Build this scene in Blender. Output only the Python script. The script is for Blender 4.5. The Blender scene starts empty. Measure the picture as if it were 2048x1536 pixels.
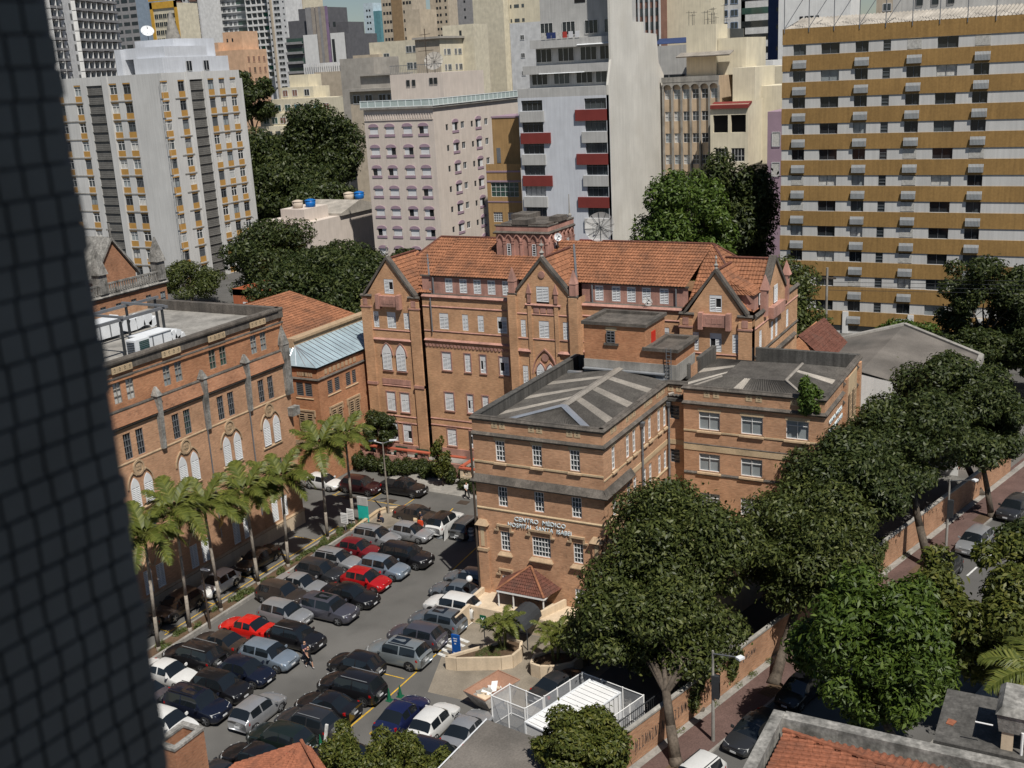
import bpy, math, random
import numpy as np
from mathutils import Vector, Matrix

# ---------------------------------------------------------------- camera, sky, sun, exposure
S = bpy.context.scene
PI = math.pi
col = bpy.context.scene.collection

cam_d = bpy.data.cameras.new('camera')
cam = bpy.data.objects.new('camera', cam_d)
col.objects.link(cam)
cam_d.sensor_width = 36.0
cam_d.lens = 39.32
cam_d.clip_start = 0.05
cam_d.clip_end = 9000
PITCH, ROLL, AZ = math.radians(15.91), math.radians(-3.10), math.radians(28.7)
_cp, _sp = math.cos(PITCH), math.sin(PITCH)
_f, _u, _r = Vector((0, _cp, -_sp)), Vector((0, _sp, _cp)), Vector((1, 0, 0))
_c, _s = math.cos(ROLL), math.sin(ROLL)
_r2, _u2 = _c * _r + _s * _u, -_s * _r + _c * _u
_B = Matrix(((math.sin(AZ), math.cos(AZ), 0), (-math.cos(AZ), math.sin(AZ), 0), (0, 0, 1)))
_R, _U, _F = _B @ _r2, _B @ _u2, _B @ _f
cam.matrix_world = Matrix(((_R.x, _U.x, -_F.x, 0), (_R.y, _U.y, -_F.y, 0), (_R.z, _U.z, -_F.z, 40.0), (0, 0, 0, 1)))
cam_d.dof.use_dof = True
cam_d.dof.focus_distance = 90.0
cam_d.dof.aperture_fstop = 3.6
S.camera = cam

SUN = Vector((-6.1, -7.7, 15.1)).normalized()
sun_d = bpy.data.lights.new('sun', 'SUN')
sun_d.energy = 5.0
sun_d.angle = math.radians(0.55)
sun_d.color = (1.0, 0.955, 0.88)
sun = bpy.data.objects.new('sun', sun_d)
sun.rotation_euler = SUN.to_track_quat('Z', 'Y').to_euler()
col.objects.link(sun)

W = bpy.data.worlds.new('World')
S.world = W
W.use_nodes = True
_nt = W.node_tree
_sky = _nt.nodes.new('ShaderNodeTexSky')
_sky.sky_type = 'NISHITA'
_sky.sun_disc = False
_sky.sun_elevation = math.asin(SUN.z)
_sky.sun_rotation = math.atan2(SUN.x, SUN.y)
_sky.altitude = 760
_sky.air_density = 1.0
_sky.dust_density = 0.4
_sky.ozone_density = 2.0
_nt.links.new(_sky.outputs[0], _nt.nodes['Background'].inputs[0])
_nt.nodes['Background'].inputs[1].default_value = 0.05
S.view_settings.view_transform = 'Standard'
S.view_settings.look = 'None'
S.view_settings.exposure = 0.0
S.view_settings.gamma = 1.0
S.view_settings.use_curve_mapping = False
S.render.engine = 'CYCLES'
S.cycles.max_bounces = 6
S.cycles.diffuse_bounces = 2
S.cycles.glossy_bounces = 2
S.cycles.transmission_bounces = 3
S.cycles.transparent_max_bounces = 6
S.cycles.sample_clamp_indirect = 3.0

# ---------------------------------------------------------------- materials
MATS = {}
def _pos(nt):
    g = nt.nodes.new('ShaderNodeNewGeometry')
    return g
def mat(name, rgb, rough=0.85, var=0.12, scale=0.6, fine=0.08, fscale=9.0, streak=0.0, stain=(0.03, 0.03, 0.028), stain_amt=0.0,
        stain_scale=0.35, spec=0.3, metal=0.0, bump=0.0, bscale=14.0, coat=0.0):
    """procedural paint / plaster / concrete: broad tone drift, fine grain, optional vertical run-off and grime patches"""
    if name in MATS: return MATS[name]
    m = bpy.data.materials.new(name); m.use_nodes = True
    nt = m.node_tree; N = nt.nodes; L = nt.links
    b = N['Principled BSDF']
    b.inputs['Roughness'].default_value = rough
    b.inputs['Specular IOR Level'].default_value = spec
    b.inputs['Metallic'].default_value = metal
    if coat: b.inputs['Coat Weight'].default_value = coat; b.inputs['Coat Roughness'].default_value = 0.04
    geo = _pos(nt)
    c = None
    def noise(sc, det=3.0, vec=None):
        n = N.new('ShaderNodeTexNoise'); n.inputs['Scale'].default_value = sc; n.inputs['Detail'].default_value = det
        L.new(vec or geo.outputs['Position'], n.inputs['Vector']); return n.outputs['Fac']
    def mul(col_in, fac, lo, hi):
        mr = N.new('ShaderNodeMapRange'); mr.inputs[1].default_value = 0.3; mr.inputs[2].default_value = 0.7
        mr.inputs[3].default_value = lo; mr.inputs[4].default_value = hi
        L.new(fac, mr.inputs[0])
        mx = N.new('ShaderNodeMix'); mx.data_type = 'RGBA'; mx.blend_type = 'MULTIPLY'; mx.inputs[0].default_value = 1.0
        if col_in is None: mx.inputs[6].default_value = (*rgb, 1)
        else: L.new(col_in, mx.inputs[6])
        L.new(mr.outputs[0], mx.inputs[7]); return mx.outputs[2]
    if var: c = mul(c, noise(scale), 1 - var, 1 + var)
    if fine: c = mul(c, noise(fscale, 2), 1 - fine, 1 + fine)
    if streak:
        mp = N.new('ShaderNodeMapping'); mp.inputs['Scale'].default_value = (1.6, 1.6, 0.09)
        L.new(geo.outputs['Position'], mp.inputs['Vector'])
        c = mul(c, noise(2.0, 4, mp.outputs[0]), 1 - streak, 1 + streak * 0.25)
    if stain_amt:
        f = noise(stain_scale, 6)
        mr = N.new('ShaderNodeMapRange'); mr.inputs[1].default_value = 0.5; mr.inputs[2].default_value = 0.72
        mr.inputs[4].default_value = stain_amt; L.new(f, mr.inputs[0])
        mx = N.new('ShaderNodeMix'); mx.data_type = 'RGBA'
        L.new(mr.outputs[0], mx.inputs[0])
        if c is None: mx.inputs[6].default_value = (*rgb, 1)
        else: L.new(c, mx.inputs[6])
        mx.inputs[7].default_value = (*stain, 1); c = mx.outputs[2]
    if c is None: b.inputs['Base Color'].default_value = (*rgb, 1)
    else: L.new(c, b.inputs['Base Color'])
    if bump:
        bp = N.new('ShaderNodeBump'); bp.inputs['Strength'].default_value = bump; bp.inputs['Distance'].default_value = 0.02
        L.new(noise(bscale, 4), bp.inputs['Height']); L.new(bp.outputs[0], b.inputs['Normal'])
    m.diffuse_color = (*rgb, 1)
    MATS[name] = m
    return m

def brick_mat(name, c1, c2, mortar, dirt=0.25, dark=(0.06, 0.045, 0.035)):
    if name in MATS: return MATS[name]
    m = bpy.data.materials.new(name); m.use_nodes = True
    nt = m.node_tree; N = nt.nodes; L = nt.links; b = N['Principled BSDF']
    b.inputs['Roughness'].default_value = 0.9; b.inputs['Specular IOR Level'].default_value = 0.15
    geo = _pos(nt)
    sx = N.new('ShaderNodeSeparateXYZ'); L.new(geo.outputs['Position'], sx.inputs[0])
    ad = N.new('ShaderNodeMath'); L.new(sx.outputs[0], ad.inputs[0]); L.new(sx.outputs[1], ad.inputs[1])
    cb = N.new('ShaderNodeCombineXYZ'); L.new(ad.outputs[0], cb.inputs[0]); L.new(sx.outputs[2], cb.inputs[1])
    bt = N.new('ShaderNodeTexBrick'); L.new(cb.outputs[0], bt.inputs['Vector'])
    bt.inputs['Color1'].default_value = (*c1, 1); bt.inputs['Color2'].default_value = (*c2, 1); bt.inputs['Mortar'].default_value = (*mortar, 1)
    bt.inputs['Scale'].default_value = 1.0; bt.inputs['Brick Width'].default_value = 0.30; bt.inputs['Row Height'].default_value = 0.095
    bt.inputs['Mortar Size'].default_value = 0.009; bt.inputs['Bias'].default_value = -0.1; bt.inputs['Mortar Smooth'].default_value = 0.2
    n1 = N.new('ShaderNodeTexNoise'); n1.inputs['Scale'].default_value = 0.55; n1.inputs['Detail'].default_value = 6
    L.new(geo.outputs['Position'], n1.inputs['Vector'])
    mr = N.new('ShaderNodeMapRange'); mr.inputs[1].default_value = 0.3; mr.inputs[2].default_value = 0.7; mr.inputs[3].default_value = 0.80; mr.inputs[4].default_value = 1.16
    L.new(n1.outputs['Fac'], mr.inputs[0])
    mx = N.new('ShaderNodeMix'); mx.data_type = 'RGBA'; mx.blend_type = 'MULTIPLY'; mx.inputs[0].default_value = 1
    L.new(bt.outputs['Color'], mx.inputs[6]); L.new(mr.outputs[0], mx.inputs[7])
    mp = N.new('ShaderNodeMapping'); mp.inputs['Scale'].default_value = (2.6, 11.0, 1.0); L.new(cb.outputs[0], mp.inputs['Vector'])
    n3 = N.new('ShaderNodeTexNoise'); n3.inputs['Scale'].default_value = 1.0; n3.inputs['Detail'].default_value = 3; L.new(mp.outputs[0], n3.inputs['Vector'])
    m3 = N.new('ShaderNodeMapRange'); m3.inputs[1].default_value = 0.3; m3.inputs[2].default_value = 0.7; m3.inputs[3].default_value = 0.84; m3.inputs[4].default_value = 1.15; L.new(n3.outputs['Fac'], m3.inputs[0])
    mx3 = N.new('ShaderNodeMix'); mx3.data_type = 'RGBA'; mx3.blend_type = 'MULTIPLY'; mx3.inputs[0].default_value = 1; L.new(mx.outputs[2], mx3.inputs[6]); L.new(m3.outputs[0], mx3.inputs[7]); mx = mx3
    n2 = N.new('ShaderNodeTexNoise'); n2.inputs['Scale'].default_value = 1.7; n2.inputs['Detail'].default_value = 8; n2.inputs['Roughness'].default_value = 0.7
    L.new(geo.outputs['Position'], n2.inputs['Vector'])
    m2 = N.new('ShaderNodeMapRange'); m2.inputs[1].default_value = 0.56; m2.inputs[2].default_value = 0.74; m2.inputs[4].default_value = dirt
    L.new(n2.outputs['Fac'], m2.inputs[0])
    mx2 = N.new('ShaderNodeMix'); mx2.data_type = 'RGBA'; L.new(m2.outputs[0], mx2.inputs[0]); L.new(mx.outputs[2], mx2.inputs[6]); mx2.inputs[7].default_value = (*dark, 1)
    L.new(mx2.outputs[2], b.inputs['Base Color'])
    bp = N.new('ShaderNodeBump'); bp.inputs['Strength'].default_value = 0.5; bp.inputs['Distance'].default_value = 0.02; bp.invert = True
    L.new(bt.outputs['Fac'], bp.inputs['Height']); L.new(bp.outputs[0], b.inputs['Normal'])
    MATS[name] = m
    return m

def leaf_mat(name, a, b_, c, trans=0.25):
    m = bpy.data.materials.new(name); m.use_nodes = True
    nt = m.node_tree; N = nt.nodes; L = nt.links; b = N['Principled BSDF']
    g = N.new('ShaderNodeNewGeometry'); r = N.new('ShaderNodeValToRGB')
    r.color_ramp.elements[0].color = (*a, 1); r.color_ramp.elements[1].color = (*c, 1)
    e = r.color_ramp.elements.new(0.6); e.color = (*b_, 1)
    L.new(g.outputs['Random Per Island'], r.inputs[0]); L.new(r.outputs[0], b.inputs['Base Color'])
    b.inputs['Roughness'].default_value = 0.5; b.inputs['Specular IOR Level'].default_value = 0.35
    t = N.new('ShaderNodeBsdfTranslucent'); L.new(r.outputs[0], t.inputs[0])
    mx = N.new('ShaderNodeMixShader'); mx.inputs[0].default_value = trans
    L.new(b.outputs[0], mx.inputs[1]); L.new(t.outputs[0], mx.inputs[2]); L.new(mx.outputs[0], N['Material Output'].inputs[0])
    MATS[name] = m
    return m

def glass_mat(name, rgb, rough=0.06, spec=0.6):
    return mat(name, rgb, rough=rough, var=0.25, scale=0.35, fine=0, spec=spec)

def emis_free(name, rgb, **k): return mat(name, rgb, **k)

brick_mat('brick_tan', (0.52, 0.295, 0.175), (0.44, 0.235, 0.135), (0.40, 0.29, 0.20), 0.5)
brick_mat('brick_red', (0.50, 0.24, 0.125), (0.41, 0.18, 0.092), (0.36, 0.23, 0.15), 0.45)
brick_mat('brick_hospital', (0.57, 0.335, 0.19), (0.50, 0.28, 0.155), (0.44, 0.30, 0.20), 0.30)
brick_mat('brick_old', (0.42, 0.20, 0.11), (0.34, 0.15, 0.08), (0.30, 0.22, 0.16), 0.75, (0.035, 0.03, 0.026))
brick_mat('brick_wall', (0.44, 0.24, 0.14), (0.36, 0.19, 0.11), (0.34, 0.26, 0.19), 0.4)
mat('cornice', (0.125, 0.11, 0.095), var=0.3, scale=0.8, fine=0.25, stain_amt=0.6, streak=0.3, bump=0.5)
mat('pink_stone', (0.45, 0.245, 0.195), var=0.16, fine=0.12, stain_amt=0.45, stain_scale=0.5, streak=0.2)
mat('stone_trim', (0.46, 0.33, 0.21), var=0.18, fine=0.12, stain_amt=0.45, stain_scale=0.6, streak=0.15)
mat('sand_trim', (0.50, 0.38, 0.24), var=0.12, fine=0.1, stain_amt=0.25, stain_scale=0.7)
mat('cream_wall', (0.62, 0.50, 0.36), var=0.1, fine=0.06, streak=0.12, stain_amt=0.2)
mat('white_paint', (0.74, 0.74, 0.73), rough=0.5, var=0.06, fine=0.04)
mat('white_metal', (0.68, 0.70, 0.72), rough=0.45, var=0.08, fine=0.05)
mat('grey_metal', (0.19, 0.20, 0.215), rough=0.45, var=0.12, metal=0.3)
mat('dark_metal', (0.035, 0.038, 0.042), rough=0.5, var=0.1)
mat('zinc', (0.55, 0.58, 0.62), rough=0.35, metal=0.7, var=0.15)
mat('asphalt', (0.118, 0.114, 0.107), rough=0.95, var=0.2, scale=0.16, fine=0.16, fscale=22, stain_amt=0.35, stain=(0.06, 0.058, 0.055), stain_scale=0.45, spec=0.2)
mat('road', (0.105, 0.102, 0.097), rough=0.95, var=0.12, scale=0.3, fine=0.14, fscale=20, spec=0.2)
mat('paving_red', (0.12, 0.075, 0.065), rough=0.95, var=0.2, scale=0.7, fine=0.2, fscale=12, stain_amt=0.3)
mat('concrete', (0.30, 0.285, 0.26), var=0.18, fine=0.12, stain_amt=0.4, stain_scale=0.5, streak=0.2, bump=0.3)
mat('concrete_dark', (0.105, 0.10, 0.092), var=0.25, fine=0.2, stain_amt=0.6, stain=(0.04, 0.04, 0.037), streak=0.45, bump=0.4)
mat('concrete_mossy', (0.27, 0.26, 0.24), var=0.3, scale=1.2, fine=0.3, fscale=6, stain_amt=0.85, stain=(0.05, 0.05, 0.045), stain_scale=1.1, streak=0.35, bump=0.6)
mat('fibre_roof', (0.085, 0.078, 0.070), var=0.25, scale=0.8, fine=0.25, fscale=7, stain_amt=0.5, stain=(0.04, 0.038, 0.035))
mat('fibre_light', (0.27, 0.245, 0.215), var=0.2, fine=0.15, fscale=7, stain_amt=0.3)
mat('fibre_pale', (0.36, 0.33, 0.29), var=0.2, fine=0.15, fscale=7, stain_amt=0.3)
mat('felt_roof', (0.15, 0.135, 0.12), var=0.3, scale=0.25, fine=0.15, stain_amt=0.6, stain=(0.05, 0.05, 0.047), stain_scale=0.16)
mat('tile_roof', (0.27, 0.118, 0.062), var=0.18, scale=0.7, fine=0.28, fscale=3.4, stain_amt=0.55, stain=(0.07, 0.045, 0.035), stain_scale=0.5)
mat('tile_roof_dark', (0.13, 0.052, 0.036), var=0.25, scale=0.8, fine=0.3, fscale=4, stain_amt=0.7, stain=(0.06, 0.04, 0.033), stain_scale=0.8)
mat('tile_near', (0.27, 0.10, 0.055), var=0.15, scale=1.2, fine=0.25, fscale=6, stain_amt=0.65, stain=(0.10, 0.05, 0.035), stain_scale=0.9)
mat('orange_wall', (0.42, 0.125, 0.055), var=0.12, fine=0.08, streak=0.15)
mat('yellow_paint', (0.55, 0.34, 0.03), var=0.25, scale=1.5, fine=0.25, fscale=8, stain_amt=0.35, stain=(0.12, 0.11, 0.09), stain_scale=1.2)
mat('white_line', (0.55, 0.55, 0.53), var=0.2, scale=2, fine=0.25, fscale=9)
glass_mat('glass_dark', (0.022, 0.026, 0.030))
glass_mat('glass_mid', (0.06, 0.072, 0.078))
glass_mat('glass_green', (0.035, 0.075, 0.062))
glass_mat('glass_pale', (0.26, 0.29, 0.30), rough=0.15)
mat('curtain', (0.50, 0.49, 0.46), rough=0.9, var=0.2, scale=2.5, fine=0.1)
mat('curtain_warm', (0.42, 0.34, 0.25), rough=0.9, var=0.2, scale=2.5)
mat('louver', (0.66, 0.67, 0.68), rough=0.5, var=0.06, fine=0.03)
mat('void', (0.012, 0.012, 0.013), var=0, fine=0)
mat('soil', (0.10, 0.065, 0.04), var=0.3, fine=0.3, bump=0.5)
mat('bark', (0.10, 0.080, 0.062), var=0.3, fine=0.3, fscale=6, streak=0.3, bump=0.8)
mat('palm_trunk', (0.24, 0.21, 0.175), var=0.25, fine=0.25, fscale=5, bump=0.5)
mat('leaf_stem', (0.11, 0.12, 0.035), var=0.2)
mat('awning', (0.035, 0.038, 0.042), var=0.15, rough=0.7)
leaf_mat('leaf_street', (0.034, 0.046, 0.011), (0.060, 0.078, 0.018), (0.125, 0.138, 0.036))
leaf_mat('leaf_glossy', (0.038, 0.066, 0.010), (0.062, 0.100, 0.014), (0.105, 0.150, 0.022))
leaf_mat('leaf_dark', (0.024, 0.037, 0.010), (0.042, 0.058, 0.015), (0.088, 0.104, 0.028))
leaf_mat('leaf_bright', (0.045, 0.080, 0.012), (0.070, 0.115, 0.018), (0.115, 0.160, 0.030))
leaf_mat('leaf_yellow', (0.050, 0.066, 0.012), (0.085, 0.100, 0.018), (0.150, 0.150, 0.030))
leaf_mat('leaf_palm', (0.075, 0.095, 0.016), (0.115, 0.135, 0.024), (0.19, 0.195, 0.04), 0.25)
leaf_mat('leaf_grass', (0.05, 0.075, 0.018), (0.08, 0.10, 0.028), (0.12, 0.14, 0.04), 0.15)

# ---------------------------------------------------------------- mesh building
ORG = {}
SPLIT = {'ledge', 'band', 'stair_roof', 'moulding', 'panel', 'glazing_bar', 'parapet', 'beam', 'penthouse', 'rear_block'}
class MB:
    def __init__(s): s.v = []; s.f = []; s.m = []
    def face(s, pts, m=0):
        i = len(s.v); s.v.extend(pts); s.f.append(tuple(range(i, i + len(pts)))); s.m.append(m)
    def hexa(s, p, m=0):          # 8 points: bottom 4 (ccw), top 4
        i = len(s.v); s.v.extend(p)
        for a in ((3, 2, 1, 0), (4, 5, 6, 7), (0, 1, 5, 4), (1, 2, 6, 5), (2, 3, 7, 6), (3, 0, 4, 7)):
            s.f.append(tuple(i + k for k in a)); s.m.append(m)
    def box(s, x0, x1, y0, y1, z0, z1, m=0):
        s.hexa([(x0, y0, z0), (x1, y0, z0), (x1, y1, z0), (x0, y1, z0), (x0, y0, z1), (x1, y0, z1), (x1, y1, z1), (x0, y1, z1)], m)
    def fb(s, fr, u0, u1, d0, d1, z0, z1, m=0):
        P = fr.p
        s.hexa([P(u0, d1, z0), P(u1, d1, z0), P(u1, d0, z0), P(u0, d0, z0), P(u0, d1, z1), P(u1, d1, z1), P(u1, d0, z1), P(u0, d0, z1)], m)
    def prism(s, pts, off, m=0):   # closed extrusion of a polygon
        n = len(pts); i = len(s.v); o = Vector(off)
        s.v.extend([tuple(p) for p in pts]); s.v.extend([tuple(Vector(p) + o) for p in pts])
        s.f.append(tuple(range(i + n - 1, i - 1, -1))); s.m.append(m)
        s.f.append(tuple(range(i + n, i + 2 * n))); s.m.append(m)
        for k in range(n):
            j = (k + 1) % n
            s.f.append((i + k, i + j, i + n + j, i + n + k)); s.m.append(m)
    def fprism(s, fr, uz, d0, d1, m=0):
        a = [fr.p(u, d0, z) for u, z in uz]; b = Vector(fr.p(0, d1, 0)) - Vector(fr.p(0, d0, 0))
        s.prism(a, b, m)
    def tube(s, a, b, r0, r1=None, n=8, m=0, cap=True):
        a = Vector(a); b = Vector(b); r1 = r0 if r1 is None else r1
        d = (b - a).normalized(); x = d.orthogonal().normalized(); y = d.cross(x)
        i = len(s.v)
        for c, r in ((a, r0), (b, r1)):
            for k in range(n):
                t = 2 * PI * k / n
                s.v.append(tuple(c + x * (r * math.cos(t)) + y * (r * math.sin(t))))
        for k in range(n):
            j = (k + 1) % n
            s.f.append((i + k, i + j, i + n + j, i + n + k)); s.m.append(m)
        if cap:
            s.f.append(tuple(i + k for k in range(n - 1, -1, -1))); s.m.append(m)
            s.f.append(tuple(i + n + k for k in range(n))); s.m.append(m)
    def path(s, pts, rs, n=7, m=0):
        for k in range(len(pts) - 1): s.tube(pts[k], pts[k + 1], rs[k], rs[k + 1], n, m)
    def lathe(s, c, prof, n=14, m=0, sx=1.0, sy=1.0):
        i = len(s.v)
        for r, z in prof:
            for k in range(n):
                t = 2 * PI * k / n
                s.v.append((c[0] + r * sx * math.cos(t), c[1] + r * sy * math.sin(t), c[2] + z))
        for a in range(len(prof) - 1):
            for k in range(n):
                j = (k + 1) % n
                s.f.append((i + a * n + k, i + a * n + j, i + (a + 1) * n + j, i + (a + 1) * n + k)); s.m.append(m)
        s.f.append(tuple(i + k for k in range(n - 1, -1, -1))); s.m.append(m)
        s.f.append(tuple(i + (len(prof) - 1) * n + k for k in range(n))); s.m.append(m)
    def mesh(s, name, mats, org=(0, 0, 0), smooth=False):
        me = bpy.data.meshes.new(name)
        o = org
        me.from_pydata([(p[0] - o[0], p[1] - o[1], p[2] - o[2]) for p in s.v], [], s.f)
        for mt in mats: me.materials.append(MATS[mt] if isinstance(mt, str) else mt)
        if len(mats) > 1: me.polygons.foreach_set('material_index', s.m)
        if smooth: me.polygons.foreach_set('use_smooth', [True] * len(s.f))
        me.update()
        return me
    def build(s, name, mats, parent=None, smooth=False, org=None):
        if isinstance(mats, str): mats = [mats]
        if name in SPLIT and parent is not None and not s.__dict__.get('one'):
            par = list(range(len(s.v)))
            def fd(i):
                while par[i] != i: par[i] = par[par[i]]; i = par[i]
                return i
            for f in s.f:
                for k in f[1:]: par[fd(k)] = fd(f[0])
            gr = {}
            for f, m in zip(s.f, s.m): gr.setdefault(fd(f[0]), []).append((f, m))
            if 1 < len(gr) < 290:
                o = None
                for fs in gr.values():
                    q = MB(); q.one = True
                    for f, m in fs: q.face([s.v[k] for k in f], m)
                    o = q.build(name, mats, parent, smooth)
                return o
        o = ORG[parent.name] if parent is not None else (org or (0, 0, 0))
        me = s.mesh(name, mats, o, smooth)
        ob = bpy.data.objects.new(name, me); col.objects.link(ob)
        if parent is not None: ob.parent = parent
        else: ob.location = o
        ORG[ob.name] = o
        return ob

class Frame:
    """a wall plane: 'X' walls face -X (u runs towards -Y), 'Y' walls face -Y (u runs towards +X)"""
    def __init__(s, kind, plane): s.k = kind; s.c = plane; s.rz = -PI / 2 if kind == 'X' else 0.0
    def p(s, u, d, z):
        return (s.c - d, -u, z) if s.k == 'X' else (u, s.c - d, z)

class RFrame:
    """a wall plane through (x, y) whose u axis points at angle a; outward is to the right of u"""
    def __init__(s, x, y, a): s.o = (x, y); s.a = a; s.rz = a; s.u = (math.cos(a), math.sin(a)); s.n = (math.sin(a), -math.cos(a))
    def p(s, u, d, z): return (s.o[0] + s.u[0] * u + s.n[0] * d, s.o[1] + s.u[1] * u + s.n[1] * d, z)

def tag(o, label=None, cat=None, group=None, kind=None):
    if label: o['label'] = label
    if cat: o['category'] = cat
    if group: o['group'] = group
    if kind: o['kind'] = kind
    return o
def thing(name, loc, label, cat, group=None, rz=0.0):
    o = bpy.data.objects.new(name, None); col.objects.link(o)
    o.empty_display_size = 0.5
    o.location = loc; o.rotation_euler = (0, 0, rz)
    ORG[o.name] = tuple(loc)
    return tag(o, label, cat, group)
def place(name, me, parent, loc, rz=0.0, sc=None, rx=0.0, ry=0.0):
    """an object that shares mesh data; loc is in world space under an unrotated parent"""
    o = bpy.data.objects.new(name, me); col.objects.link(o)
    if parent is not None:
        po = ORG[parent.name]; o.parent = parent
        o.location = (loc[0] - po[0], loc[1] - po[1], loc[2] - po[2])
    else: o.location = loc
    o.rotation_euler = (rx, ry, rz)
    if sc is not None: o.scale = sc if not isinstance(sc, (int, float)) else (sc, sc, sc)
    ORG[o.name] = tuple(loc)
    return o
def sub(name, me, parent, loc=(0, 0, 0)):
    o = bpy.data.objects.new(name, me); col.objects.link(o); o.parent = parent; o.location = loc
    return o

def wall(mb, fr, u0, u1, z0, z1, holes, depth=0.22, m=0, mr=0, d=0.0):
    """wall sheet with real openings and reveals; holes = (ua, ub, za, zb)"""
    us = sorted({u0, u1, *[h[0] for h in holes], *[h[1] for h in holes]}); zs = sorted({z0, z1, *[h[2] for h in holes], *[h[3] for h in holes]})
    us = [u for u in us if u0 <= u <= u1]; zs = [z for z in zs if z0 <= z <= z1]
    for a in range(len(us) - 1):
        um = (us[a] + us[a + 1]) / 2
        hs = [h for h in holes if h[0] < um < h[1]]
        run = None
        for b in range(len(zs) - 1):
            zm = (zs[b] + zs[b + 1]) / 2
            solid = not any(h[2] < zm < h[3] for h in hs)
            if solid and run is None: run = zs[b]
            if (not solid or b == len(zs) - 2) and run is not None:
                top = zs[b + 1] if solid else zs[b]
                mb.face([fr.p(us[a], d, run), fr.p(us[a + 1], d, run), fr.p(us[a + 1], d, top), fr.p(us[a], d, top)], m); run = None
    P = fr.p; e = d - depth
    for (a, b, c, f) in holes:
        mb.face([P(a, d, c), P(b, d, c), P(b, e, c), P(a, e, c)], mr); mb.face([P(a, d, f), P(a, e, f), P(b, e, f), P(b, d, f)], mr)
        mb.face([P(a, d, c), P(a, e, c), P(a, e, f), P(a, d, f)], mr); mb.face([P(b, d, c), P(b, d, f), P(b, e, f), P(b, e, c)], mr)

# ---------------------------------------------------------------- window kits (local axes: x along the wall, -y outwards, z up)
KIT = {}
LF = Frame('Y', 0.0)
def kit(key, fn):
    if key not in KIT: KIT[key] = fn()
    return KIT[key]
def put(kitlist, fr, u, z, parent, d=0.0, name='window'):
    """kitlist: [(name, mesh)...]; first is the part, the rest its sub-parts"""
    o = place(name, kitlist[0][1], parent, fr.p(u, d, z), fr.rz)
    for n, me in kitlist[1:]: sub(n, me, o)
    return o
def frame_mb(w, h, t=0.06, dp=0.06, vbars=(), hbars=(), bt=0.035, y=-0.12):
    mb = MB(); x = w / 2
    y0, y1 = -y - dp, -y
    def bar(a, b, c, d): mb.box(a, b, y0, y1, c, d)
    bar(-x, -x + t, 0, h); bar(x - t, x, 0, h); bar(-x + t, x - t, 0, t); bar(-x + t, x - t, h - t, h)
    for v in vbars: bar(v * w - x - bt / 2, v * w - x + bt / 2, t, h - t)
    y0 += 0.004
    for q in hbars: bar(-x + t, x - t, q * h - bt / 2, q * h + bt / 2)
    return mb
def pane_mb(w, h, inset=0.03, y=-0.16):
    mb = MB(); mb.box(-w / 2 + inset, w / 2 - inset, -y, -y + 0.012, inset, h - inset); return mb
def k_sash(w, h, glass='glass_mid', frame='white_paint', vb=(1 / 3, 2 / 3), hb=(0.25, 0.5, 0.75), sill=None, lintel=None, drop=0.0, dp=0.12, t=0.07):
    def f():
        out = [('window', frame_mb(w, h, t, 0.06, vb, hb, 0.03, -dp).mesh('window', [frame])),
               ('pane', pane_mb(w, h, 0.03, -dp - 0.05).mesh('pane', [glass]))]
        if sill:
            mb = MB(); x = w / 2 + 0.12
            mb.prism([(-x, 0.1, -0.02), (-x, -0.16, -0.10), (-x, -0.18, -0.22), (-x, 0.0, -0.24), (-x, 0.0, 0.0)][::-1], (2 * x, 0, 0))
            out.append(('sill', mb.mesh('sill', [sill])))
        if lintel:
            mb = MB(); x = w / 2 + 0.12
            mb.prism([(-x + .06, -0.012, h), (x - .06, -0.012, h), (x, -0.012, h + 0.26), (-x, -0.012, h + 0.26)], (0, 0.2, 0))
            out.append(('lintel', mb.mesh('lintel', [lintel])))
        return out
    return kit(('sash', w, h, glass, frame, vb, hb, sill, lintel, dp), f)
def arch_pts(w, h, n=6, point=1.15):
    """pointed arch outline from (-w/2,0) up to the apex at (0,h)"""
    r = w * point; cx = r - w / 2
    hs = h - math.sqrt(max(r * r - cx * cx, 0))
    pts = [(-w / 2, 0)]
    a1 = math.atan2(h - hs, -cx)
    for k in range(n + 1):
        a = PI + (a1 - PI) * k / n
        pts.append((cx + r * math.cos(a), hs + r * math.sin(a)))
    return pts + [(-x, y) for x, y in reversed(pts[:-1])]
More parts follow.
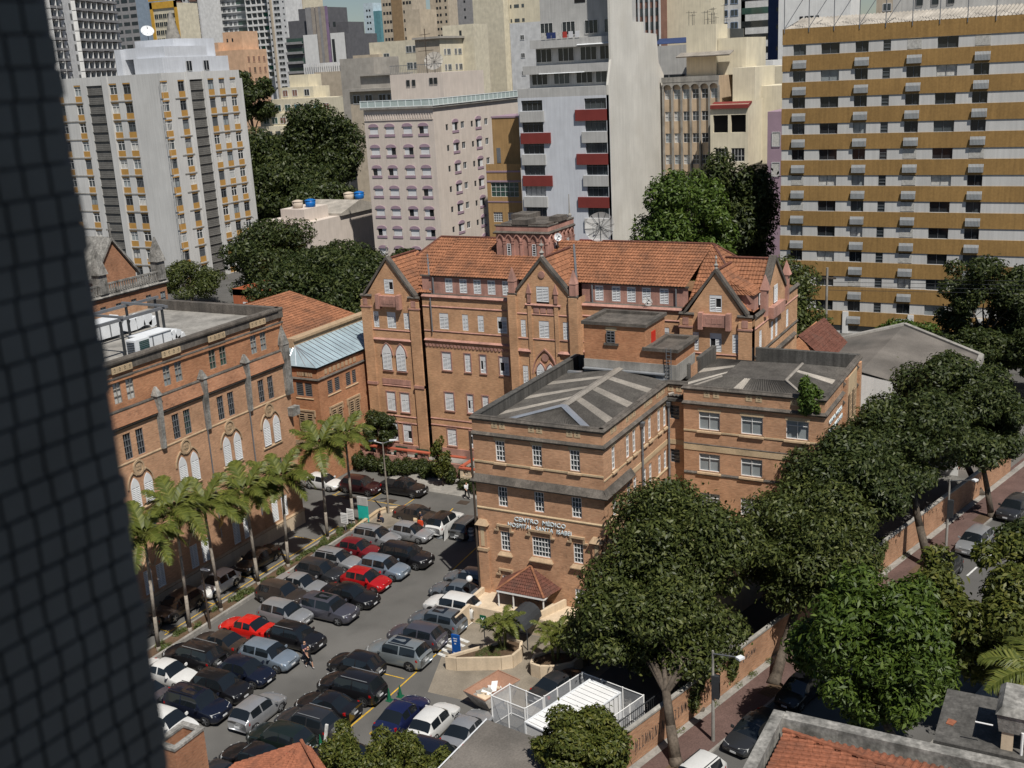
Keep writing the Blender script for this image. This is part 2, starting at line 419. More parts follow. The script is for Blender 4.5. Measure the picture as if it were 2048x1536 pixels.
def k_shutter(w, h, top=0.3, arch=False, dark=0.0, proud=0.0, seed=0):
    """white louvred shutter; the upper panel is solid"""
    def f():
        rnd = random.Random(seed)
        mb = MB(); x = w / 2; y = -proud
        zt = h * (1 - top)
        mb.box(-x, -x + .06, y - .03, y + .04, 0, zt); mb.box(x - .06, x, y - .03, y + .04, 0, zt); mb.box(-.03, .03, y - .025, y + .04, 0.05, zt)
        mb.box(-x + .06, x - .06, y - .03, y + .04, 0, .05)
        n = max(5, int(zt / 0.14))
        for k in range(n):
            z = .06 + (zt - .06) * k / n; s = (zt - .06) / n
            for a, b, side in ((-x + .06, -.03, 0), (.03, x - .06, 1)):
                if dark and side == dark - 1 and .25 < k / n: continue
                mb.hexa([(a, y - .025, z), (b, y - .025, z), (b, y + .02, z + s * .35), (a, y + .02, z + s * .35), (a, y - .02, z + s * .16), (b, y - .02, z + s * .16), (b, y + .03, z + s * .58), (a, y + .03, z + s * .58)])
        if arch:
            pts = [(p[0], p[1]) for p in arch_pts(w, h)]; pts = [p for p in pts if p[1] > zt]
            mb.prism([(-x, y - .02, zt)] + [(p[0], y - .02, p[1]) for p in pts] + [(x, y - .02, zt)], (0, .05, 0))
        else:
            mb.box(-x, x, y - .02, y + .03, zt, h); mb.box(-.02, .02, y - .028, y - .019, zt, h)
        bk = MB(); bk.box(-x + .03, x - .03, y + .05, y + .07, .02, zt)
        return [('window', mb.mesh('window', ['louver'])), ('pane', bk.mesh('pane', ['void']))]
    return kit(('shut', w, h, top, arch, dark, proud), f)
def k_simple(w, h, glass='glass_dark', frame='white_metal', vb=(0.5,), hb=(), dp=0.16, t=0.05, extra=()):
    def f():
        out = [('window', frame_mb(w, h, t, 0.05, vb, hb, 0.05, -dp).mesh('window', [frame])), ('pane', pane_mb(w, h, 0.02, -dp - 0.04).mesh('pane', [glass]))]
        return out + list(extra)
    return kit(('simple', w, h, glass, frame, vb, hb, dp), f)

def cornice(mb, fr, u0, u1, z, h=0.35, out=0.45, m=0, e0=0.0, e1=0.0):
    """weathered sloping ledge on a wall"""
    P = fr.p; out *= .42; e0 *= .42; e1 *= .42
    mb.hexa([P(u0 - e0, out * .55, z), P(u1 + e1, out * .55, z), P(u1, -.02, z), P(u0, -.02, z),
             P(u0 - e0, out, z + h * .45), P(u1 + e1, out, z + h * .45), P(u1, -.02, z + h), P(u0, -.02, z + h)], m)

def text_mesh(txt, size, depth, matname, align='LEFT'):
    cu = bpy.data.curves.new('txt', 'FONT'); cu.body = txt; cu.size = size; cu.extrude = depth; cu.align_x = align; cu.resolution_u = 2
    o = bpy.data.objects.new('txt', cu); col.objects.link(o)
    dg = bpy.context.evaluated_depsgraph_get()
    me = bpy.data.meshes.new_from_object(o.evaluated_get(dg))
    bpy.data.objects.remove(o); bpy.data.curves.remove(cu)
    me.materials.clear(); me.materials.append(MATS[matname]); me.name = 'lettering'
    return me

def corrugated(mb, a, b, c, d, pitch=0.18, amp=0.03, m=0, mfun=None, seg=4):
    """wavy sheet over the quad a-b (eave, along the waves' crosswise axis) up to d-c (ridge)"""
    a, b, c, d = map(Vector, (a, b, c, d))
    L = max((b - a).length, (c - d).length); n = max(2, int(L / pitch)) * seg
    nr = (b - a).cross(d - a).normalized()
    if nr.z < 0: nr = -nr
    i = len(mb.v)
    for k in range(n + 1):
        t = k / n; o = nr * (amp * math.sin(2 * PI * k / seg))
        mb.v.append(tuple(a.lerp(b, t) + o)); mb.v.append(tuple(d.lerp(c, t) + o))
    for k in range(n):
        mb.f.append((i + 2 * k, i + 2 * k + 2, i + 2 * k + 3, i + 2 * k + 1)); mb.m.append(mfun((k + .5) / n) if mfun else m)

def tiled(mb, a, b, c, d, course=0.38, tw=0.24, lift=0.05, m=0, cover=True):
    """stepped courses of roll tiles over a roof slope: a-b is the eave, d-c the ridge (trapezium or triangle)"""
    a, b, c, d = map(Vector, (a, b, c, d))
    nr = (b - a).cross((d + c) / 2 - a).normalized()
    if nr.z < 0: nr = -nr
    H = max((d - a).length, (c - b).length); ax = (b - a).normalized()
    up = ((d + c) / 2 - (a + b) / 2); up = (up - ax * up.dot(ax)); H = up.length
    nc = max(2, int(round(H / course)))
    for r in range(nc):
        t0, t1 = r / nc, (r + 1) / nc + 0.12 / nc
        l0, r0 = a.lerp(d, t0), b.lerp(c, t0); l1, r1 = a.lerp(d, min(t1, 1)), b.lerp(c, min(t1, 1))
        w = (r0 - l0).length
        if w < 0.05: continue
        n = max(2, int(round(w / tw)) * 3); i = len(mb.v)
        for k in range(n + 1):
            s = k / n; o = nr * (0.022 if k % 3 == 1 else (0.022 if k % 3 == 2 else -0.02))
            p0 = l0.lerp(r0, s); p1 = l1.lerp(r1, s)
            mb.v.append(tuple(p0 + nr * lift + o - nr * 0.045)); mb.v.append(tuple(p0 + nr * lift + o)); mb.v.append(tuple(p1 + o))
        for k in range(n):
            j = i + 3 * k
            mb.f.append((j, j + 3, j + 4, j + 1)); mb.m.append(m)
            mb.f.append((j + 1, j + 4, j + 5, j + 2)); mb.m.append(m)
# ---------------------------------------------------------------- setting
def struct(name, mb, mats, label=None):
    o = mb.build(name, mats); tag(o, label, None, None, 'structure'); return o
mat('city_ground', (0.13, 0.125, 0.115), var=0.3, scale=0.05, fine=0.2, stain_amt=0.4)
mb = MB(); mb.box(-300, 6000, -3000, 5000, -0.6, -0.02); struct('ground', mb, 'city_ground')
# parking lot sheet
mb = MB(); mb.face([(30, 64.2, 0), (30, 26, 0), (62, 22.6, 0), (90, 15.0, 0), (90, 70, 0), (30, 70, 0)][::-1]); struct('parking_lot', mb, 'asphalt')
# street: straight, at a slant to the grid; s runs along the street, t across it
SA = math.atan2(-0.271, 1.0)
def st(x, off):           # point on the street frame: x along, off metres to the right of the boundary wall foot
    bx, by = x, 20.76 - 0.271 * (x - 58.31)
    return (bx + math.sin(SA) * off, by - math.cos(SA) * off)
def strip(mb, x0, x1, o0, o1, z, m=0, zb=None):
    a, b, c, d = st(x0, o0), st(x1, o0), st(x1, o1), st(x0, o1)
    if zb is None: mb.face([(*a, z), (*d, z), (*c, z), (*b, z)], m)
    else: mb.hexa([(*d, zb), (*c, zb), (*b, zb), (*a, zb), (*d, z), (*c, z), (*b, z), (*a, z)], m)
mb = MB(); strip(mb, 20, 175, 2.9, 12.4, 0.004); struct('street', mb, 'road')
mb = MB(); strip(mb, 20, 175, -0.3, 2.75, 0.12, 0, -0.1); struct('sidewalk', mb, 'paving_red')
mb = MB(); strip(mb, 20, 175, 2.75, 2.92, 0.14, 0, -0.1)
k = struct('kerb', mb, 'concrete')
mb = MB(); strip(mb, 20, 175, 12.4, 15.0, 0.12, 0, -0.1); struct('sidewalk_far_side', mb, 'concrete')
mb = MB()
for i in range(26):
    x = 40 + i * 4.3; strip(mb, x, x + 1.9, 5.35, 5.5, 0.010)
struct('road_marking', mb, 'white_line')
# sandy strip between the pavement and the wall, and tree pits
mb = MB(); strip(mb, 30, 120, 0.02, 0.55, 0.128)
struct('verge', mb, 'concrete')
mb = MB()
for x in (53.5, 64.5, 85.9, 98.2): strip(mb, x - .9, x + .9, 1.7, 2.7, 0.13)
struct('tree_pit', mb, 'soil')
# cross street behind the hospital, on the right
mb = MB(); mb.box(140, 156, -60, 60, -0.019, 0.006); struct('back_street', mb, 'road')
# pale paving round the clinic entrance and the walkway along the terrace
mat('pale_paving', (0.22, 0.19, 0.15), var=0.2, fine=0.12, stain_amt=0.4)
mb = MB(); mb.face([(55.0, 37.8, .004), (55.2, 29.0, .004), (64.5, 27.5, .004), (64.5, 40.0, .004), (60.0, 39.6, .004)][::-1]); struct('entrance_paving', mb, 'pale_paving')
mb = MB(); mb.box(86.2, 90.2, 48, 63.0, -0.02, 0.12); struct('walkway', mb, 'concrete')
# painted bay lines
mb = MB()
def line(x0, y0, x1, y1, w=0.11, z=0.008, m=0):
    d = Vector((x1 - x0, y1 - y0, 0)).normalized(); n = Vector((-d.y, d.x, 0)) * (w / 2); a = Vector((x0, y0, z)); b = Vector((x1, y1, z))
    mb.face([tuple(a - n), tuple(b - n), tuple(b + n), tuple(a + n)], m)
line(44.5, 40.4, 52.4, 40.1, .13); line(53.5, 39.9, 60.2, 39.9); line(49.4, 38.6, 49.2, 36.2, .13); line(49.4, 38.6, 51.5, 38.5, .12); line(49.2, 36.2, 51.5, 36.1, .12)
line(70.5, 45.8, 78.5, 46.4, .1)
for i in range(9): line(46.0 + 2.45 * i, 40.2, 46.0 + 2.45 * i, 44.2, .09)
line(54, 60.6, 76, 60.6, .1)
for x in (54.5, 59.4, 64.2, 69.0, 72.6): line(x, 60.6, x, 63.0, .1)
for y in (61.6, 65.8, 57.6): line(82.3, y, 85.9, y, .09)
line(82.3, 57.6, 82.3, 66, .09); line(79, 52.0, 83.5, 52.8, .1)
struct('bay_line', mb, 'yellow_paint')
mb = MB(); line(60.4, 40.25, 62.8, 40.1, .12); line(62.8, 40.1, 66, 39.7, .12)
for i in range(5): line(59.4 + .62 * i, 38.6, 59.7 + .62 * i, 40.0, .3)
struct('white_marking', mb, 'white_line')
# raised strip with palms between the facade lane and the main lot
mb = MB(); mb.box(46, 77.6, 58.35, 58.6, -.02, 0.28); mb.box(46, 77.6, 59.85, 60.0, -.02, 0.16); struct('planting_kerb', mb, 'concrete')
mb = MB(); mb.box(46, 77.6, 58.6, 59.85, -.02, 0.10); struct('planting_strip', mb, 'soil')
# manhole plates and patches
mat('rust_plate', (0.06, 0.045, 0.035), var=0.3, rough=0.7)
for x, y in ((82.2, 63.9), (82.9, 59.5), (85.1, 52.6)):
    mb = MB(); mb.box(x - .45, x + .45, y - .55, y + .55, -.01, .012); struct('manhole_cover', mb, 'rust_plate')
# ---------------------------------------------------------------- clinic with the sign (L-shaped brick building)
med = thing('clinic_building', (67.9, 30.2, 0), 'L-shaped brick clinic with grey corrugated roof and CENTRO MÉDICO lettering', 'building')
mat('sign_letters', (0.62, 0.72, 0.76), rough=0.4, var=0.05)
FX = Frame('X', 67.9); FY = Frame('Y', 30.2); WX = Frame('X', 80.0); WR = Frame('X', 80.8); EY = Frame('Y', 17.6)
CU = [-38.48, -35.44, -32.42]
SW = k_sash(0.80, 1.60, 'glass_mid', sill='stone_trim', lintel='sand_trim', dp=.14)
SN = k_sash(0.80, 1.60, 'glass_mid', dp=.14)
SB = k_sash(1.54, 1.60, 'glass_mid', vb=(1 / 6, 1 / 3, .5, 2 / 3, 5 / 6), dp=.14)
SG = k_sash(0.78, 1.45, 'glass_pale', vb=(1 / 3, 2 / 3), hb=(.22, .48, .76), dp=.1)
def hood(mb, fr, u, z, w):
    x = w / 2 + .42
    mb.fb(fr, u - x + .22, u + x - .22, 0, .16, z + .12, z + .28); mb.fb(fr, u - x + .22, u - x + .36, 0, .14, z - .16, z + .12); mb.fb(fr, u + x - .36, u + x - .22, 0, .14, z - .16, z + .12)
    mb.fb(fr, u - x, u - x + .36, 0, .15, z - .28, z - .16); mb.fb(fr, u + x - .36, u + x, 0, .15, z - .28, z - .16)
def slabsill(mb, fr, u, z, w):
    x = w / 2; P = fr.p
    mb.hexa([P(u - x - .22, .26, z - .34), P(u + x + .22, .26, z - .34), P(u + x + .2, -.02, z - .34), P(u - x - .2, -.02, z - .34),
             P(u - x - .22, .26, z - .27), P(u + x + .22, .26, z - .27), P(u + x + .02, -.05, z), P(u - x - .02, -.05, z)])
mw = MB(); hd = MB(); cn = MB(); bd = MB()
holes = []
for u in CU: holes += [(u - .4, u + .4, 11.84, 13.44), (u - .4, u + .4, 8.24, 9.84)]
for u, w in zip(CU, (.8, 1.54, .8)): holes += [(u - w / 2, u + w / 2, 4.64, 6.24)]
holes += [(-38.92, -38.14, 1.14, 2.59), (-32.8, -32.02, 1.14, 2.59), (-36.25, -35.2, 1.0, 3.0)]
wall(mw, FX, -40.75, -30.2, 0, 15.0, holes)
for u in CU:
    put(SW, FX, u, 11.84, med); put(SN, FX, u, 8.24, med)
for u, w in zip(CU, (.8, 1.54, .8)):
    put(SB if w > 1 else SN, FX, u, 4.64, med); hood(hd, FX, u, 6.55, w); slabsill(hd, FX, u, 4.62, w)
put(SG, FX, -38.53, 1.14, med); put(SG, FX, -32.41, 1.14, med); hood(hd, FX, -38.53, 2.9, .8); slabsill(hd, FX, -38.53, 1.12, .8)
put(k_sash(1.05, 2.0, 'glass_dark', vb=(.5,), hb=(.35,), dp=.1), FX, -35.72, 1.0, med, name='door')
# side wall of the main block
S1 = k_sash(0.66, 1.80, 'glass_mid', vb=(.5,), sill='stone_trim', lintel='sand_trim', dp=.14)
S2 = k_sash(0.66, 1.60, 'glass_mid', vb=(.5,), dp=.14); S3 = k_sash(1.35, 2.15, 'glass_mid', vb=(.25, .5, .75), dp=.14)
XS = [69.75, 72.45, 73.72, 75.7, 76.92, 78.93, 80.2]
XB = [73.05, 76.27, 79.5]
hs = [(x - .33, x + .33, 11.6, 13.4) for x in XS] + [(x - .33, x + .33, 8.03, 9.63) for x in XS] + [(x - .67, x + .67, 3.95, 6.1) for x in XB] + [(69.8, 70.5, 4.4, 6.15)]
wall(mw, FY, 67.9, 80.8, 0, 15.0, hs)
for x in XS: put(S1, FY, x, 11.6, med); put(S2, FY, x, 8.03, med)
for x in XB: put(S3, FY, x, 3.95, med); hood(hd, FY, x, 6.35, 1.2); slabsill(hd, FY, x, 3.93, 1.2)
put(k_sash(.7, 1.75, 'glass_mid', vb=(.5,), dp=.12), FY, 70.15, 4.4, med)
# gabled niche over the narrow side window
hd.fprism(FY, [(69.2, 6.5), (69.35, 6.5), (69.9, 7.75), (70.6, 7.75), (70.85, 6.9), (71.0, 6.9), (70.7, 7.95), (69.8, 7.95)], 0, .14)
hd.fb(FY, 69.55, 70.75, 0, .05, 6.2, 7.7)
# wing: recess, front and end
wall(mw, WR, -30.2, -28.55, 0, 15.0, [(-30.0, -29.2, z, z + 1.15) for z in (12.1, 8.4, 5.2)])
for z in (12.1, 8.4, 5.2): put(k_simple(.8, 1.15, 'glass_mid', 'grey_metal', (), (.25, .5, .75)), WR, -29.6, z, med)
mw.face([(80.0, 28.55, 0), (80.8, 28.55, 0), (80.8, 28.55, 15), (80.0, 28.55, 15)])
UW = [-26.46, -23.08, -19.6]
SV = k_sash(1.70, 1.46, 'glass_pale', vb=(.5,), hb=(.72,), sill='stone_trim', dp=.14, t=.06)
SL = k_sash(1.70, 1.46, 'glass_pale', vb=(.5,), hb=(.72,), sill='stone_trim', lintel='sand_trim', dp=.14, t=.06)
hs = []
for u in UW: hs += [(u - .85, u + .85, 11.75, 13.21), (u - .85, u + .85, 8.31, 9.77), (u - .85, u + .85, 5.0, 6.46), (u - .85, u + .85, 1.6, 3.06)]
wall(mw, WX, -28.55, -17.6, 0, 15.0, hs)
for u in UW: put(SL, WX, u, 11.75, med); put(SV, WX, u, 8.31, med); put(SV, WX, u, 5.0, med); put(SV, WX, u, 1.6, med)
# end wall (faces the street) with a tall sandstone panel
hs = [(88.0 + i * 1.15, 88.9 + i * 1.15, z, z + 2.0) for i in range(2) for z in (11.2, 7.6, 4.0)]
wall(mw, EY, 80.0, 93.0, 0, 15.0, [])
bd.fb(EY, 87.4, 91.4, 0, .05, 1.0, 14.6)
for i in range(2):
    for z in (11.2, 7.6, 4.0): put(k_simple(.85, 2.0, 'glass_mid', 'stone_trim', (.5,), (.25, .5, .75), dp=-.16), EY, 88.5 + i * 1.5, z, med, d=.0)
for x in (86.7, 91.9): mw.fb(EY, x - .35, x + .35, .0, .25, 0, 14.9); cornice(cn, EY, x - .5, x + .5, 12.9, .35, .5); cornice(cn, EY, x - .5, x + .5, 14.4, .4, .5)
mw.face([(93.0, 17.6, 0), (93.0, 30.2, 0), (93.0, 30.2, 15), (93.0, 17.6, 15)][::-1]); mw.face([(67.9, 40.75, 0), (67.9, 40.75, 15), (86.5, 40.75, 15), (86.5, 40.75, 0)]); mw.face([(86.5, 40.75, 0), (86.5, 40.75, 15), (86.5, 30.2, 15), (86.5, 30.2, 0)]); mw.face([(93.0, 30.2, 0), (86.5, 30.2, 0), (86.5, 30.2, 15), (93.0, 30.2, 15)])
# left corner of the front: rust downpipe shaft and buttresses with caps
for u0 in (-40.72, -31.25):
    mw.fb(FX, u0, u0 + .8, 0, .28, 0, 4.55); hd.fb(FX, u0 - .04, u0 + .84, 0, .36, 4.5, 4.72); mw.fb(FX, u0 + .05, u0 + .75, 0, .2, 4.7, 6.6)
    bd.fb(FX, u0 + .25, u0 + .55, .2, .23, 4.85, 6.4); P = FX.p
    hd.hexa([P(u0 - .15, .42, 6.6), P(u0 + .95, .42, 6.6), P(u0 + .95, 0, 6.6), P(u0 - .15, 0, 6.6), P(u0 + .1, .15, 7.0), P(u0 + .7, .15, 7.0), P(u0 + .7, 0, 7.0), P(u0 + .1, 0, 7.0)])
mw.fb(FY, 68.2, 69.0, 0, .22, 0, 6.4); hd.fb(FY, 68.1, 69.1, 0, .4, 6.4, 6.75)
mw.build('wall', ['brick_tan', 'brick_tan'], med)
# belts, bands, cornices
def ring(z, h, o, m):
    cornice(m, FX, -40.75, -30.2, z, h, o, 0, o * .8, o * .8); cornice(m, FY, 67.9, 80.8, z, h, o, 0, o * .8, 0)
    cornice(m, WR, -30.2, -28.55, z, h, o); cornice(m, WX, -28.55, -17.6, z, h, o, 0, o * .5, o * .8); cornice(m, EY, 80.0, 86.2, z, h, o, 0, o * .8, 0)
ring(13.72, .34, .55, cn)
for fr, a, b in ((FX, -40.75, -30.2), (FY, 67.9, 80.8), (WR, -30.2, -28.55), (WX, -28.55, -17.6), (EY, 80.0, 93.0)):
    cornice(cn, fr, a, b, 14.9, .36, .4, 0, .4, .35)
    cn.fb(fr, a, b, -.3, .02, 14.95, 15.26); cn.fb(fr, a + .02, b - .02, -.32, -.02, 14.0, 14.94)
cornice(bd, FX, -40.75, -30.2, 7.85, .22, .16); cornice(bd, FY, 67.9, 80.8, 7.85, .22, .16); cornice(cn, WX, -28.55, -17.6, 7.95, .3, .22)
bd.fb(FX, -40.75, -30.2, 0, .06, 11.62, 11.76); bd.fb(WX, -28.55, -17.6, 0, .06, 11.55, 11.68); bd.fb(FY, 67.9, 80.8, 0, .05, 11.3, 11.42); bd.fb(FY, 73, 80.8, 0, .05, 10.0, 10.4)
bd.fb(WX, -28.55, -17.6, 0, .05, 10.0, 10.45); cornice(cn, WX, -28.55, -17.6, 10.46, .14, .14); bd.fb(WR, -30.2, -28.55, 0, .05, 10.0, 10.4)
# first-floor canopy ledge round the front corner
P = FX.p
cn.hexa([(67.55, 41.0, 10.05), (67.55, 29.85, 10.05), (67.9, 29.9, 10.05), (67.9, 40.8, 10.05), (67.5, 41.05, 10.16), (67.5, 29.8, 10.16), (67.9, 29.9, 10.68), (67.9, 40.8, 10.68)])
cn.hexa([(67.55, 29.85, 10.05), (72.9, 29.85, 10.05), (72.9, 30.2, 10.05), (67.8, 30.2, 10.05), (67.5, 29.8, 10.16), (72.9, 29.8, 10.16), (72.9, 30.2, 10.68), (67.8, 30.2, 10.68)])
cn.build('cornice', 'cornice', med); hd.build('moulding', 'stone_trim', med); bd.build('band', 'sand_trim', med)
# terracotta-pierced ventilation blocks in the parapet
def k_block():
    def f():
        mb = MB(); mb.box(-.24, .24, -.03, .05, 0, .48)
        v = MB()
        for x, z, w, h in ((-.09, .27, .07, .05), (.02, .27, .07, .05), (-.045, .36, .09, .05), (-.06, .13, .04, .07), (.03, .13, .04, .07)): v.box(x, x + w, -.036, -.028, z, z + h)
        return [('vent_block', mb.mesh('vent_block', ['sand_trim'])), ('opening', v.mesh('opening', ['void']))]
    return kit('vblock', f)
VB = k_block()
for y in (38.84, 38.2, 35.8, 35.15, 32.75, 32.15): put(VB, FX, -y, 14.42, med, name='vent_block')
for x in (69.5, 70.1, 72.4, 73.1, 73.75, 76.0, 76.6, 77.2, 78.6, 79.3, 79.9): put(VB, FY, x, 14.42, med, name='vent_block')
for y in (29.9, 29.2): put(VB, WR, -y, 14.42, med, name='vent_block')
for y in (26.65, 25.9, 23.32, 22.55, 19.9, 19.2): put(VB, WX, -y, 14.42, med, name='vent_block')
# lettering
for txt, y, z, w in (('CENTRO  MÉDICO', 37.57, 7.3, 4.25), ('HOSPITAL  SANTA  ISABEL', 38.15, 6.78, 5.4)):
    me = text_mesh(txt, .5, .03, 'sign_letters'); bx = max(v.co.x for v in me.vertices)
    o = place('lettering', me, med, (67.82, y, z), -PI / 2, (w / bx, .95, 1), rx=PI / 2)
for txt, x, z, w in (('CENTRO  MÉDICO', 81.3, 12.72, 4.3), ('HOSPITAL  SANTA  ISABEL', 81.05, 12.0, 4.9)):
    me = text_mesh(txt, .5, .03, 'sign_letters'); bx = max(v.co.x for v in me.vertices)
    place('lettering', me, med, (x, 17.52, z), 0, (w / bx, .95, 1), rx=PI / 2)
# downpipes
for x, y in ((74.95, 30.05), (80.55, 30.0)):
    mb = MB(); mb.tube((x, y, .1), (x, y, 13.3), .085, n=8); mb.hexa([(x - .16, y - .14, 13.25), (x + .16, y - .14, 13.25), (x + .16, y + .12, 13.25), (x - .16, y + .12, 13.25), (x - .24, y - .2, 13.6), (x + .24, y - .2, 13.6), (x + .24, y + .12, 13.6), (x - .24, y + .12, 13.6)])
    for z in (2, 5, 8, 11): mb.tube((x, y, z), (x, y, z + .1), .11, n=8)
    mb.build('drainpipe', 'grey_metal', med)
mb = MB(); mb.tube((67.7, 40.85, .1), (67.7, 40.85, 14), .09, n=8); mb.build('drainpipe', 'rust_plate', med)
# corrugated hipped roof on the main block, pale sheets crossing it
NR = [(68.3, 40.3, 14.25), (68.3, 30.6, 14.25), (84.0, 30.6, 14.35), (84.0, 40.3, 14.35)]
RA, RB = (72.6, 35.45, 15.1), (83.6, 35.45, 15.1)
mb = MB()
pale = lambda t: 1 if any(a < t < a + .075 for a in (.2, .46, .72, .9)) else 0
corrugated(mb, NR[1], NR[2], RB, RA, .19, .03, mfun=lambda t: 1 if any(a < t < a + .08 for a in (.17, .44, .71)) else 0)
corrugated(mb, NR[3], NR[0], RA, RB, .19, .03, mfun=lambda t: 1 if any(a < t < a + .08 for a in (.2, .47, .74)) else 0)
corrugated(mb, NR[0], NR[1], RA, RA, .26, .04)
rf = mb.build('roof', ['fibre_roof', 'fibre_light'], med)
mb = MB()
for a, b in ((RA, NR[0]), (RA, NR[1])):
    a, b = Vector(a), Vector(b); n = Vector((0, 0, .05)); d = (b - a).cross(Vector((0, 0, 1))).normalized() * .28
    mb.hexa([tuple(a - d + n * .6), tuple(b - d + n * .6), tuple(b + n * 1.7), tuple(a + n * 1.7), tuple(a - d + n), tuple(b - d + n), tuple(b + n * 2.2), tuple(a + n * 2.2)])
    mb.hexa([tuple(a + n * 1.7), tuple(b + n * 1.7), tuple(b + d + n * .6), tuple(a + d + n * .6), tuple(a + n * 2.2), tuple(b + n * 2.2), tuple(b + d + n), tuple(a + d + n)])
mb.build('ridge_flashing', 'zinc', med)
mb = MB()
a, b = Vector(RA), Vector(RB); m_ = Vector((0, .38, -.07)); n_ = Vector((0, -.38, -.07)); up = Vector((0, 0, .07))
for k in range(40):
    p, q = a.lerp(b, k / 40), a.lerp(b, (k + .82) / 40)
    mb.prism([tuple(p + m_ + up), tuple(p + up * 1.6), tuple(p + n_ + up)], tuple(q - p))
mb.build('ridge_cap', 'fibre_light', med)
# left parapet wall with grey inner face, and a gutter board
mb = MB(); mb.box(68.2, 86.4, 40.35, 40.78, 13.9, 15.2); mb.box(68.2, 86.4, 40.30, 40.82, 15.2, 15.27); mb.box(86.1, 86.5, 30.2, 40.4, 13.9, 15.2); mb.build('parapet', 'concrete_dark', med)
# rooftop stair block and its lower neighbour
mb = MB(); mb.box(83.6, 88.2, 33.1, 38.6, 15.75, 18.75); mb.box(83.62, 88.2, 30.45, 33.1, 15.75, 16.85)
mb.build('stair_block', 'brick_red', med)
mb = MB(); mb.box(83.55, 88.2, 30.4, 38.65, 14.2, 15.75); mb.build('stair_plinth', 'concrete', med)
mb = MB()
def caprim(x0, x1, y0, y1, z, o=.16, h=.28, rim=.3):
    for a in ((x0 - o, x0 + rim, y0 - o, y1 + o), (x1 - rim, x1 + o, y0 - o, y1 + o), (x0 + rim, x1 - rim, y0 - o, y0 + rim), (x0 + rim, x1 - rim, y1 - rim, y1 + o)): mb.box(a[0], a[1], a[2], a[3], z, z + h)
    mb.box(x0 + rim, x1 - rim, y0 + rim, y1 - rim, z - .15, z + .03)
caprim(83.6, 88.2, 33.1, 38.6, 18.75); caprim(83.62, 88.2, 30.45, 33.0, 16.85, .28)
mb.box(83.75, 88.0, 38.2, 38.25, 15, 15.05)
mb.build('stair_roof', 'cornice', med)
put(k_simple(.75, 1.0, 'glass_dark', 'grey_metal', (.5,), (.25, .5, .75), dp=-.1), Frame('X', 83.6), -36.1, 17.3, med)
mb = MB(); mb.fb(Frame('X', 83.6), -36.75, -35.45, 0, .14, 17.05, 17.25); mb.build('sill', 'cornice', med)
mb = MB(); mb.fb(Frame('X', 83.6), -36.6, -35.6, 0, .02, 18.32, 18.62); mb.build('lintel', 'sand_trim', med)
mat('red_door', (0.55, 0.03, 0.015), rough=0.4, var=0.05)
mb = MB(); mb.fb(Frame('Y', 33.1), 85.0, 85.9, 0, .05, 16.85, 18.05); mb.build('door', 'red_door', med)
mb = MB()
for i in range(2): mb.box(83.3, 83.36, 30.75 + .4 * i, 30.8 + .4 * i, 14.3, 17.2)
for i in range(9): mb.box(83.31, 83.35, 30.8, 31.15, 14.5 + .3 * i, 14.54 + .3 * i)
mb.build('ladder', 'grey_metal', med)
mb = MB(); mb.box(83.2, 83.56, 31.3, 40.1, 14.42, 14.6); mb.box(83.1, 83.5, 31.3, 38.6, 14.95, 15.05); mb.build('flashing', 'zinc', med)
# wing roof: two small hips behind the parapet
mb = MB()
A0, A1, A2, A3 = (80.5, 30.0, 14.15), (80.5, 18.2, 14.15), (92.4, 18.2, 14.15), (92.4, 29.8, 14.15)
r1, r2 = (84.3, 21.6, 15.0), (84.3, 26.8, 14.9)
corrugated(mb, A0, A1, r1, r2, .3, .05, mfun=lambda t: 1 if .36 < t < .45 else 0)
corrugated(mb, A1, A2, (89.5, 21.6, 15.0), r1, .25, .04, mfun=lambda t: 1 if .55 < t < .66 else 0); corrugated(mb, A2, A3, (89.5, 26.8, 14.9), (89.5, 21.6, 15.0), .25, .04); corrugated(mb, A3, A0, r2, (89.5, 26.8, 14.9), .25, .04, mfun=lambda t: 1 if .3 < t < .42 or .7 < t < .8 else 0)
mb.face([r1, (89.5, 21.6, 15.0), (89.5, 26.8, 14.9), r2])
mb.build('wing_roof', ['fibre_roof', 'fibre_pale'], med)
mb = MB()
for a, b in ((r1, A1), (r2, A0), (r1, (89.5, 21.6, 15.0))):
    a, b = Vector(a), Vector(b); mb.tube(tuple(a + Vector((0, 0, .04))), tuple(b + Vector((0, 0, .04))), .13, n=6)
mb.build('ridge_cap', 'fibre_light', med)
mb = MB(); mb.box(92.6, 93.05, 17.7, 30.2, 13.9, 15.3); mb.box(88.2, 93.0, 29.9, 30.3, 13.9, 15.3); mb.box(80.4, 92.9, 17.9, 30.1, 13.7, 13.95); mb.build('parapet', 'concrete_dark', med)
# entrance porch with tiled hip roof
mb = MB(); a, b, c, d = (65.9, 38.35, 2.35), (65.9, 34.4, 2.35), (67.88, 33.9, 2.35), (67.88, 38.9, 2.35)
ap = (67.86, 36.4, 3.75)
tiled(mb, a, b, ap, ap, .28, .2, .05); tiled(mb, b, c, ap, ap, .28, .2, .05); tiled(mb, d, a, ap, ap, .28, .2, .05)
po = mb.build('porch_roof', 'tile_roof_dark', med)
mb = MB()
for p, q in ((a, ap), (b, ap)): mb.tube(tuple(Vector(p) + Vector((0, 0, .06))), tuple(Vector(q) + Vector((0, 0, .08))), .09, n=6)
mb.build('hip_tiles', 'tile_roof', med)
mb = MB(); mb.box(65.88, 65.98, 34.4, 38.35, 2.2, 2.34); mb.box(65.98, 67.9, 34.35, 34.45, 2.2, 2.34); mb.box(65.98, 67.9, 38.3, 38.4, 2.2, 2.34)
for y in (38.25, 37.0, 34.5): mb.box(65.95, 66.03, y - .04, y + .04, 1.0, 2.2)
mb.build('porch_post', 'white_paint', med)
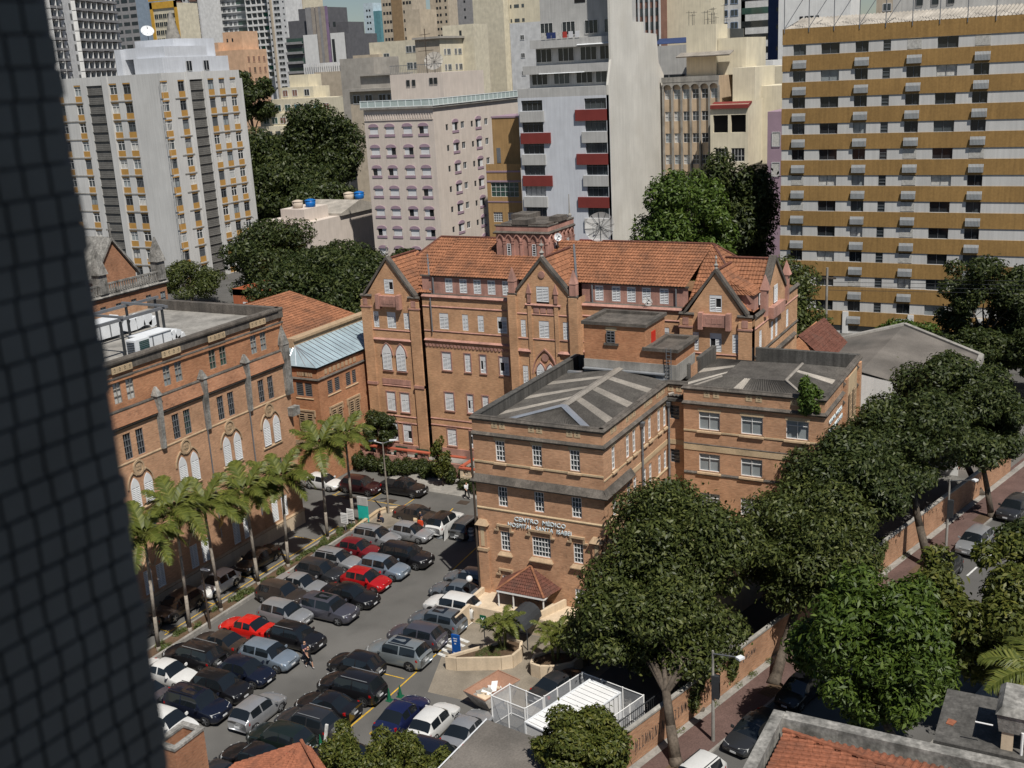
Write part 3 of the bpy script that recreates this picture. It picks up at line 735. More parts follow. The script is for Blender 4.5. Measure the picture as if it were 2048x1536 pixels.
# cream podium, ramp parapets
mb = MB(); mb.box(64.8, 67.88, 30.3, 40.4, -.05, 1.0); mb.box(64.6, 64.8, 30.3, 40.4, -.05, 1.35); mb.box(64.8, 67.9, 40.4, 40.65, -.05, 1.4)
mb.prism([(64.8, 34.9, 1.0), (64.8, 34.9, 1.5), (67.8, 33.7, 1.6), (67.8, 33.7, 1.0)], (0, -.2, 0)); mb.box(62.4, 64.6, 39.9, 40.15, -.05, 1.5); mb.box(62.2, 64.4, 30.5, 30.8, -.05, 1.5)
mb.build('podium', 'cream_wall', med)
# ---------------------------------------------------------------- brick ward block on the left
lw = thing('brick_ward', (75.6, 64.2, 0), 'long brick ward with pointed white shutters behind the palms', 'building')
LY = Frame('Y', 64.2)
BAY = [72.45, 67.32, 62.17, 57.1, 52.0, 46.9]
mw = MB(); ml = MB(); ms = MB(); mo = MB(); mt = MB()
hs = []
for b in BAY:
    for s in (-.63, .63): hs += [(b + s - .38, b + s + .38, 17.18, 18.8), (b + s - .38, b + s + .38, 12.8, 14.85), (b + s - .36, b + s + .36, 6.1, 7.2)]
    for s in (-.66, .66): hs += [(b + s - .42, b + s + .42, 1.62, 3.62)]
wall(mw, LY, 44.0, 75.6, 1.25, 15.6, [h for h in hs if h[3] < 15.6], .2, 0, 0)
wall(mw, LY, 44.0, 75.6, 16.6, 20.3, [h for h in hs if h[2] > 15.6], .14, 1, 1, d=-.25)
mw.face([(75.6, 64.2, 0), (75.6, 80, 0), (75.6, 80, 20.3), (75.6, 64.2, 20.3)]); mw.face([(44, 80, 0), (44, 80, 20.3), (75.6, 80, 20.3), (75.6, 80, 0)])
mw.build('wall', ['brick_tan', 'brick_red'], lw)
mb = MB(); P = LY.p
mb.hexa([P(44, .28, 15.6), P(75.7, .28, 15.6), P(75.7, 0, 15.6), P(44, 0, 15.6), P(44, .02, 16.65), P(75.7, .02, 16.65), P(75.7, -.3, 16.65), P(44, -.3, 16.65)])
mb.build('parapet', 'brick_old', lw)
cornice(ml, LY, 44, 75.7, 15.3, .38, .55, 0, 0, .3); cornice(ml, LY, 44, 75.7, 16.6, .25, .15); cornice(ml, LY, 44, 75.6, 19.1, .18, .05, 0, 0, .15); cornice(ml, LY, 44, 75.7, 20.25, .3, .12, 0, 0, .2)
ml.fb(LY, 44, 75.6, -.6, -.1, 19.6, 20.5); ml.box(75.2, 75.75, 64.2, 80, 19.6, 20.5)
ml.build('cornice', 'cornice', lw)
mb = MB(); mb.box(44, 75.3, 64.7, 80, 19.3, 19.62); mb.build('flat_roof', 'concrete', lw)
cornice(ms, LY, 44, 75.7, 12.5, .22, .14); cornice(ms, LY, 44, 75.7, 1.15, .32, .3)
ms.fb(LY, 44, 75.6, 0, .1, 0, 1.2, 1)
ms.build('band', ['stone_trim', 'cream_wall'], lw)
# top-floor windows (bricked, white and green panes), second row with iron frames, arched shutters
TG = ['glass_pale', 'glass_pale', 'glass_green', 'glass_pale', 'curtain', 'glass_mid']
for i, b in enumerate(BAY):
    for s in (-.63, .63):
        g = ['glass_pale', 'glass_green', 'glass_pale', 'curtain', 'glass_mid', 'glass_mid'][i]
        put(k_simple(.76, 1.62, g, 'fibre_light', (.5,), (.36, .68), dp=.09), LY, b + s, 17.18, lw, d=-.25)
        put(k_simple(.76, 2.05, 'glass_green' if (i == 2 and s > 0) else 'glass_dark', 'grey_metal', (.33, .66), (.25, .5, .74), dp=.12), LY, b + s, 12.8, lw)
        put(k_simple(.72, 1.1, 'glass_mid', 'grey_metal', (.5,), (.5,), dp=.1), LY, b + s, 6.1, lw)
    for s in (-.66, .66):
        put(k_shutter(.86, 2.45, .32, True, 0, .12, i), LY, b + s, 8.85, lw)
        put(k_shutter(.84, 2.0, .06, False, 0, .0, i), LY, b + s, 1.62, lw, d=-.06)
    # arched hood with medallion
    hm = MB()
    for s in (-.66, .66):
        a = arch_pts(1.16, 2.45 + .34, 6, 1.1); c = arch_pts(1.36, 2.45 + .46, 6, 1.1)
        n = len(a)
        for k in range(1, n - 2):
            if s < 0 and a[k][0] > .3 or s > 0 and a[k][0] < -.3: continue
            hm.hexa([LY.p(b + s + a[k][0], 0, 8.85 + a[k][1]), LY.p(b + s + c[k][0], 0, 8.85 + c[k][1]), LY.p(b + s + c[k + 1][0], 0, 8.85 + c[k + 1][1]), LY.p(b + s + a[k + 1][0], 0, 8.85 + a[k + 1][1]),
                     LY.p(b + s + a[k][0], .12, 8.85 + a[k][1]), LY.p(b + s + c[k][0], .12, 8.85 + c[k][1]), LY.p(b + s + c[k + 1][0], .12, 8.85 + c[k + 1][1]), LY.p(b + s + a[k + 1][0], .12, 8.85 + a[k + 1][1])])
    N = 18
    for k in range(N):
        t0, t1 = 2 * PI * k / N, 2 * PI * (k + 1) / N
        q = lambda r, t, d: LY.p(b + r * math.cos(t), d, 11.95 + r * 1.12 * math.sin(t))
        hm.hexa([q(.42, t0, 0), q(.56, t0, 0), q(.56, t1, 0), q(.42, t1, 0), q(.42, t0, .12), q(.56, t0, .12), q(.56, t1, .12), q(.42, t1, .12)])
    hm.fprism(LY, [(b + .42 * math.cos(2 * PI * k / N), 11.95 + .47 * math.sin(2 * PI * k / N)) for k in range(N)], 0, .05)
    for k in range(4):
        t = PI / 4 + k * PI / 2; hm.fprism(LY, [(b + .16 * math.cos(t) + .11 * math.cos(2 * PI * j / 8), 11.95 + .16 * math.sin(t) + .11 * math.sin(2 * PI * j / 8)) for j in range(8)], .05, .09)
    cornice(hm, LY, b - 1.25, b + 1.25, 8.5, .32, .3)
    for s in (-1, 1): hm.fprism(LY, [(b + s * .66 - .66, 3.7), (b + s * .66 - .55, 3.7), (b + s * .66, 4.55), (b + s * .66 + .55, 3.7), (b + s * .66 + .66, 3.7), (b + s * .66, 4.75)], 0, .1)
    hm.build('arch_hood', 'stone_trim', lw)
    # pierced blocks under the parapet
    for q in range(4): put(VB, LY, b - .75 + .5 * q - .1, 19.55, lw, d=.02, name='vent_block')
# pinnacled buttresses between the bays
for x in (70.05, 64.87, 59.83, 54.6, 49.5):
    hm = MB(); hm.fb(LY, x - .2, x + .2, -.1, .42, 15.7, 16.9)
    P = LY.p; hm.hexa([P(x - .3, .5, 16.9), P(x + .3, .5, 16.9), P(x + .3, -.2, 16.9), P(x - .3, -.2, 16.9), P(x - .05, .2, 17.6), P(x + .05, .2, 17.6), P(x + .05, 0, 17.6), P(x - .05, 0, 17.6)])
    hm.hexa([P(x - .2, .28, 12.6), P(x + .2, .28, 12.6), P(x + .2, 0, 12.6), P(x - .2, 0, 12.6), P(x - .2, .42, 15.7), P(x + .2, .42, 15.7), P(x + .2, 0, 15.7), P(x - .2, 0, 15.7)])
    hm.build('buttress', 'concrete_mossy', lw)
for x in (69.9, 64.7, 54.4):
    mb = MB(); mb.tube((x, 64.05, 3.0), (x, 64.05, 14.9), .06, n=6); mb.build('drainpipe', 'grey_metal', lw)
hm = MB(); hm.fb(LY, 74.9, 75.75, -.1, .3, 12.6, 17.2); P = LY.p
hm.hexa([P(74.9, .35, 17.2), P(75.75, .35, 17.2), P(75.75, -.35, 17.2), P(74.9, -.35, 17.2), P(75.28, .05, 18.9), P(75.36, .05, 18.9), P(75.36, -.05, 18.9), P(75.28, -.05, 18.9)])
hm.fb(LY, 74.95, 75.95, 0, .6, 10.6, 11.4); hm.build('corner_pinnacle', 'concrete_mossy', lw)

# rooftop plant on the ward: steel frame, air handlers, ducts, condenser, sheet-metal hut
def roofthing(name, loc, label, cat, group=None): return thing(name, loc, label, cat, group)
t = roofthing('steel_frame', (62, 68, 19.6), 'grey steel gantry standing over the rooftop air handlers', 'steel frame')
mb = MB()
for x, y in ((55.5, 67.2), (60.2, 67.2), (64.6, 67.2), (55.5, 71.2), (60.2, 71.2), (64.6, 71.2), (68.0, 71.4)): mb.box(x - .08, x + .08, y - .08, y + .08, 19.6, 22.5)
mb.build('post', 'dark_metal', t)
mb = MB()
for y in (67.2, 71.2): mb.box(50, 65.2, y - .12, y + .12, 22.5, 22.72)
for x in (55.5, 60.2, 64.6): mb.box(x - .1, x + .1, 66.9, 71.6, 22.73, 22.9)
mb.box(64.6, 68.2, 71.1, 71.3, 22.5, 22.7); mb.build('beam', 'grey_metal', t)
def ahu(x, y, label, lx=2.6, ly=1.7, h=1.5):
    t = roofthing('air_handler', (x, y, 19.6), label, 'air handler', 'rooftop air handlers')
    mb = MB(); mb.box(x, x + lx, y, y + ly, 19.9, 19.7 + h); mb.box(x - .08, x + lx + .08, y - .08, y + ly + .08, 19.7 + h, 19.78 + h); mb.build('casing', 'white_metal', t)
    mb = MB()
    for a in (0, lx - .1):
        for b in (0, ly - .1): mb.box(x + a, x + a + .1, y + b, y + b + .1, 19.6, 19.9)
    mb.box(x + lx * .3, x + lx * .34, y - .02, y, 19.95, 19.6 + h); mb.box(x + lx * .66, x + lx * .7, y - .02, y, 19.95, 19.6 + h); mb.build('leg', 'grey_metal', t)
ahu(62.2, 73.0, 'white air handler under the far end of the steel frame', 3.0); ahu(61.5, 66.4, 'white air handler near the parapet of the brick ward', 3.0, 1.5, 1.2); ahu(54.5, 71.8, 'white air handler beside the arched duct', 2.2)
def duct(pts, r, label):
    mb = MB()
    for k in range(len(pts) - 1):
        a, b = Vector(pts[k]), Vector(pts[k + 1]); s = Vector((0, r, 0)); n = (b - a).cross(s).normalized() * r
        mb.hexa([tuple(a - s - n), tuple(b - s - n), tuple(b + s - n), tuple(a + s - n), tuple(a - s + n), tuple(b - s + n), tuple(b + s + n), tuple(a + s + n)])
    o = mb.build('duct', 'white_metal', None, org=(pts[0][0], pts[0][1], 19.6)); tag(o, label, 'duct', 'rooftop ducts')
duct([(65.2, 73.8, 21.1), (65.8, 73.8, 20.6), (66.6, 73.8, 20.3), (67.4, 73.8, 20.3), (68.3, 73.8, 20.5), (69.2, 73.8, 20.3), (69.5, 73.8, 19.7)], .5, 'long pale duct running from the far air handler')
duct([(56.8, 72.6, 20.8), (57.3, 72.6, 21.0), (57.8, 72.6, 20.8), (58.2, 72.6, 20.3), (58.4, 72.6, 19.65)], .5, 'arched pale duct turning down into the roof')
duct([(64.7, 67.0, 20.2), (65.2, 67.0, 20.4), (65.7, 67.0, 20.2), (65.9, 67.0, 19.7)], .4, 'short curved duct beside the parapet')
t = roofthing('condenser', (59.6, 65.3, 19.6), 'white condenser with green louvred front at the parapet', 'condenser')
mb = MB(); mb.box(59.6, 61.1, 65.3, 66.3, 19.65, 21.2); mb.build('casing', 'white_metal', t)
mb = MB()
for i in range(9): mb.box(60.0, 61.0, 65.26, 65.3, 19.85 + .14 * i, 19.93 + .14 * i)
mb.build('louvre', 'glass_green', t)
mb = MB()
for i in range(9): mb.box(59.57, 59.6, 65.4, 66.2, 19.85 + .14 * i, 19.92 + .14 * i)
mb.build('grille', 'dark_metal', t)
mb = MB()
for i in range(40): mb.box(49.5 + i * .16, 49.5 + i * .16 + .11, 65.2, 65.26, 19.65, 21.6)
mb.box(49.5, 55.9, 65.26, 68.2, 19.65, 21.62); mb.box(49.4, 56.0, 65.1, 68.3, 21.62, 22.2)
o = mb.build('plant_hut', 'white_metal', None, org=(52.5, 66.5, 19.6)); tag(o, 'white ribbed metal hut on the roof of the brick ward', 'hut')

# ---------------------------------------------------------------- low link between the ward and the hospital
lk = thing('link_building', (84.8, 68.4, 0), 'brick link building with glass canopy between the ward and the hospital', 'building')
KX = Frame('X', 84.8); KY = Frame('Y', 68.4)
mw = MB(); hs = [(-74.6 + .0, -73.7, 9.1, 10.5), (-73.4, -72.5, 9.1, 10.5), (-71.2, -70.3, 9.1, 10.5), (-70.1, -69.2, 9.1, 10.5)]
wall(mw, KX, -80, -68.4, 0, 12.0, hs, .15); hy = [(86.3, 87.1, 9.0, 10.4), (87.5, 88.3, 9.0, 10.4), (89.4, 90.2, 9.0, 10.4), (90.5, 91.2, 9.0, 10.4)]
wall(mw, KY, 84.8, 99, 0, 12.0, hy, .15); mw.build('wall', 'brick_red', lk)
LV = k_simple(.86, 1.38, 'glass_mid', 'grey_metal', (), (.14, .28, .42, .57, .71, .85), dp=.08)
for h in hs: put(LV, KX, (h[0] + h[1]) / 2, 9.1, lk)
for h in hy: put(LV, KY, (h[0] + h[1]) / 2, 9.0, lk)
hd_ = MB()
for fr, us in ((KX, (-70.2, -73.6)), (KY, (87.3, 90.3))):
    for u in us:
        for s in (-.5, .5):
            put(k_simple(.72, 1.7, 'glass_dark', 'stone_trim', (), (.14, .28, .42, .57, .71, .85), dp=-.14), fr, u + s, 5.6, lk)
        hd_.fb(fr, u - 1.15, u + 1.15, 0, .12, 7.5, 7.68); hd_.fb(fr, u - 1.15, u - 1.0, 0, .12, 7.0, 7.5); hd_.fb(fr, u + 1.0, u + 1.15, 0, .12, 7.0, 7.5)
        hd_.fb(fr, u - 1.0, u + 1.0, 0, .05, 5.3, 7.5); cornice(hd_, fr, u - 1.1, u + 1.1, 5.2, .2, .2); cornice(hd_, fr, u - 1.1, u + 1.1, 8.75, .2, .18)
hd_.fb(KX, -80, -68.4, 0, .06, 3.6, 4.3); hd_.fb(KY, 84.8, 99, 0, .06, 3.6, 4.3)
for q in range(8): hd_.fb(KX, -70.9 + q * .3 - .4 * (q > 3), -70.7 + q * .3 - .4 * (q > 3), 0, .04, 11.2, 11.6); hd_.fb(KY, 86 + q * .7, 86.4 + q * .7, 0, .05, 11.2, 11.7)
hd_.build('moulding', 'stone_trim', lk)
cn = MB(); cornice(cn, KX, -80, -68.4, 10.75, .3, .4, 0, 0, .3); cornice(cn, KY, 84.8, 99, 10.75, .3, .4, 0, .3); cornice(cn, KX, -80, -68.4, 11.95, .25, .45, 0, 0, .35); cornice(cn, KY, 84.8, 99, 11.95, .25, .45, 0, .35)
cn.build('cornice', 'cornice', lk)
mat('skylight', (0.30, 0.38, 0.42), rough=0.2, var=0.15, spec=0.5)
mb = MB(); A = [(84.5, 80, 12.25), (84.5, 68.1, 12.25), (99, 68.1, 12.25), (99, 71.8, 13.9), (86.0, 71.8, 13.9), (86, 80, 13.9)]
mb.face([A[1], A[2], A[3], A[4]]); mb.face([A[0], A[1], A[4], A[5]]); sk = mb.build('glass_canopy', 'skylight', lk)
mb = MB()
for k in range(18):
    x = 85.2 + k * .75; mb.tube((x, 68.15, 12.3), (max(x, 86.0), 71.75, 13.93), .035, n=5)
for k in range(9): mb.tube((84.55, 68.3 + k * 1.2, 12.3), (86.0, max(71.8, 68.3 + k * 1.2), 13.93), .035, n=5)
mb.build('glazing_bar', 'zinc', lk)
mb = MB(); mb.box(85.8, 99, 71.8, 72.4, 12, 14.4); mb.box(85.8, 99, 71.6, 72.6, 14.4, 14.65); mb.build('parapet', 'stone_trim', lk)
mb = MB(); tiled(mb, (78, 72.6, 14.5), (98, 72.6, 14.5), (96, 80, 17.2), (78, 80, 17.2), .42, .3, .06); mb.face([(98, 72.6, 14.5), (98, 90, 14.5), (96, 80, 17.2)]); mb.build('tile_roof', 'tile_roof', lk)
mb = MB(); mb.box(77.9, 98, 72.5, 90, 10, 14.45); mb.build('rear_wall', 'brick_red', lk)

# ---------------------------------------------------------------- older brick block with pinnacles, behind the ward
cb = thing('castellated_building', (93, 106, 0), 'weathered brick building with stone pinnacles and balustrade, far left', 'building')
KF = Frame('Y', 104.0)
mw = MB(); hs = [(79 + 2.4 * i, 79.9 + 2.4 * i, 18.2, 20.4) for i in range(8)]
wall(mw, KF, 74, 97.0, 0, 21.4, hs, .2); mw.face([(97, 104, 0), (97, 120, 0), (97, 120, 21.4), (97, 104, 21.4)]); mw.box(76, 86.0, 107, 116, 21.5, 27.2); mw.build('wall', 'brick_old', cb)
for h in hs: put(k_simple(.86, 2.15, 'glass_pale', 'grey_metal', (.5,), (.33, .66), dp=.1), KF, (h[0] + h[1]) / 2, 18.2, cb)
cn = MB(); cornice(cn, KF, 74, 97, 21.3, .5, .8, 0, 0, .6); cn.box(74, 97.3, 103.9, 120, 21.6, 21.9); cn.box(75.4, 86.6, 106.4, 116.5, 27.2, 27.6); cn.box(77, 84, 108, 115, 27.6, 29.4); cn.box(76.6, 84.4, 107.6, 115.4, 29.4, 29.7)
cn.fb(KF, 74, 97, .0, .2, 22.9, 23.1)
for i in range(60): cn.fb(KF, 74 + i * .38, 74.18 + i * .38, .04, .16, 21.9, 22.9)
cn.build('balustrade', 'concrete_mossy', cb)
for u, w in ((-112.5, 1.2), (-110, 1.2)): put(k_simple(1.2, 1.6, 'glass_mid', 'grey_metal', (.5,), (.25, .5, .75), dp=-.1), Frame('Y', 107.0), 79.5 + (u + 112.5), 24.4, cb)
for x in (80, 87, 96.3):
    hm = MB(); hm.box(x - .6, x + .6, 103.7, 104.9, 21.9, 24.2); hm.hexa([(x - .75, 103.5, 24.2), (x + .75, 103.5, 24.2), (x + .75, 105.1, 24.2), (x - .75, 105.1, 24.2), (x - .06, 104.2, 27.2), (x + .06, 104.2, 27.2), (x + .06, 104.35, 27.2), (x - .06, 104.35, 27.2)])
    hm.build('pinnacle', 'concrete_mossy', cb)
mb = MB(); mb.prism([(87.8, 106, 21.9), (94.2, 106, 21.9), (94.2, 106, 23.2), (91, 106, 27.3), (87.8, 106, 23.2)], (0, 5, 0)); mb.build('gable', 'brick_old', cb)
mb = MB()
for a, b in (((87.4, 23.0), (91, 27.6)), ((91, 27.6), (94.6, 23.0))):
    mb.prism([(a[0], 105.7, a[1]), (b[0], 105.7, b[1]), (b[0], 105.7, b[1] + .4), (a[0], 105.7, a[1] + .4)], (0, 5.5, 0))
mb.box(90.9, 91.1, 105.8, 106, 27.9, 29.6); mb.box(90.6, 91.4, 105.82, 105.98, 28.8, 29.0); mb.build('gable_coping', 'concrete_mossy', cb)
cb.location = (97.3, 106, -5.3)
# ---------------------------------------------------------------- gabled brick hospital in the middle
ho = thing('hospital_building', (93, 47, 0), 'gabled brick hospital with terracotta roof, pink trim and white shutters', 'building')
HB = Frame('X', 92.4); HC = Frame('X', 93.0); HG = Frame('X', 92.0); HY = Frame('Y', 26.45)
mw = MB(); tr = MB(); pk = MB(); cn = MB()
W10 = k_shutter(1.06, 1.68, .3, False, 1, .0); W10b = k_shutter(1.06, 1.68, .3, False, 0, .0); W7 = k_shutter(.66, 1.68, .3, False, 0, .0); W7b = k_shutter(.66, 1.68, .3, False, 2, .0)
WT = k_shutter(1.06, 2.1, .4, False, 2, .0); WTb = k_shutter(1.06, 2.1, .4, False, 0, .0); W5 = k_shutter(.52, 1.68, .35, False, 0, .0)
WA = k_shutter(1.1, 2.7, .35, True, 0, .14); WD = k_shutter(.84, 1.42, .12, False, 0, .0)
random.seed(5)
def holes_for(lst): return [(u - w / 2, u + w / 2, z, z + h) for (u, w, z, h) in lst]
def kitfor(w, h):
    if h > 1.9: return random.choice((WT, WTb))
    if w > .9: return random.choice((W10, W10b))
    if w > .6: return random.choice((W7, W7b, W7))
    return W5
def facade(fr, u0, u1, lst, z1=17.9, mats=0):
    wall(mw, fr, u0, u1, 0.3, z1, holes_for(lst), .14, mats, mats)
    for (u, w, z, h) in lst:
        put(kitfor(w, h), fr, u, z, ho, d=-.05)
        if z < 13: pk.fb(fr, u - w / 2 - .1, u + w / 2 + .1, 0, .1, z - .12, z - .01); pk.fb(fr, u - w / 2 - .1, u - w / 2, 0, .04, z, z + h); pk.fb(fr, u + w / 2, u + w / 2 + .1, 0, .04, z, z + h); pk.fb(fr, u - w / 2 - .1, u + w / 2 + .1, 0, .05, z + h, z + h + .1)
def bay(ul, ur, third):
    c = (ul + ur) / 2
    L = []
    for du, w in ((-2.0 + .12, .66), (0, 1.06), (1.95 - .12, .66)): L.append((c + du, w, 14.74, 1.68))
    for du in (-.86, .86):
        L.append((c + du, 1.06, 5.8, 2.1)); L.append((c + du, 1.06, 2.5, 1.7 + .4))
    facade(HB, ul, ur, L)
    for du in (-.86, .86):
        put(WA, HB, c + du, 10.3, ho)
        a = arch_pts(1.26, 2.85); b = arch_pts(1.5, 3.0)
        for k in range(1, len(a) - 2):
            q = lambda p, d: HB.p(c + du + p[0], d, 10.25 + p[1])
            pk.hexa([q(a[k], 0), q(b[k], 0), q(b[k + 1], 0), q(a[k + 1], 0), q(a[k], .12), q(b[k], .12), q(b[k + 1], .12), q(a[k + 1], .12)])
        pk.fb(HB, c + du - .65, c + du + .65, 0, .14, 10.12, 10.28)
    pk.fb(HB, c - 1.75, c + 1.75, 0, .06, 8.75, 9.3); cornice(pk, HB, c - 1.75, c + 1.75, 8.5, .22, .2)
    # gable
    apex = 21.85
    gw = (c - .56, c + .56, 18.32, 19.83)
    for pts in ([(ul + .55, 17.9), (gw[0], 17.9), (gw[0], 19.83), (c, 19.83), (c, apex), ], [(c, 19.83), (gw[1], 19.83), (gw[1], 17.9), (ur - .55, 17.9), (c, apex)]):
        mw.face([HB.p(u, 0, z) for u, z in pts])
        mw.face([HB.p(u, -.5, z) for u, z in pts][::-1])
    mw.face([HB.p(gw[0], 0, 17.9), HB.p(gw[1], 0, 17.9), HB.p(gw[1], 0, 18.32), HB.p(gw[0], 0, 18.32)])
    put(k_shutter(1.1, 1.5, .2, False, 2, .0), HB, c, 18.33, ho, d=-.04)
    for s in (-1, 1):
        e = c + s * ((ur - ul) / 2 - .35)
        a0, a1 = HB.p(e, .12, 17.98), HB.p(c, .12, apex + .05)
        cn.hexa([HB.p(e, .16, 17.95), HB.p(c, .16, apex), HB.p(c, -.5, apex), HB.p(e, -.5, 17.95), HB.p(e, .16, 18.3), HB.p(c, .16, apex + .36), HB.p(c, -.5, apex + .36), HB.p(e, -.5, 18.3)])
        uu = ul if s < 0 else ur
        mw.fb(HB, min(uu, uu - s * 1.15), max(uu, uu - s * 1.15), 0, .22, .3, 17.6); pk.fb(HB, min(uu + s * .08, uu - s * 1.2), max(uu + s * .08, uu - s * 1.2), .0, .28, 16.85, 17.0); cornice(cn, HB, min(uu + s * .1, uu - s * 1.3), max(uu + s * .1, uu - s * 1.3), 17.9, .3, .45)
        pk.fb(HB, min(uu - s * .3, uu - s * .85), max(uu - s * .3, uu - s * .85), .22, .25, 17.1, 17.75)
        pk.fb(HB, min(uu, uu - s * 1.2), max(uu, uu - s * 1.2), 0, .3, 8.6, 8.9)
    # balconette
    pk.fb(HB, c - 1.3, c + 1.3, 0, .45, 17.05, 18.15); pk.fb(HB, c - 1.45, c - 1.05, 0, .55, 16.8, 18.3); pk.fb(HB, c + 1.05, c + 1.45, 0, .55, 16.8, 18.3)
    for k in range(3): tr.fb(HB, c - .72 + k * .5, c - .3 + k * .5, .45, .47, 17.35, 17.85)
    cornice(pk, HB, ul, ur, 14.45, .16, .18); cornice(pk, HB, ul + .9, ur - .9, 13.35, .32, .5); cornice(pk, HB, ul, ur, 5.2, .2, .16); cornice(pk, HB, ul, ur, 4.5, .2, .18); pk.fb(HB, ul, ur, 0, .12, .3, 2.2)
    # finial
    f = MB(); x, y, _ = HB.p(c, -.15, 0); f.lathe((x, y, apex + .3), [(.16, 0), (.1, .15), (.2, .3), (.07, .45), (.05, .8), (.12, .9), (.03, 1.15)], 8); f.build('finial', 'concrete', ho)
bay(-67.7, -60.7, 0); bay(-33.2, -27.2 + .5, 0)
def centre(u0, u1, us3, usl, dus):
    L = [(u, w, 14.86, 1.65) for u, w in us3]
    for z, h in ((10.6, 1.9), (6.3, 1.95), (2.5, 1.85)): L += [(u, w, z, h) for u, w in usl]
    wall(mw, HC, u0, u1, .3, 18.2, holes_for(L), .14)
    for (u, w, z, h) in L:
        k = kitfor(w, h) if h < 1.8 else k_shutter(1.06 if w > .9 else .68, h, .33, False, random.choice((0, 1)), .0)
        put(k, HC, u, z, ho, d=-.05)
        if z < 13: pk.fb(HC, u - w / 2 - .1, u + w / 2 + .1, 0, .1, z - .12, z - .01); pk.fb(HC, u - w / 2 - .1, u - w / 2, 0, .04, z, z + h); pk.fb(HC, u + w / 2, u + w / 2 + .1, 0, .04, z, z + h); pk.fb(HC, u - w / 2 - .1, u + w / 2 + .1, 0, .05, z + h, z + h + .1)
    cornice(pk, HC, u0, u1, 18.0, .35, .45); cornice(pk, HC, u0, u1, 17.05, .2, .18); cornice(pk, HC, u0, u1, 14.55, .16, .18); cornice(pk, HC, u0, u1, 13.5, .34, .5); cornice(pk, HC, u0, u1, 5.2, .2, .16); cornice(pk, HC, u0, u1, 4.5, .2, .18); pk.fb(HC, u0, u1, 0, .12, .3, 2.2)
    n = int((u1 - u0) / .42)
    for k in range(n): pk.fprism(HC, [(u0 + k * .42, 13.3), (u0 + k * .42 + .3, 13.3), (u0 + k * .42 + .36, 13.05), (u0 + k * .42 + .15, 12.95)], 0, .08)
    # attic wall with shutters, set back
    HA = Frame('X', 93.7)
    hl = [(u - .42, u + .42, 18.5, 19.92) for u in dus]
    wall(mw, HA, u0 - .3, u1 + .3, 18.2, 20.1, hl, .1, 1, 1)
    for u in dus: put(WD, HA, u, 18.5, ho, d=-.03)
    cn.fb(HA, u0 - .4, u1 + .4, 0, .12, 20.05, 20.2); cn.face([HC.p(u0, 0, 18.33), HC.p(u1, 0, 18.33), HC.p(u1, -.8, 18.33), HC.p(u0, -.8, 18.33)])
centre(-60.7, -50.2, [(-58.28, 1.06), (-55.82, .68), (-54.05, .68), (-51.65, 1.06)], [(-58.28, 1.06), (-55.82, .68), (-54.05, .68), (-51.65, 1.06)], [-57.86, -56.2, -54.6, -53.0, -51.37])
centre(-43.0, -33.2, [(-41.3, 1.06), (-39.2, .68), (-37.3, .68), (-35.0, 1.06)], [(-41.3, 1.06), (-39.2, .68), (-37.3, .68), (-35.0, 1.06)], [-41.55, -39.85, -38.35, -36.88, -35.17])
# central gabled bay with tall pointed window and pinnacles
cu = -46.6
L = [(cu - 2.2, .52, 14.95, 1.68), (cu, 1.06, 14.95, 1.68), (cu + 2.25, .52, 14.95, 1.68), (cu - 2.2, .6, 10.0, 2.1), (cu + 2.25, .6, 10.0, 2.1), (cu - 1.0, 1.0, 5.8, 2.1), (cu + 1.0, 1.0, 5.8, 2.1)]
wall(mw, HG, -50.2, -43.0, .3, 18.2, holes_for(L), .14)
for (u, w, z, h) in L: put(k_shutter(.56, h, .3, False, 0, .0) if w < .7 else kitfor(w, h), HG, u, z, ho, d=-.05)
for fr, y in ((-50.2, 1), (-43.0, -1)): mw.face([(92.0, -fr, .3), (93.8, -fr, .3), (93.8, -fr, 19), (92.0, -fr, 19)])
gw = (cu - .66, cu + .66, 18.46, 19.93)
mw.face([HG.p(u, 0, z) for u, z in [(-49.6, 18.2), (gw[0], 18.2), (gw[0], 19.93), (cu, 19.93), (cu, 22.45), (-49.3, 19.4), (-49.6, 19.4)]]); mw.face([HG.p(u, 0, z) for u, z in [(cu, 19.93), (gw[1], 19.93), (gw[1], 18.2), (-43.6, 18.2), (-43.6, 19.3), (-43.9, 19.3), (cu, 22.45)]])
put(k_shutter(1.3, 1.47, .2, False, 0, .0), HG, cu, 18.46, ho, d=-.04)
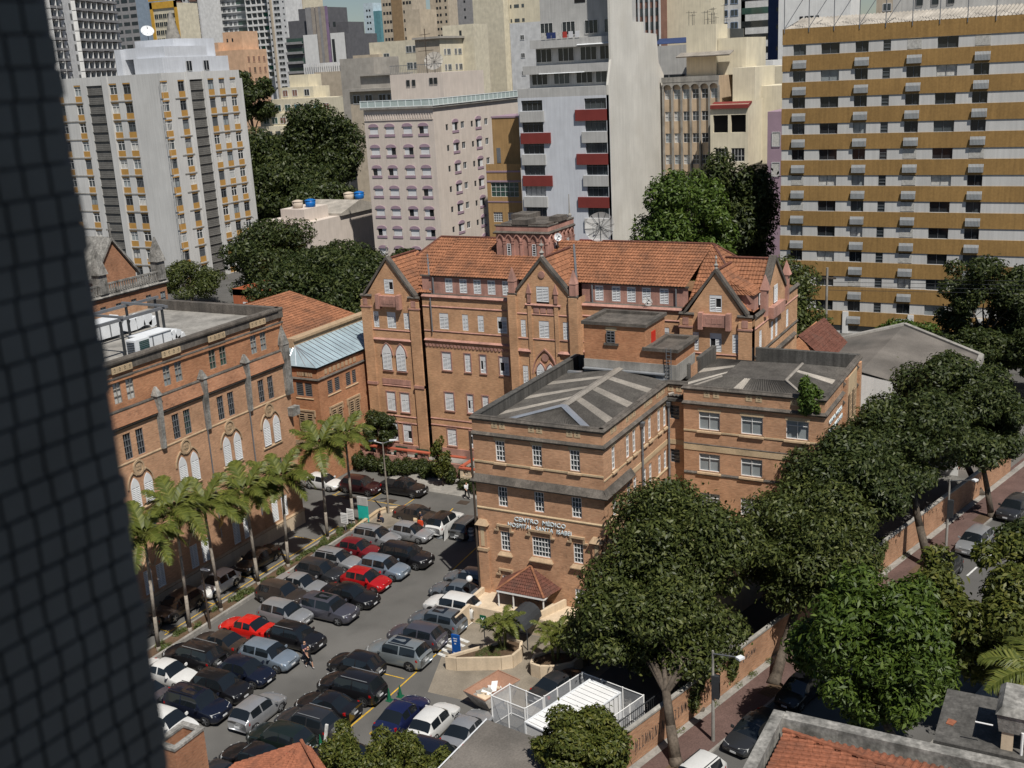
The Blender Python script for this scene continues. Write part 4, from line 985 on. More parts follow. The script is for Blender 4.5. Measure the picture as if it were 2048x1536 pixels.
for s in (-1, 1):
    e = cu + s * 2.75
    cn.hexa([HG.p(e, .16, 19.3), HG.p(cu, .16, 22.4), HG.p(cu, -.5, 22.4), HG.p(e, -.5, 19.3), HG.p(e, .16, 19.65), HG.p(cu, .16, 22.8), HG.p(cu, -.5, 22.8), HG.p(e, -.5, 19.65)])
    uu = cu + s * 3.2
    mw.fb(HG, uu - .42, uu + .42, 0, .3, .3, 19.0); cornice(cn, HG, uu - .5, uu + .5, 19.0, .25, .5)
    p = MB(); p.fb(HG, uu - .32, uu + .32, -.45, .2, 19.2, 20.3); x, y, _ = HG.p(uu, -.12, 0); p.hexa([(x - .36, y - .36, 20.3), (x + .36, y - .36, 20.3), (x + .36, y + .36, 20.3), (x - .36, y + .36, 20.3), (x - .03, y - .03, 21.6), (x + .03, y - .03, 21.6), (x + .03, y + .03, 21.6), (x - .03, y + .03, 21.6)])
    p.build('pinnacle', 'pink_stone', ho)
    vv = cu + s * 1.4
    pk.fb(HG, vv - .16, vv + .16, 0, .15, 18.35, 19.3); pk.fprism(HG, [(vv - .25, 19.25), (vv + .25, 19.25), (vv, 20.2)], 0, .2); mw.fb(HG, vv - .2, vv + .2, 0, .12, .3, 18.1)
    cornice(pk, HG, cu + s * 2.2 - .75, cu + s * 2.2 + .75, 13.4, .4, .6)
cornice(pk, HG, cu - 1.85, cu + 1.85, 18.0, .28, .4); cornice(pk, HG, -50.2, -43.0, 17.15, .18, .16); cornice(pk, HG, -50.2, -43.0, 14.75, .16, .18); cornice(pk, HG, -50.2, -43.0, 5.2, .2, .18); pk.fb(HG, -50.2, -43, 0, .12, .3, 2.2)
for k in range(3): pk.fb(HG, cu - 1.0 + k * .72, cu - 1.0 + k * .72 + .58, 0, .05, 17.4, 17.95)
N = 16
pk.fprism(HG, [(cu + .34 * math.cos(2 * PI * k / N), 21.05 + .34 * math.sin(2 * PI * k / N)) for k in range(N)], 0, .08)
pk.fprism(HG, [(cu + .38 * math.cos(2 * PI * k / N), 13.05 + .38 * math.sin(2 * PI * k / N)) for k in range(N)], 0, .1)
for s in (-.52, .52):
    put(k_shutter(.78, 2.2, .3, True, 0, .12), HG, cu + s, 10.2, ho)
    a = arch_pts(.92, 2.3); b = arch_pts(1.16, 2.45)
    for k in range(1, len(a) - 2):
        q = lambda p, d: HG.p(cu + s + p[0], d, 10.2 + p[1])
        pk.hexa([q(a[k], 0), q(b[k], 0), q(b[k + 1], 0), q(a[k + 1], 0), q(a[k], .12), q(b[k], .12), q(b[k + 1], .12), q(a[k + 1], .12)])
a = arch_pts(2.5, 3.6); b = arch_pts(2.72, 3.75)
for k in range(1, len(a) - 2):
    q = lambda p, d: HG.p(cu + p[0], d, 10.2 + p[1])
    pk.hexa([q(a[k], 0), q(b[k], 0), q(b[k + 1], 0), q(a[k + 1], 0), q(a[k], .16), q(b[k], .16), q(b[k + 1], .16), q(a[k + 1], .16)])
f = MB(); f.lathe((92.2, 46.6, 22.75), [(.2, 0), (.12, .15), (.26, .35), (.08, .55), (.06, .9), (.24, 1.0), (.24, 1.12), (.05, 1.2), (.03, 1.6)], 8); f.build('finial', 'concrete', ho)
# side wall towards the street
L = [(94.2, .8, 14.75, 1.75), (97.95, .75, 14.75, 1.7), (99.45, .75, 14.75, 1.7), (103.3, .85, 14.75, 1.7), (94.4, .8, 10.2, 2), (98.6, .9, 10.2, 2), (103.3, .85, 10.2, 2)]
wall(mw, HY, 92.4, 107.0, .3, 17.9, holes_for(L), .14)
for (u, w, z, h) in L: put(k_shutter(.8, h, .25, False, 0, .0), HY, u, z, ho, d=-.05)
mw.face([HY.p(95.8, 0, 17.9), HY.p(102.6, 0, 17.9), HY.p(102.4, 0, 18.7), HY.p(98.6, 0, 22.0), HY.p(95.8, 0, 19.2)])
put(k_shutter(1.1, 1.6, .2, False, 0, .1), HY, 98.7, 18.1, ho)
for e, z in ((95.6, 19.1), (102.6, 18.6)):
    cn.hexa([HY.p(min(e, 98.6), .16, z if e < 98 else 22.0), HY.p(max(e, 98.6), .16, 22.0 if e < 98 else z), HY.p(max(e, 98.6), -.5, 22.0 if e < 98 else z), HY.p(min(e, 98.6), -.5, z if e < 98 else 22.0),
             HY.p(min(e, 98.6), .16, (z if e < 98 else 22.0) + .4), HY.p(max(e, 98.6), .16, (22.0 if e < 98 else z) + .4), HY.p(max(e, 98.6), -.5, (22.0 if e < 98 else z) + .4), HY.p(min(e, 98.6), -.5, (z if e < 98 else 22.0) + .4)])
for x in (95.4, 102.6):
    p = MB(); p.fb(HY, x - .35, x + .35, -.3, .25, 17.5, 19.9); p.hexa([(x - .4, 26.0, 19.9), (x + .4, 26.0, 19.9), (x + .4, 26.8, 19.9), (x - .4, 26.8, 19.9), (x - .04, 26.4, 21.2), (x + .04, 26.4, 21.2), (x + .04, 26.45, 21.2), (x - .04, 26.45, 21.2)]); p.build('pinnacle', 'pink_stone', ho)
pk.fb(HY, 96.6, 100.6, 0, .5, 17.0, 18.0); cornice(pk, HY, 92.4, 107.1, 16.9, .2, .2); cornice(cn, HY, 92.4, 95.2, 17.9, .4, .5); cornice(cn, HY, 102.9, 107.2, 17.9, .4, .5); cornice(cn, HY, 92.4, 107.1, 14.4, .25, .3); cornice(cn, HY, 99, 106, 13.3, .4, .7); cornice(cn, HY, 93, 97, 12.6, .4, .7)
mw.face([(92.4, 67.7, .3), (92.4, 67.7, 18), (107, 67.7, 18), (107, 67.7, .3)]); mw.face([(107, 26.45, .3), (107, 67.7, .3), (107, 67.7, 18), (107, 26.45, 18)])
mw.build('wall', ['brick_hospital', 'pink_stone'], ho); tr.build('panel', 'pink_stone', ho); pk.build('trim', 'pink_stone', ho); cn.build('coping', 'cornice', ho)
for u in (-59.6, -43.1 + .9, -34.0): 
    x, y, _ = HC.p(u, .65 if False else -.55, 0); mb = MB(); mb.tube((93.55, -u, 18.3), (93.55, -u, 20.0), .08, n=6); mb.build('drainpipe', 'grey_metal', ho)
mb = MB(); mb.tube((92.8, 59.6, 14.6), (92.8, 59.6, 18), .07, n=6); mb.build('drainpipe', 'grey_metal', ho)
# tiled roofs
E0 = 93.0
mb = MB()
RL, RR = (99.6, 62.0, 23.05), (99.6, 32.5, 23.05)
tiled(mb, (93.45, 59.9, 20.15), (93.45, 33.1, 20.15), (99.6, 32.5, 23.05), (99.6, 59.9, 23.05), .46, .3, .07)
tiled(mb, (93.4, 67.0, 18.4), (93.4, 59.9, 18.4), (99.6, 59.9, 23.05), RL, .46, .3, .07)
tiled(mb, (93.4, 33.0, 18.3), (93.4, 27.0, 18.3), (99.6, 32.5, 23.05), (99.6, 33.0, 23.05), .46, .3, .07)
tiled(mb, (93.4, 26.9, 18.2), (106, 26.9, 18.2), (99.6, 32.5, 23.05), (99.6, 32.5, 23.05), .46, .3, .07)
tiled(mb, (106, 67.4, 18.2), (93.4, 67.4, 18.2), RL, RL, .46, .3, .07)
# ridged roofs of the three front gables
for c, ap, hw, x0, x1, ze in ((64.2, 21.8, 2.9, 92.5, 98.3, 18.35), (30.2, 21.7, 2.9, 92.5, 98.0, 18.35)):
    tiled(mb, (x1, c + hw, ze), (x0, c + hw, ze), (x0, c, ap), (x1, c, ap), .46, .3, .07); tiled(mb, (x0, c - hw, ze), (x1, c - hw, ze), (x1, c, ap), (x0, c, ap), .46, .3, .07)
tiled(mb, (97.5, 49.4, 19.4), (92.2, 49.4, 19.4), (92.2, 46.6, 22.5), (98.7, 46.6, 22.5), .46, .3, .07); tiled(mb, (92.2, 43.8, 19.4), (97.5, 43.8, 19.4), (98.7, 46.6, 22.5), (92.2, 46.6, 22.5), .46, .3, .07)
tiled(mb, (95.6, 26.6, 19.2), (95.6, 31.5, 19.2), (98.6, 31.5, 22.0), (98.6, 26.6, 22.0), .46, .3, .07); tiled(mb, (101.8, 31.5, 19.2), (101.8, 26.6, 19.2), (98.6, 26.6, 22.0), (98.6, 31.5, 22.0), .46, .3, .07)
mb.face([(99.6, 62, 23.05), (99.6, 32.5, 23.05), (106.5, 27, 18.2), (106.5, 67.4, 18.2)])
mb.build('tile_roof', 'tile_roof', ho)
mb = MB()
for a, b in ((RL, (99.6, 49, 23.05)), ((99.6, 43.6, 23.05), RR), (RL, (93.6, 67.2, 18.4)), (RR, (93.6, 27, 18.3)), ((92.3, 64.2, 21.85), (97.8, 64.2, 21.85)), ((92.3, 46.6, 22.55), (98.4, 46.6, 22.55)), ((92.3, 30.2, 21.75), (97.6, 30.2, 21.75)), ((98.6, 26.6, 22.05), (98.6, 31, 22.05)), (RR, (105, 27, 18.4))):
    mb.tube(tuple(Vector(a) + Vector((0, 0, .04))), tuple(Vector(b) + Vector((0, 0, .04))), .13, n=6)
mb.build('ridge_tiles', 'tile_roof_dark', ho)
mb = MB()
for a, b in (((93.3, 43.65, 20.3), (98.9, 46.4, 22.75)), ((93.6, 60.0, 18.6), (97.6, 62.6, 21.5))):
    mb.tube(a, b, .12, n=5)
mb.build('valley_gutter', 'grey_metal', ho)
# little shed dormer on the right gable
mb = MB(); mb.box(93.6, 96.0, 26.9, 28.6, 18.3, 19.7); mb.build('dormer', 'pink_stone', ho)
put(k_sash(.7, 1.0, 'glass_pale', vb=(.5,), hb=(.5,), dp=-.1), Frame('Y', 26.9), 95.2, 18.6, ho)
mb = MB(); tiled(mb, (93.4, 26.7, 19.75), (96.2, 26.7, 19.75), (95.9, 29.0, 20.9), (93.7, 29.0, 20.9), .42, .3, .06); tiled(mb, (93.3, 29.5, 19.75), (93.3, 26.7, 19.75), (93.7, 29.0, 20.9), (93.7, 29.1, 20.9), .42, .3, .06); mb.build('dormer_roof', 'tile_roof', ho)
# pink tower behind the central gable
TX = Frame('X', 97.0); TY = Frame('Y', 48.25)
mb = MB(); mb.box(97.0, 103, 48.25, 54.0, 19, 24.75); mb.build('tower', 'pink_stone', ho)
mb = MB(); mb.fb(TX, -54.05, -48.2, 0, .03, 19.3, 21.0); mb.build('tower_base', 'brick_hospital', ho)
tp = MB(); cp = MB()
cornice(cp, TX, -54.1, -48.15, 21.1, .22, .35, 0, .2, .2); cornice(cp, TX, -54.1, -48.15, 23.95, .32, .5, 0, .4, .4); cornice(cp, TY, 97, 103, 23.95, .32, .5, 0, .4)
cornice(cp, TX, -54.1, -48.15, 24.7, .2, .15); cornice(cp, TY, 97, 103, 24.7, .2, .15)
for x0, x1, y0, y1 in ((96.9, 98.6, 50.3, 52.1), (99.3, 101.2, 48.1, 49.2), (100.5, 103, 52, 54.1)): cp.box(x0, x1, y0, y1, 24.9, 25.4)
cp.box(97.4, 102.6, 48.7, 53.6, 24.7, 24.95)
cp.build('tower_roof', 'cornice', ho)
for fr, us in ((TX, [-53.5 + .93 * k for k in range(6)]), (TY, [97.5 + .95 * k for k in range(6)])):
    for k, u in enumerate(us):
        a = arch_pts(.62, .75, 4); b = arch_pts(.82, .92, 4)
        for j in range(1, len(a) - 2):
            q = lambda p, d: fr.p(u + p[0], d, 23.1 + p[1])
            tp.hexa([q(a[j], 0), q(b[j], 0), q(b[j + 1], 0), q(a[j + 1], 0), q(a[j], .14), q(b[j], .14), q(b[j + 1], .14), q(a[j + 1], .14)])
        tp.fb(fr, u - .14 + .46, u + .14 + .46, 0, .12, 21.6, 23.0); tp.fb(fr, u + .3, u + .62, 0, .16, 23.0, 23.14)
        if k in (1, 4): put(k_simple(.42, 1.15, 'glass_dark', 'louver', (), (.2, .4, .6, .8), dp=-.06), fr, u, 21.85, ho)
        tp.fb(fr, u - .3, u + .3, 0, .13, 21.45, 21.6)
tp.build('tower_arcade', 'pink_stone', ho)
f = MB(); f.lathe((102.8, 48.6, 24.6), [(.3, 0), (.2, .3), (.25, .5), (.08, .7), (.04, 2.6)], 8); f.build('finial', 'concrete', ho)

# dishes on the hospital roof
def dish(c, r, aim, label, meshy=False, pole=1.5, matn='white_metal', grp='satellite dishes'):
    t = thing('satellite_dish', c, label, 'satellite dish', grp)
    n = Vector(aim).normalized(); x = n.orthogonal().normalized(); y = n.cross(x); cc = Vector(c) + Vector((0, 0, pole))
    mb = MB(); R = [0, .35, .65, .88, 1]; N = 24
    i0 = len(mb.v)
    for q in R:
        for k in range(N):
            a = 2 * PI * k / N; mb.v.append(tuple(cc + (x * math.cos(a) + y * math.sin(a)) * (q * r) + n * (q * q * r * .28)))
    for q in range(len(R) - 1):
        for k in range(N):
            j = (k + 1) % N; mb.f.append((i0 + q * N + k, i0 + q * N + j, i0 + (q + 1) * N + j, i0 + (q + 1) * N + k)); mb.m.append(0)
    mb.build('reflector', matn, t, True)
    mb = MB()
    for k in range(12 if meshy else 3):
        a = 2 * PI * k / (12 if meshy else 3)
        p0 = cc + n * .03; p1 = cc + (x * math.cos(a) + y * math.sin(a)) * r * .98 + n * (r * .28 + .03)
        if meshy: mb.tube(tuple(p0), tuple(p1), .025, n=4)
        else: mb.tube(tuple(p1), tuple(cc + n * r * .8), .02, n=4)
    if meshy:
        for k in range(4):
            a = 2 * PI * k / 4 + .4; mb.tube(tuple(cc + (x * math.cos(a) + y * math.sin(a)) * r * .6 + n * r * .1), tuple(cc + n * r * .85), .02, n=4)
    mb.tube(tuple(cc + n * r * .78), tuple(cc + n * r * .95), .09, n=6)
    mb.build('feed', 'dark_metal', t)
    mb = MB(); mb.tube(c, tuple(cc - n * .05), .06, n=6); mb.build('mast', 'dark_metal', t)
    return t
m = mat('dish_mesh', (0.55, 0.54, 0.52), rough=0.6, var=0.1)
_n = m.node_tree; _t = _n.nodes.new('ShaderNodeBsdfTransparent'); _mx = _n.nodes.new('ShaderNodeMixShader'); _mx.inputs[0].default_value = .45
_n.links.new(_t.outputs[0], _mx.inputs[1]); _n.links.new(_n.nodes['Principled BSDF'].outputs[0], _mx.inputs[2]); _n.links.new(_mx.outputs[0], _n.nodes['Material Output'].inputs[0])
dish((100.5, 44.2, 22.6), 1.5, (-1, -.15, .5), 'large see-through mesh dish behind the tiled ridge', True, 1.6, 'dish_mesh')
dish((98.0, 47.7, 22.6), .4, (-.7, -.8, .3), 'small white dish beside the pink tower', False, 1.0)
dish((93.2, 36.6, 18.3), .45, (-.6, -.6, .6), 'small dish at the foot of the attic shutters', False, .4, 'dish_mesh')

# terrace in front of the hospital: slab, balustrade with red coping, benches behind it, hedge
mb = MB(); mb.box(91.0, 93.2, 49.0, 70, -.05, 1.2); mb.box(88.4, 91.0, 40.9, 54.6, -.05, 1.2); tag(mb.build('terrace', 'concrete'), None, None, None, 'structure')
bl = thing('balustrade', (90.9, 58, 1.2), 'pierced pink balustrade with red coping along the hospital terrace', 'balustrade')
mat('red_coping', (0.36, 0.09, 0.05), var=0.15)
BX = Frame('X', 91.0)
mb = MB(); mb.fb(BX, -69, -55.6, 0, .3, 0, 1.45)
mb2 = MB()
def pierced(fr, u0, n, mb, w=2.6):
    for k in range(n):
        u = u0 + k * w; mb.fb(fr, u, u + .35, .04, .28, 1.45, 2.15); mb.fb(fr, u + .9, u + 1.2, .04, .28, 1.45, 2.15)
        for a, b in ((u + .38, u + .88),):
            P = fr.p
            for s in (0, 1):
                q0, q1 = (a, b) if s else (b, a)
                mb.hexa([P(q0 - .05, .08, 1.45), P(q0 + .05, .08, 1.45), P(q0 + .05, .24, 1.45), P(q0 - .05, .24, 1.45), P(q1 - .05, .08, 2.15), P(q1 + .05, .08, 2.15), P(q1 + .05, .24, 2.15), P(q1 - .05, .24, 2.15)])
pierced(BX, -69, 5, mb); mb.build('panel', 'pink_stone', bl)
mb = MB(); mb.fb(BX, -69, -55.5, -.05, .38, 2.15, 2.28); mb.build('coping', 'red_coping', bl)
bl2 = thing('balustrade', (88.3, 52, 1.2), 'pierced cream balustrade stub beside the clinic corner', 'balustrade')
BX2 = Frame('X', 88.4); mb = MB(); mb.fb(BX2, -54.6, -48, 0, .3, 0, 1.45); pierced(BX2, -54.6, 2, mb); mb.build('panel', 'cream_wall', bl2)
mb = MB(); mb.fb(BX2, -54.7, -48, -.05, .38, 2.15, 2.28); mb.fb(Frame('Y', 54.6), 88.3, 91, -.2, .2, 2.15, 2.28); mb.build('coping', 'red_coping', bl2)
mat('bench_green', (0.02, 0.07, 0.045), var=0.1)
for k in range(4):
    t = thing('bench', (91.5, 66.5 - 2.6 * k, 1.2), 'dark green slatted bench behind the pink balustrade, %s from the ward end' % ('first', 'second', 'third', 'fourth')[k], 'bench', 'benches on the terrace')
    mb = MB(); y = 66.5 - 2.6 * k
    for i in range(3): mb.box(91.35 + .15 * i, 91.47 + .15 * i, y - .75, y + .75, 1.62, 1.66)
    mb.build('seat', 'bench_green', t); mb = MB()
    for i in range(3): mb.box(91.85, 91.89, y - .75, y + .75, 1.75 + .14 * i, 1.86 + .14 * i)
    mb.build('backrest', 'bench_green', t)
    for s in (-.65, .65): mb = MB(); mb.box(91.35, 91.85, y + s - .04, y + s + .04, 1.2, 1.62); mb.build('leg', 'dark_metal', t)
# ---------------------------------------------------------------- apartment blocks behind
rnd = random.Random(11)
mat('white_plaster', (0.56, 0.555, 0.54), var=0.07, scale=0.15, fine=0.05, streak=0.12, stain_amt=0.12, stain=(0.3, 0.29, 0.26), stain_scale=0.2)
mat('white_bright', (0.68, 0.68, 0.67), var=0.05, fine=0.04, streak=0.08)
mat('white_stained', (0.62, 0.60, 0.55), var=0.12, scale=0.12, fine=0.06, streak=0.1, stain_amt=0.3, stain=(0.46, 0.43, 0.37), stain_scale=0.16)
mat('ochre', (0.42, 0.235, 0.065), var=0.08, fine=0.06)
mat('ochre_tile', (0.315, 0.19, 0.068), var=0.10, scale=0.25, fine=0.10, fscale=4, streak=0.18)
mat('block_grid', (0.15, 0.145, 0.135), var=0.15, fine=0.2, fscale=6)
mat('pink_plaster', (0.62, 0.545, 0.485), var=0.05, fine=0.03, streak=0.10, stain_amt=0.1, stain=(0.45, 0.38, 0.32))
mat('mauve', (0.33, 0.235, 0.29), var=0.06)
mat('maroon', (0.19, 0.035, 0.03), var=0.08)
mat('grey_plaster', (0.46, 0.455, 0.44), var=0.08, fine=0.05, streak=0.15)
mat('blue_white', (0.58, 0.60, 0.64), var=0.05, fine=0.04, streak=0.1)
mat('brown_plaster', (0.40, 0.25, 0.11), var=0.1, streak=0.15)
mat('cream_plaster', (0.66, 0.60, 0.46), var=0.06, fine=0.04, streak=0.12, stain_amt=0.15, stain=(0.45, 0.40, 0.3))
mat('beige', (0.52, 0.40, 0.28), var=0.1, streak=0.15, stain_amt=0.2)
mat('awning_metal', (0.36, 0.38, 0.39), rough=0.5, var=0.1, metal=0.2)

# --- white tower block with ochre panels (left)
ap = thing('apartment_building', (168.7, 166.9, 0), 'white slab block with ochre window panels and grey block strips, left', 'building')
AX = Frame('X', 168.7); AY = Frame('Y', 166.9)
PIT = 3.71; NF = 11
def k_ochre(w, g, fr='white_metal', bars=False):
    def f():
        o = MB(); o.box(-w / 2, w / 2, .05, .14, -1.15, 0); o.box(-w / 2, w / 2, .02, .10, 1.95, 2.2)
        return [('window', frame_mb(w, 1.95, .09, .08, (.5,) if not bars else (.2, .4, .6, .8), (.72,), .09, -.25).mesh('window', [fr])), ('pane', pane_mb(w, 1.95, .03, -.3).mesh('pane', [g])), ('panel', o.mesh('panel', ['ochre']))]
    return kit(('ochre', w, g, fr, bars), f)
GL = ['glass_dark', 'glass_mid', 'glass_mid', 'glass_pale', 'curtain', 'glass_dark']
mw = MB(); slab = MB(); blk = MB()
cx = [(-196.0, 2.0), (-190.6, 1.9), (-180.4, 2.1), (-176.6, 2.1)]
cy = [(169.2, 1.9), (173.9, 1.8), (182.45, 1.75), (185.75, 1.75), (189.15, 1.8)]
def zrow(i): return 38.35 - PIT * i
hx, hy = [], []
for i in range(NF):
    z = zrow(i)
    hx += [(u - w / 2, u + w / 2, z - 1.15, z + 2.2) for u, w in cx]; hy += [(u - w / 2, u + w / 2, z - 1.15, z + 2.2) for u, w in cy]
hx.append((-187.9, -183.3, -.5, 40.3)); hy.append((176.2, 180.1, -.5, 40.5))
wall(mw, AX, -200, -166.9, -.5, 42.0, hx, .45); wall(mw, AY, 168.7, 191.4, -.5, 42.0, hy, .45)
mw.face([(191.4, 166.9, 0), (191.4, 185, 0), (191.4, 185, 42), (191.4, 166.9, 42)]); mw.box(169, 191, 167.2, 199, 41.0, 41.4); mw.box(191.4, 198, 172, 186, 0, 40.3); mw.box(168.9, 191.2, 199, 200, 0, 41)
for u in (-183.1,): mw.fb(AX, u, u + 1.6, 0, .3, 0, 42.1)
mw.fb(AY, 180.2, 181.1, 0, .3, 0, 42.1); mw.fb(AY, 175.3, 176.1, 0, .25, 0, 42.1)
for i in range(NF):
    z = zrow(i)
    for u, w in cx: put(k_ochre(w, rnd.choice(GL), 'white_bright' if rnd.random() < .5 else 'grey_metal', rnd.random() < .15), AX, u, z, ap)
    for u, w in cy: put(k_ochre(w, rnd.choice(GL), 'white_bright' if rnd.random() < .5 else 'grey_metal', rnd.random() < .15), AY, u, z, ap)
    if i:
        zz = z + 2.2
        slab.fb(AX, -200, -189.4, -.05, .1, zz + .05, zz + .27); slab.fb(AX, -181.6, -175.4, -.05, .1, zz + .05, zz + .27); slab.fb(AY, 171.8, 175.2, -.05, .1, zz + .05, zz + .27); slab.fb(AY, 181.2, 190.3, -.05, .1, zz + .05, zz + .27)
mw.build('wall', ['white_plaster', 'white_plaster'], ap); slab.build('ledge', 'concrete', ap)
for fr, a, b in ((AX, -187.9, -183.3), (AY, 176.2, 180.1)):
    for i in range(22):
        z = 40.3 - (i + 1) * 1.855; mb = MB(); mb.fb(fr, a, b, -.3, -.2, z + .12, z + 1.78); mb.fb(fr, a, b, -.3, .02, z, z + .12)
        for q in range(9): mb.fb(fr, a + (b - a) * (q + .5) / 9 - .03, a + (b - a) * (q + .5) / 9 + .03, -.2, -.17, z + .12, z + 1.78)
        for q in range(4): mb.fb(fr, a, b, -.2, -.172, z + .3 + .38 * q, z + .36 + .38 * q)
        mb.build('block_screen', 'block_grid', ap)
mb = MB(); mb.box(171, 190, 168.2, 176, 41.4, 45.0); mb.box(172, 184, 168.4, 179.3, 45, 47.1); mb.box(178, 190, 171.5, 182.2, 42, 48.7); mb.box(171, 176, 179.3, 181, 41.4, 47); mb.build('penthouse', 'blue_white', ap)
for u in (178.0, 183.0): put(k_simple(1.6, 2.0, 'glass_dark', 'white_bright', (.5,), (), dp=-.2), Frame('Y', 168.2), u, 42.2, ap)
dish((182, 182.2, 47.0), 1.35, (-.6, -.75, .75), 'large cream dish on the white slab block', False, 3.6, 'white_metal', 'rooftop dishes')
# street-side parking deck at its foot
mb = MB(); mb.face([(150, 166.5, .02), (150, 120, .02), (196, 120, .02), (196, 166.5, .02)][::-1]); tag(mb.build('side_road', 'road'), None, None, None, 'structure')

# --- pale pink block with mauve window hoods
pb = thing('apartment_building', (184.5, 114.8, 0), 'pale pink block with mauve window hoods and glass-railed terrace', 'building')
PX = Frame('X', 184.5); PY = Frame('Y', 114.8)
def k_mauve(w, h, g, hoodw=None, op=0):
    def f():
        mb = MB(); x = w / 2 + .18
        mb.prism([(-x, -.12, h), (x, -.12, h)] + [(x * math.cos(PI * k / 8), -.12, h + .06 + .58 * math.sin(PI * k / 8)) for k in range(0, 9)], (0, .13, 0)); mb.box(-x, x, -.1, 0.02, -.46, 0)
        fr = MB(); fr.box(-w / 2 + .05, w / 2 - .05, .10, .13, .02, h - .04)
        if op: fr = MB(); s = -1 if op == 1 else 1; fr.box(min(0, s * w / 2), max(0, s * w / 2), .10, .13, .02, h - .04)
        pn = MB(); pn.box(-w / 2 + .02, w / 2 - .02, .16, .18, .02, h - .02); bar = MB(); bar.box(-.03, .03, .08, .11, 0, h)
        return [('window', fr.mesh('window', ['louver'])), ('pane', pn.mesh('pane', [g])), ('hood', mb.mesh('hood', ['mauve']))]
    return kit(('mauve', w, h, g, op), f)
hx, hy = [], []
UX = [-128.65, -124.9, -120.85, -117.2]; US = [(192.3, 2.1), (201.4, 2.1)]; UB = [195.2, 204.7]; UT = [189.2, 198.9]
for i in range(8):
    z = 28.3 - 3.95 * i
    hx += [(u - 1.02, u + 1.02, z, z + 1.4) for u in UX]; hy += [(u - w / 2, u + w / 2, z, z + 1.55) for u, w in US] + [(u - .7, u + .7, z + .2, z + 1.5) for u in UB] + [(u - .45, u + .45, z + .2, z + 1.35) for u in UT]
mw = MB(); wall(mw, PX, -130.7, -114.8, -.5, 33.0, hx, .3); wall(mw, PY, 184.5, 219, -.5, 33.2, hy, .3); mw.box(184.6, 219, 114.9, 130.7, 32.4, 32.9)
mw.box(190, 206, 110.5 + 5, 127.6, 32.9, 39.3)
mw.build('wall', ['pink_plaster', 'pink_plaster'], pb)
for i in range(8):
    z = 28.3 - 3.95 * i
    for u in UX: put(k_mauve(2.0, 1.4, 'glass_dark', None, rnd.choice((0, 0, 1, 2))), PX, u, z, pb)
    for u, w in US: put(k_mauve(2.1, 1.55, rnd.choice(('glass_mid', 'glass_dark')), None, rnd.choice((1, 2))), PY, u, z, pb)
    for u in UB: put(k_simple(1.4, 1.3, rnd.choice(('glass_mid', 'glass_dark')), 'white_metal', (.5,)), PY, u, z + .2, pb)
    for u in UT: put(k_simple(.9, 1.15, 'glass_dark', 'grey_metal', ()), PY, u, z + .2, pb)
mb = MB(); mb.box(184.0, 219.5, 114.4, 131.2, 33.0, 33.35); mb.build('terrace_slab', 'concrete', pb)
mb = MB()
for k in range(27): mb.fb(PX, -130.4 + k * .58, -130.15 + k * .58, 0, .12, 31.2, 32.2)
mb.fb(PX, -130.6, -114.9, 0, .14, 30.9, 31.1); mb.build('vent_row', 'pink_plaster', pb)
mat('rail_white', (0.72, 0.78, 0.78), rough=0.35, var=0.03)
mat('rail_glass', (0.42, 0.50, 0.49), rough=0.12, var=0.05, spec=0.5)
mb = MB(); mg = MB()
for k in range(10): y = 131 - 1.75 * k; mb.box(184.0, 184.12, y - .08, y + .08, 33.35, 34.7)
for k in range(20): x = 184 + 1.8 * k; mb.box(x - .08, x + .08, 114.3, 114.42, 33.35, 34.7)
mb.box(183.98, 184.14, 114.3, 131.1, 34.6, 34.72); mb.box(184, 219, 114.28, 114.44, 34.6, 34.72); mb.box(183.98, 184.14, 114.3, 131.1, 33.4, 33.52); mb.box(184, 219, 114.28, 114.44, 33.4, 33.52)
mg.box(184.04, 184.06, 114.4, 131, 33.55, 34.6); mg.box(184.1, 219, 114.34, 114.36, 33.55, 34.6)
mb.build('railing', 'rail_white', pb); mg.build('rail_glazing', 'rail_glass', pb)
for u, z in ((-123.4, 37.0), (-122.1, 37.0), (-114.9 - 2.2, 37.2), (-118.1, 37.2)): put(k_simple(.8, 1.2, 'glass_dark', 'grey_metal', (), (), dp=-.1), Frame('X', 190), u, z, pb)
mb = MB()
for k in range(30): y = 127.4 - .4 * k; mb.box(190.0, 190.04, y - .02, y + .02, 39.3, 41.0)
mb.box(189.99, 190.05, 115.6, 127.5, 40.9, 41.0); mb.build('roof_fence', 'grey_metal', pb)
dish((193, 119, 39.3), 1.9, (-1, -.3, .55), 'mesh dish on top of the pale pink block', True, 2.0, 'dish_mesh', 'rooftop dishes')
mb = MB(); mb.tube((191, 119.5, 39.3), (191, 119.5, 47.5), .08, n=6)
for z, w in ((46.5, 1.2), (45.4, 1.4), (43.5, 1.7)): mb.tube((191, 119.5 - w, z), (191, 119.5 + w, z - .1), .05, n=5)
tag(mb.build('antenna', 'rust_plate', None, org=(191, 119.5, 39.3)), 'tall rusty aerial on top of the pale pink block', 'antenna')

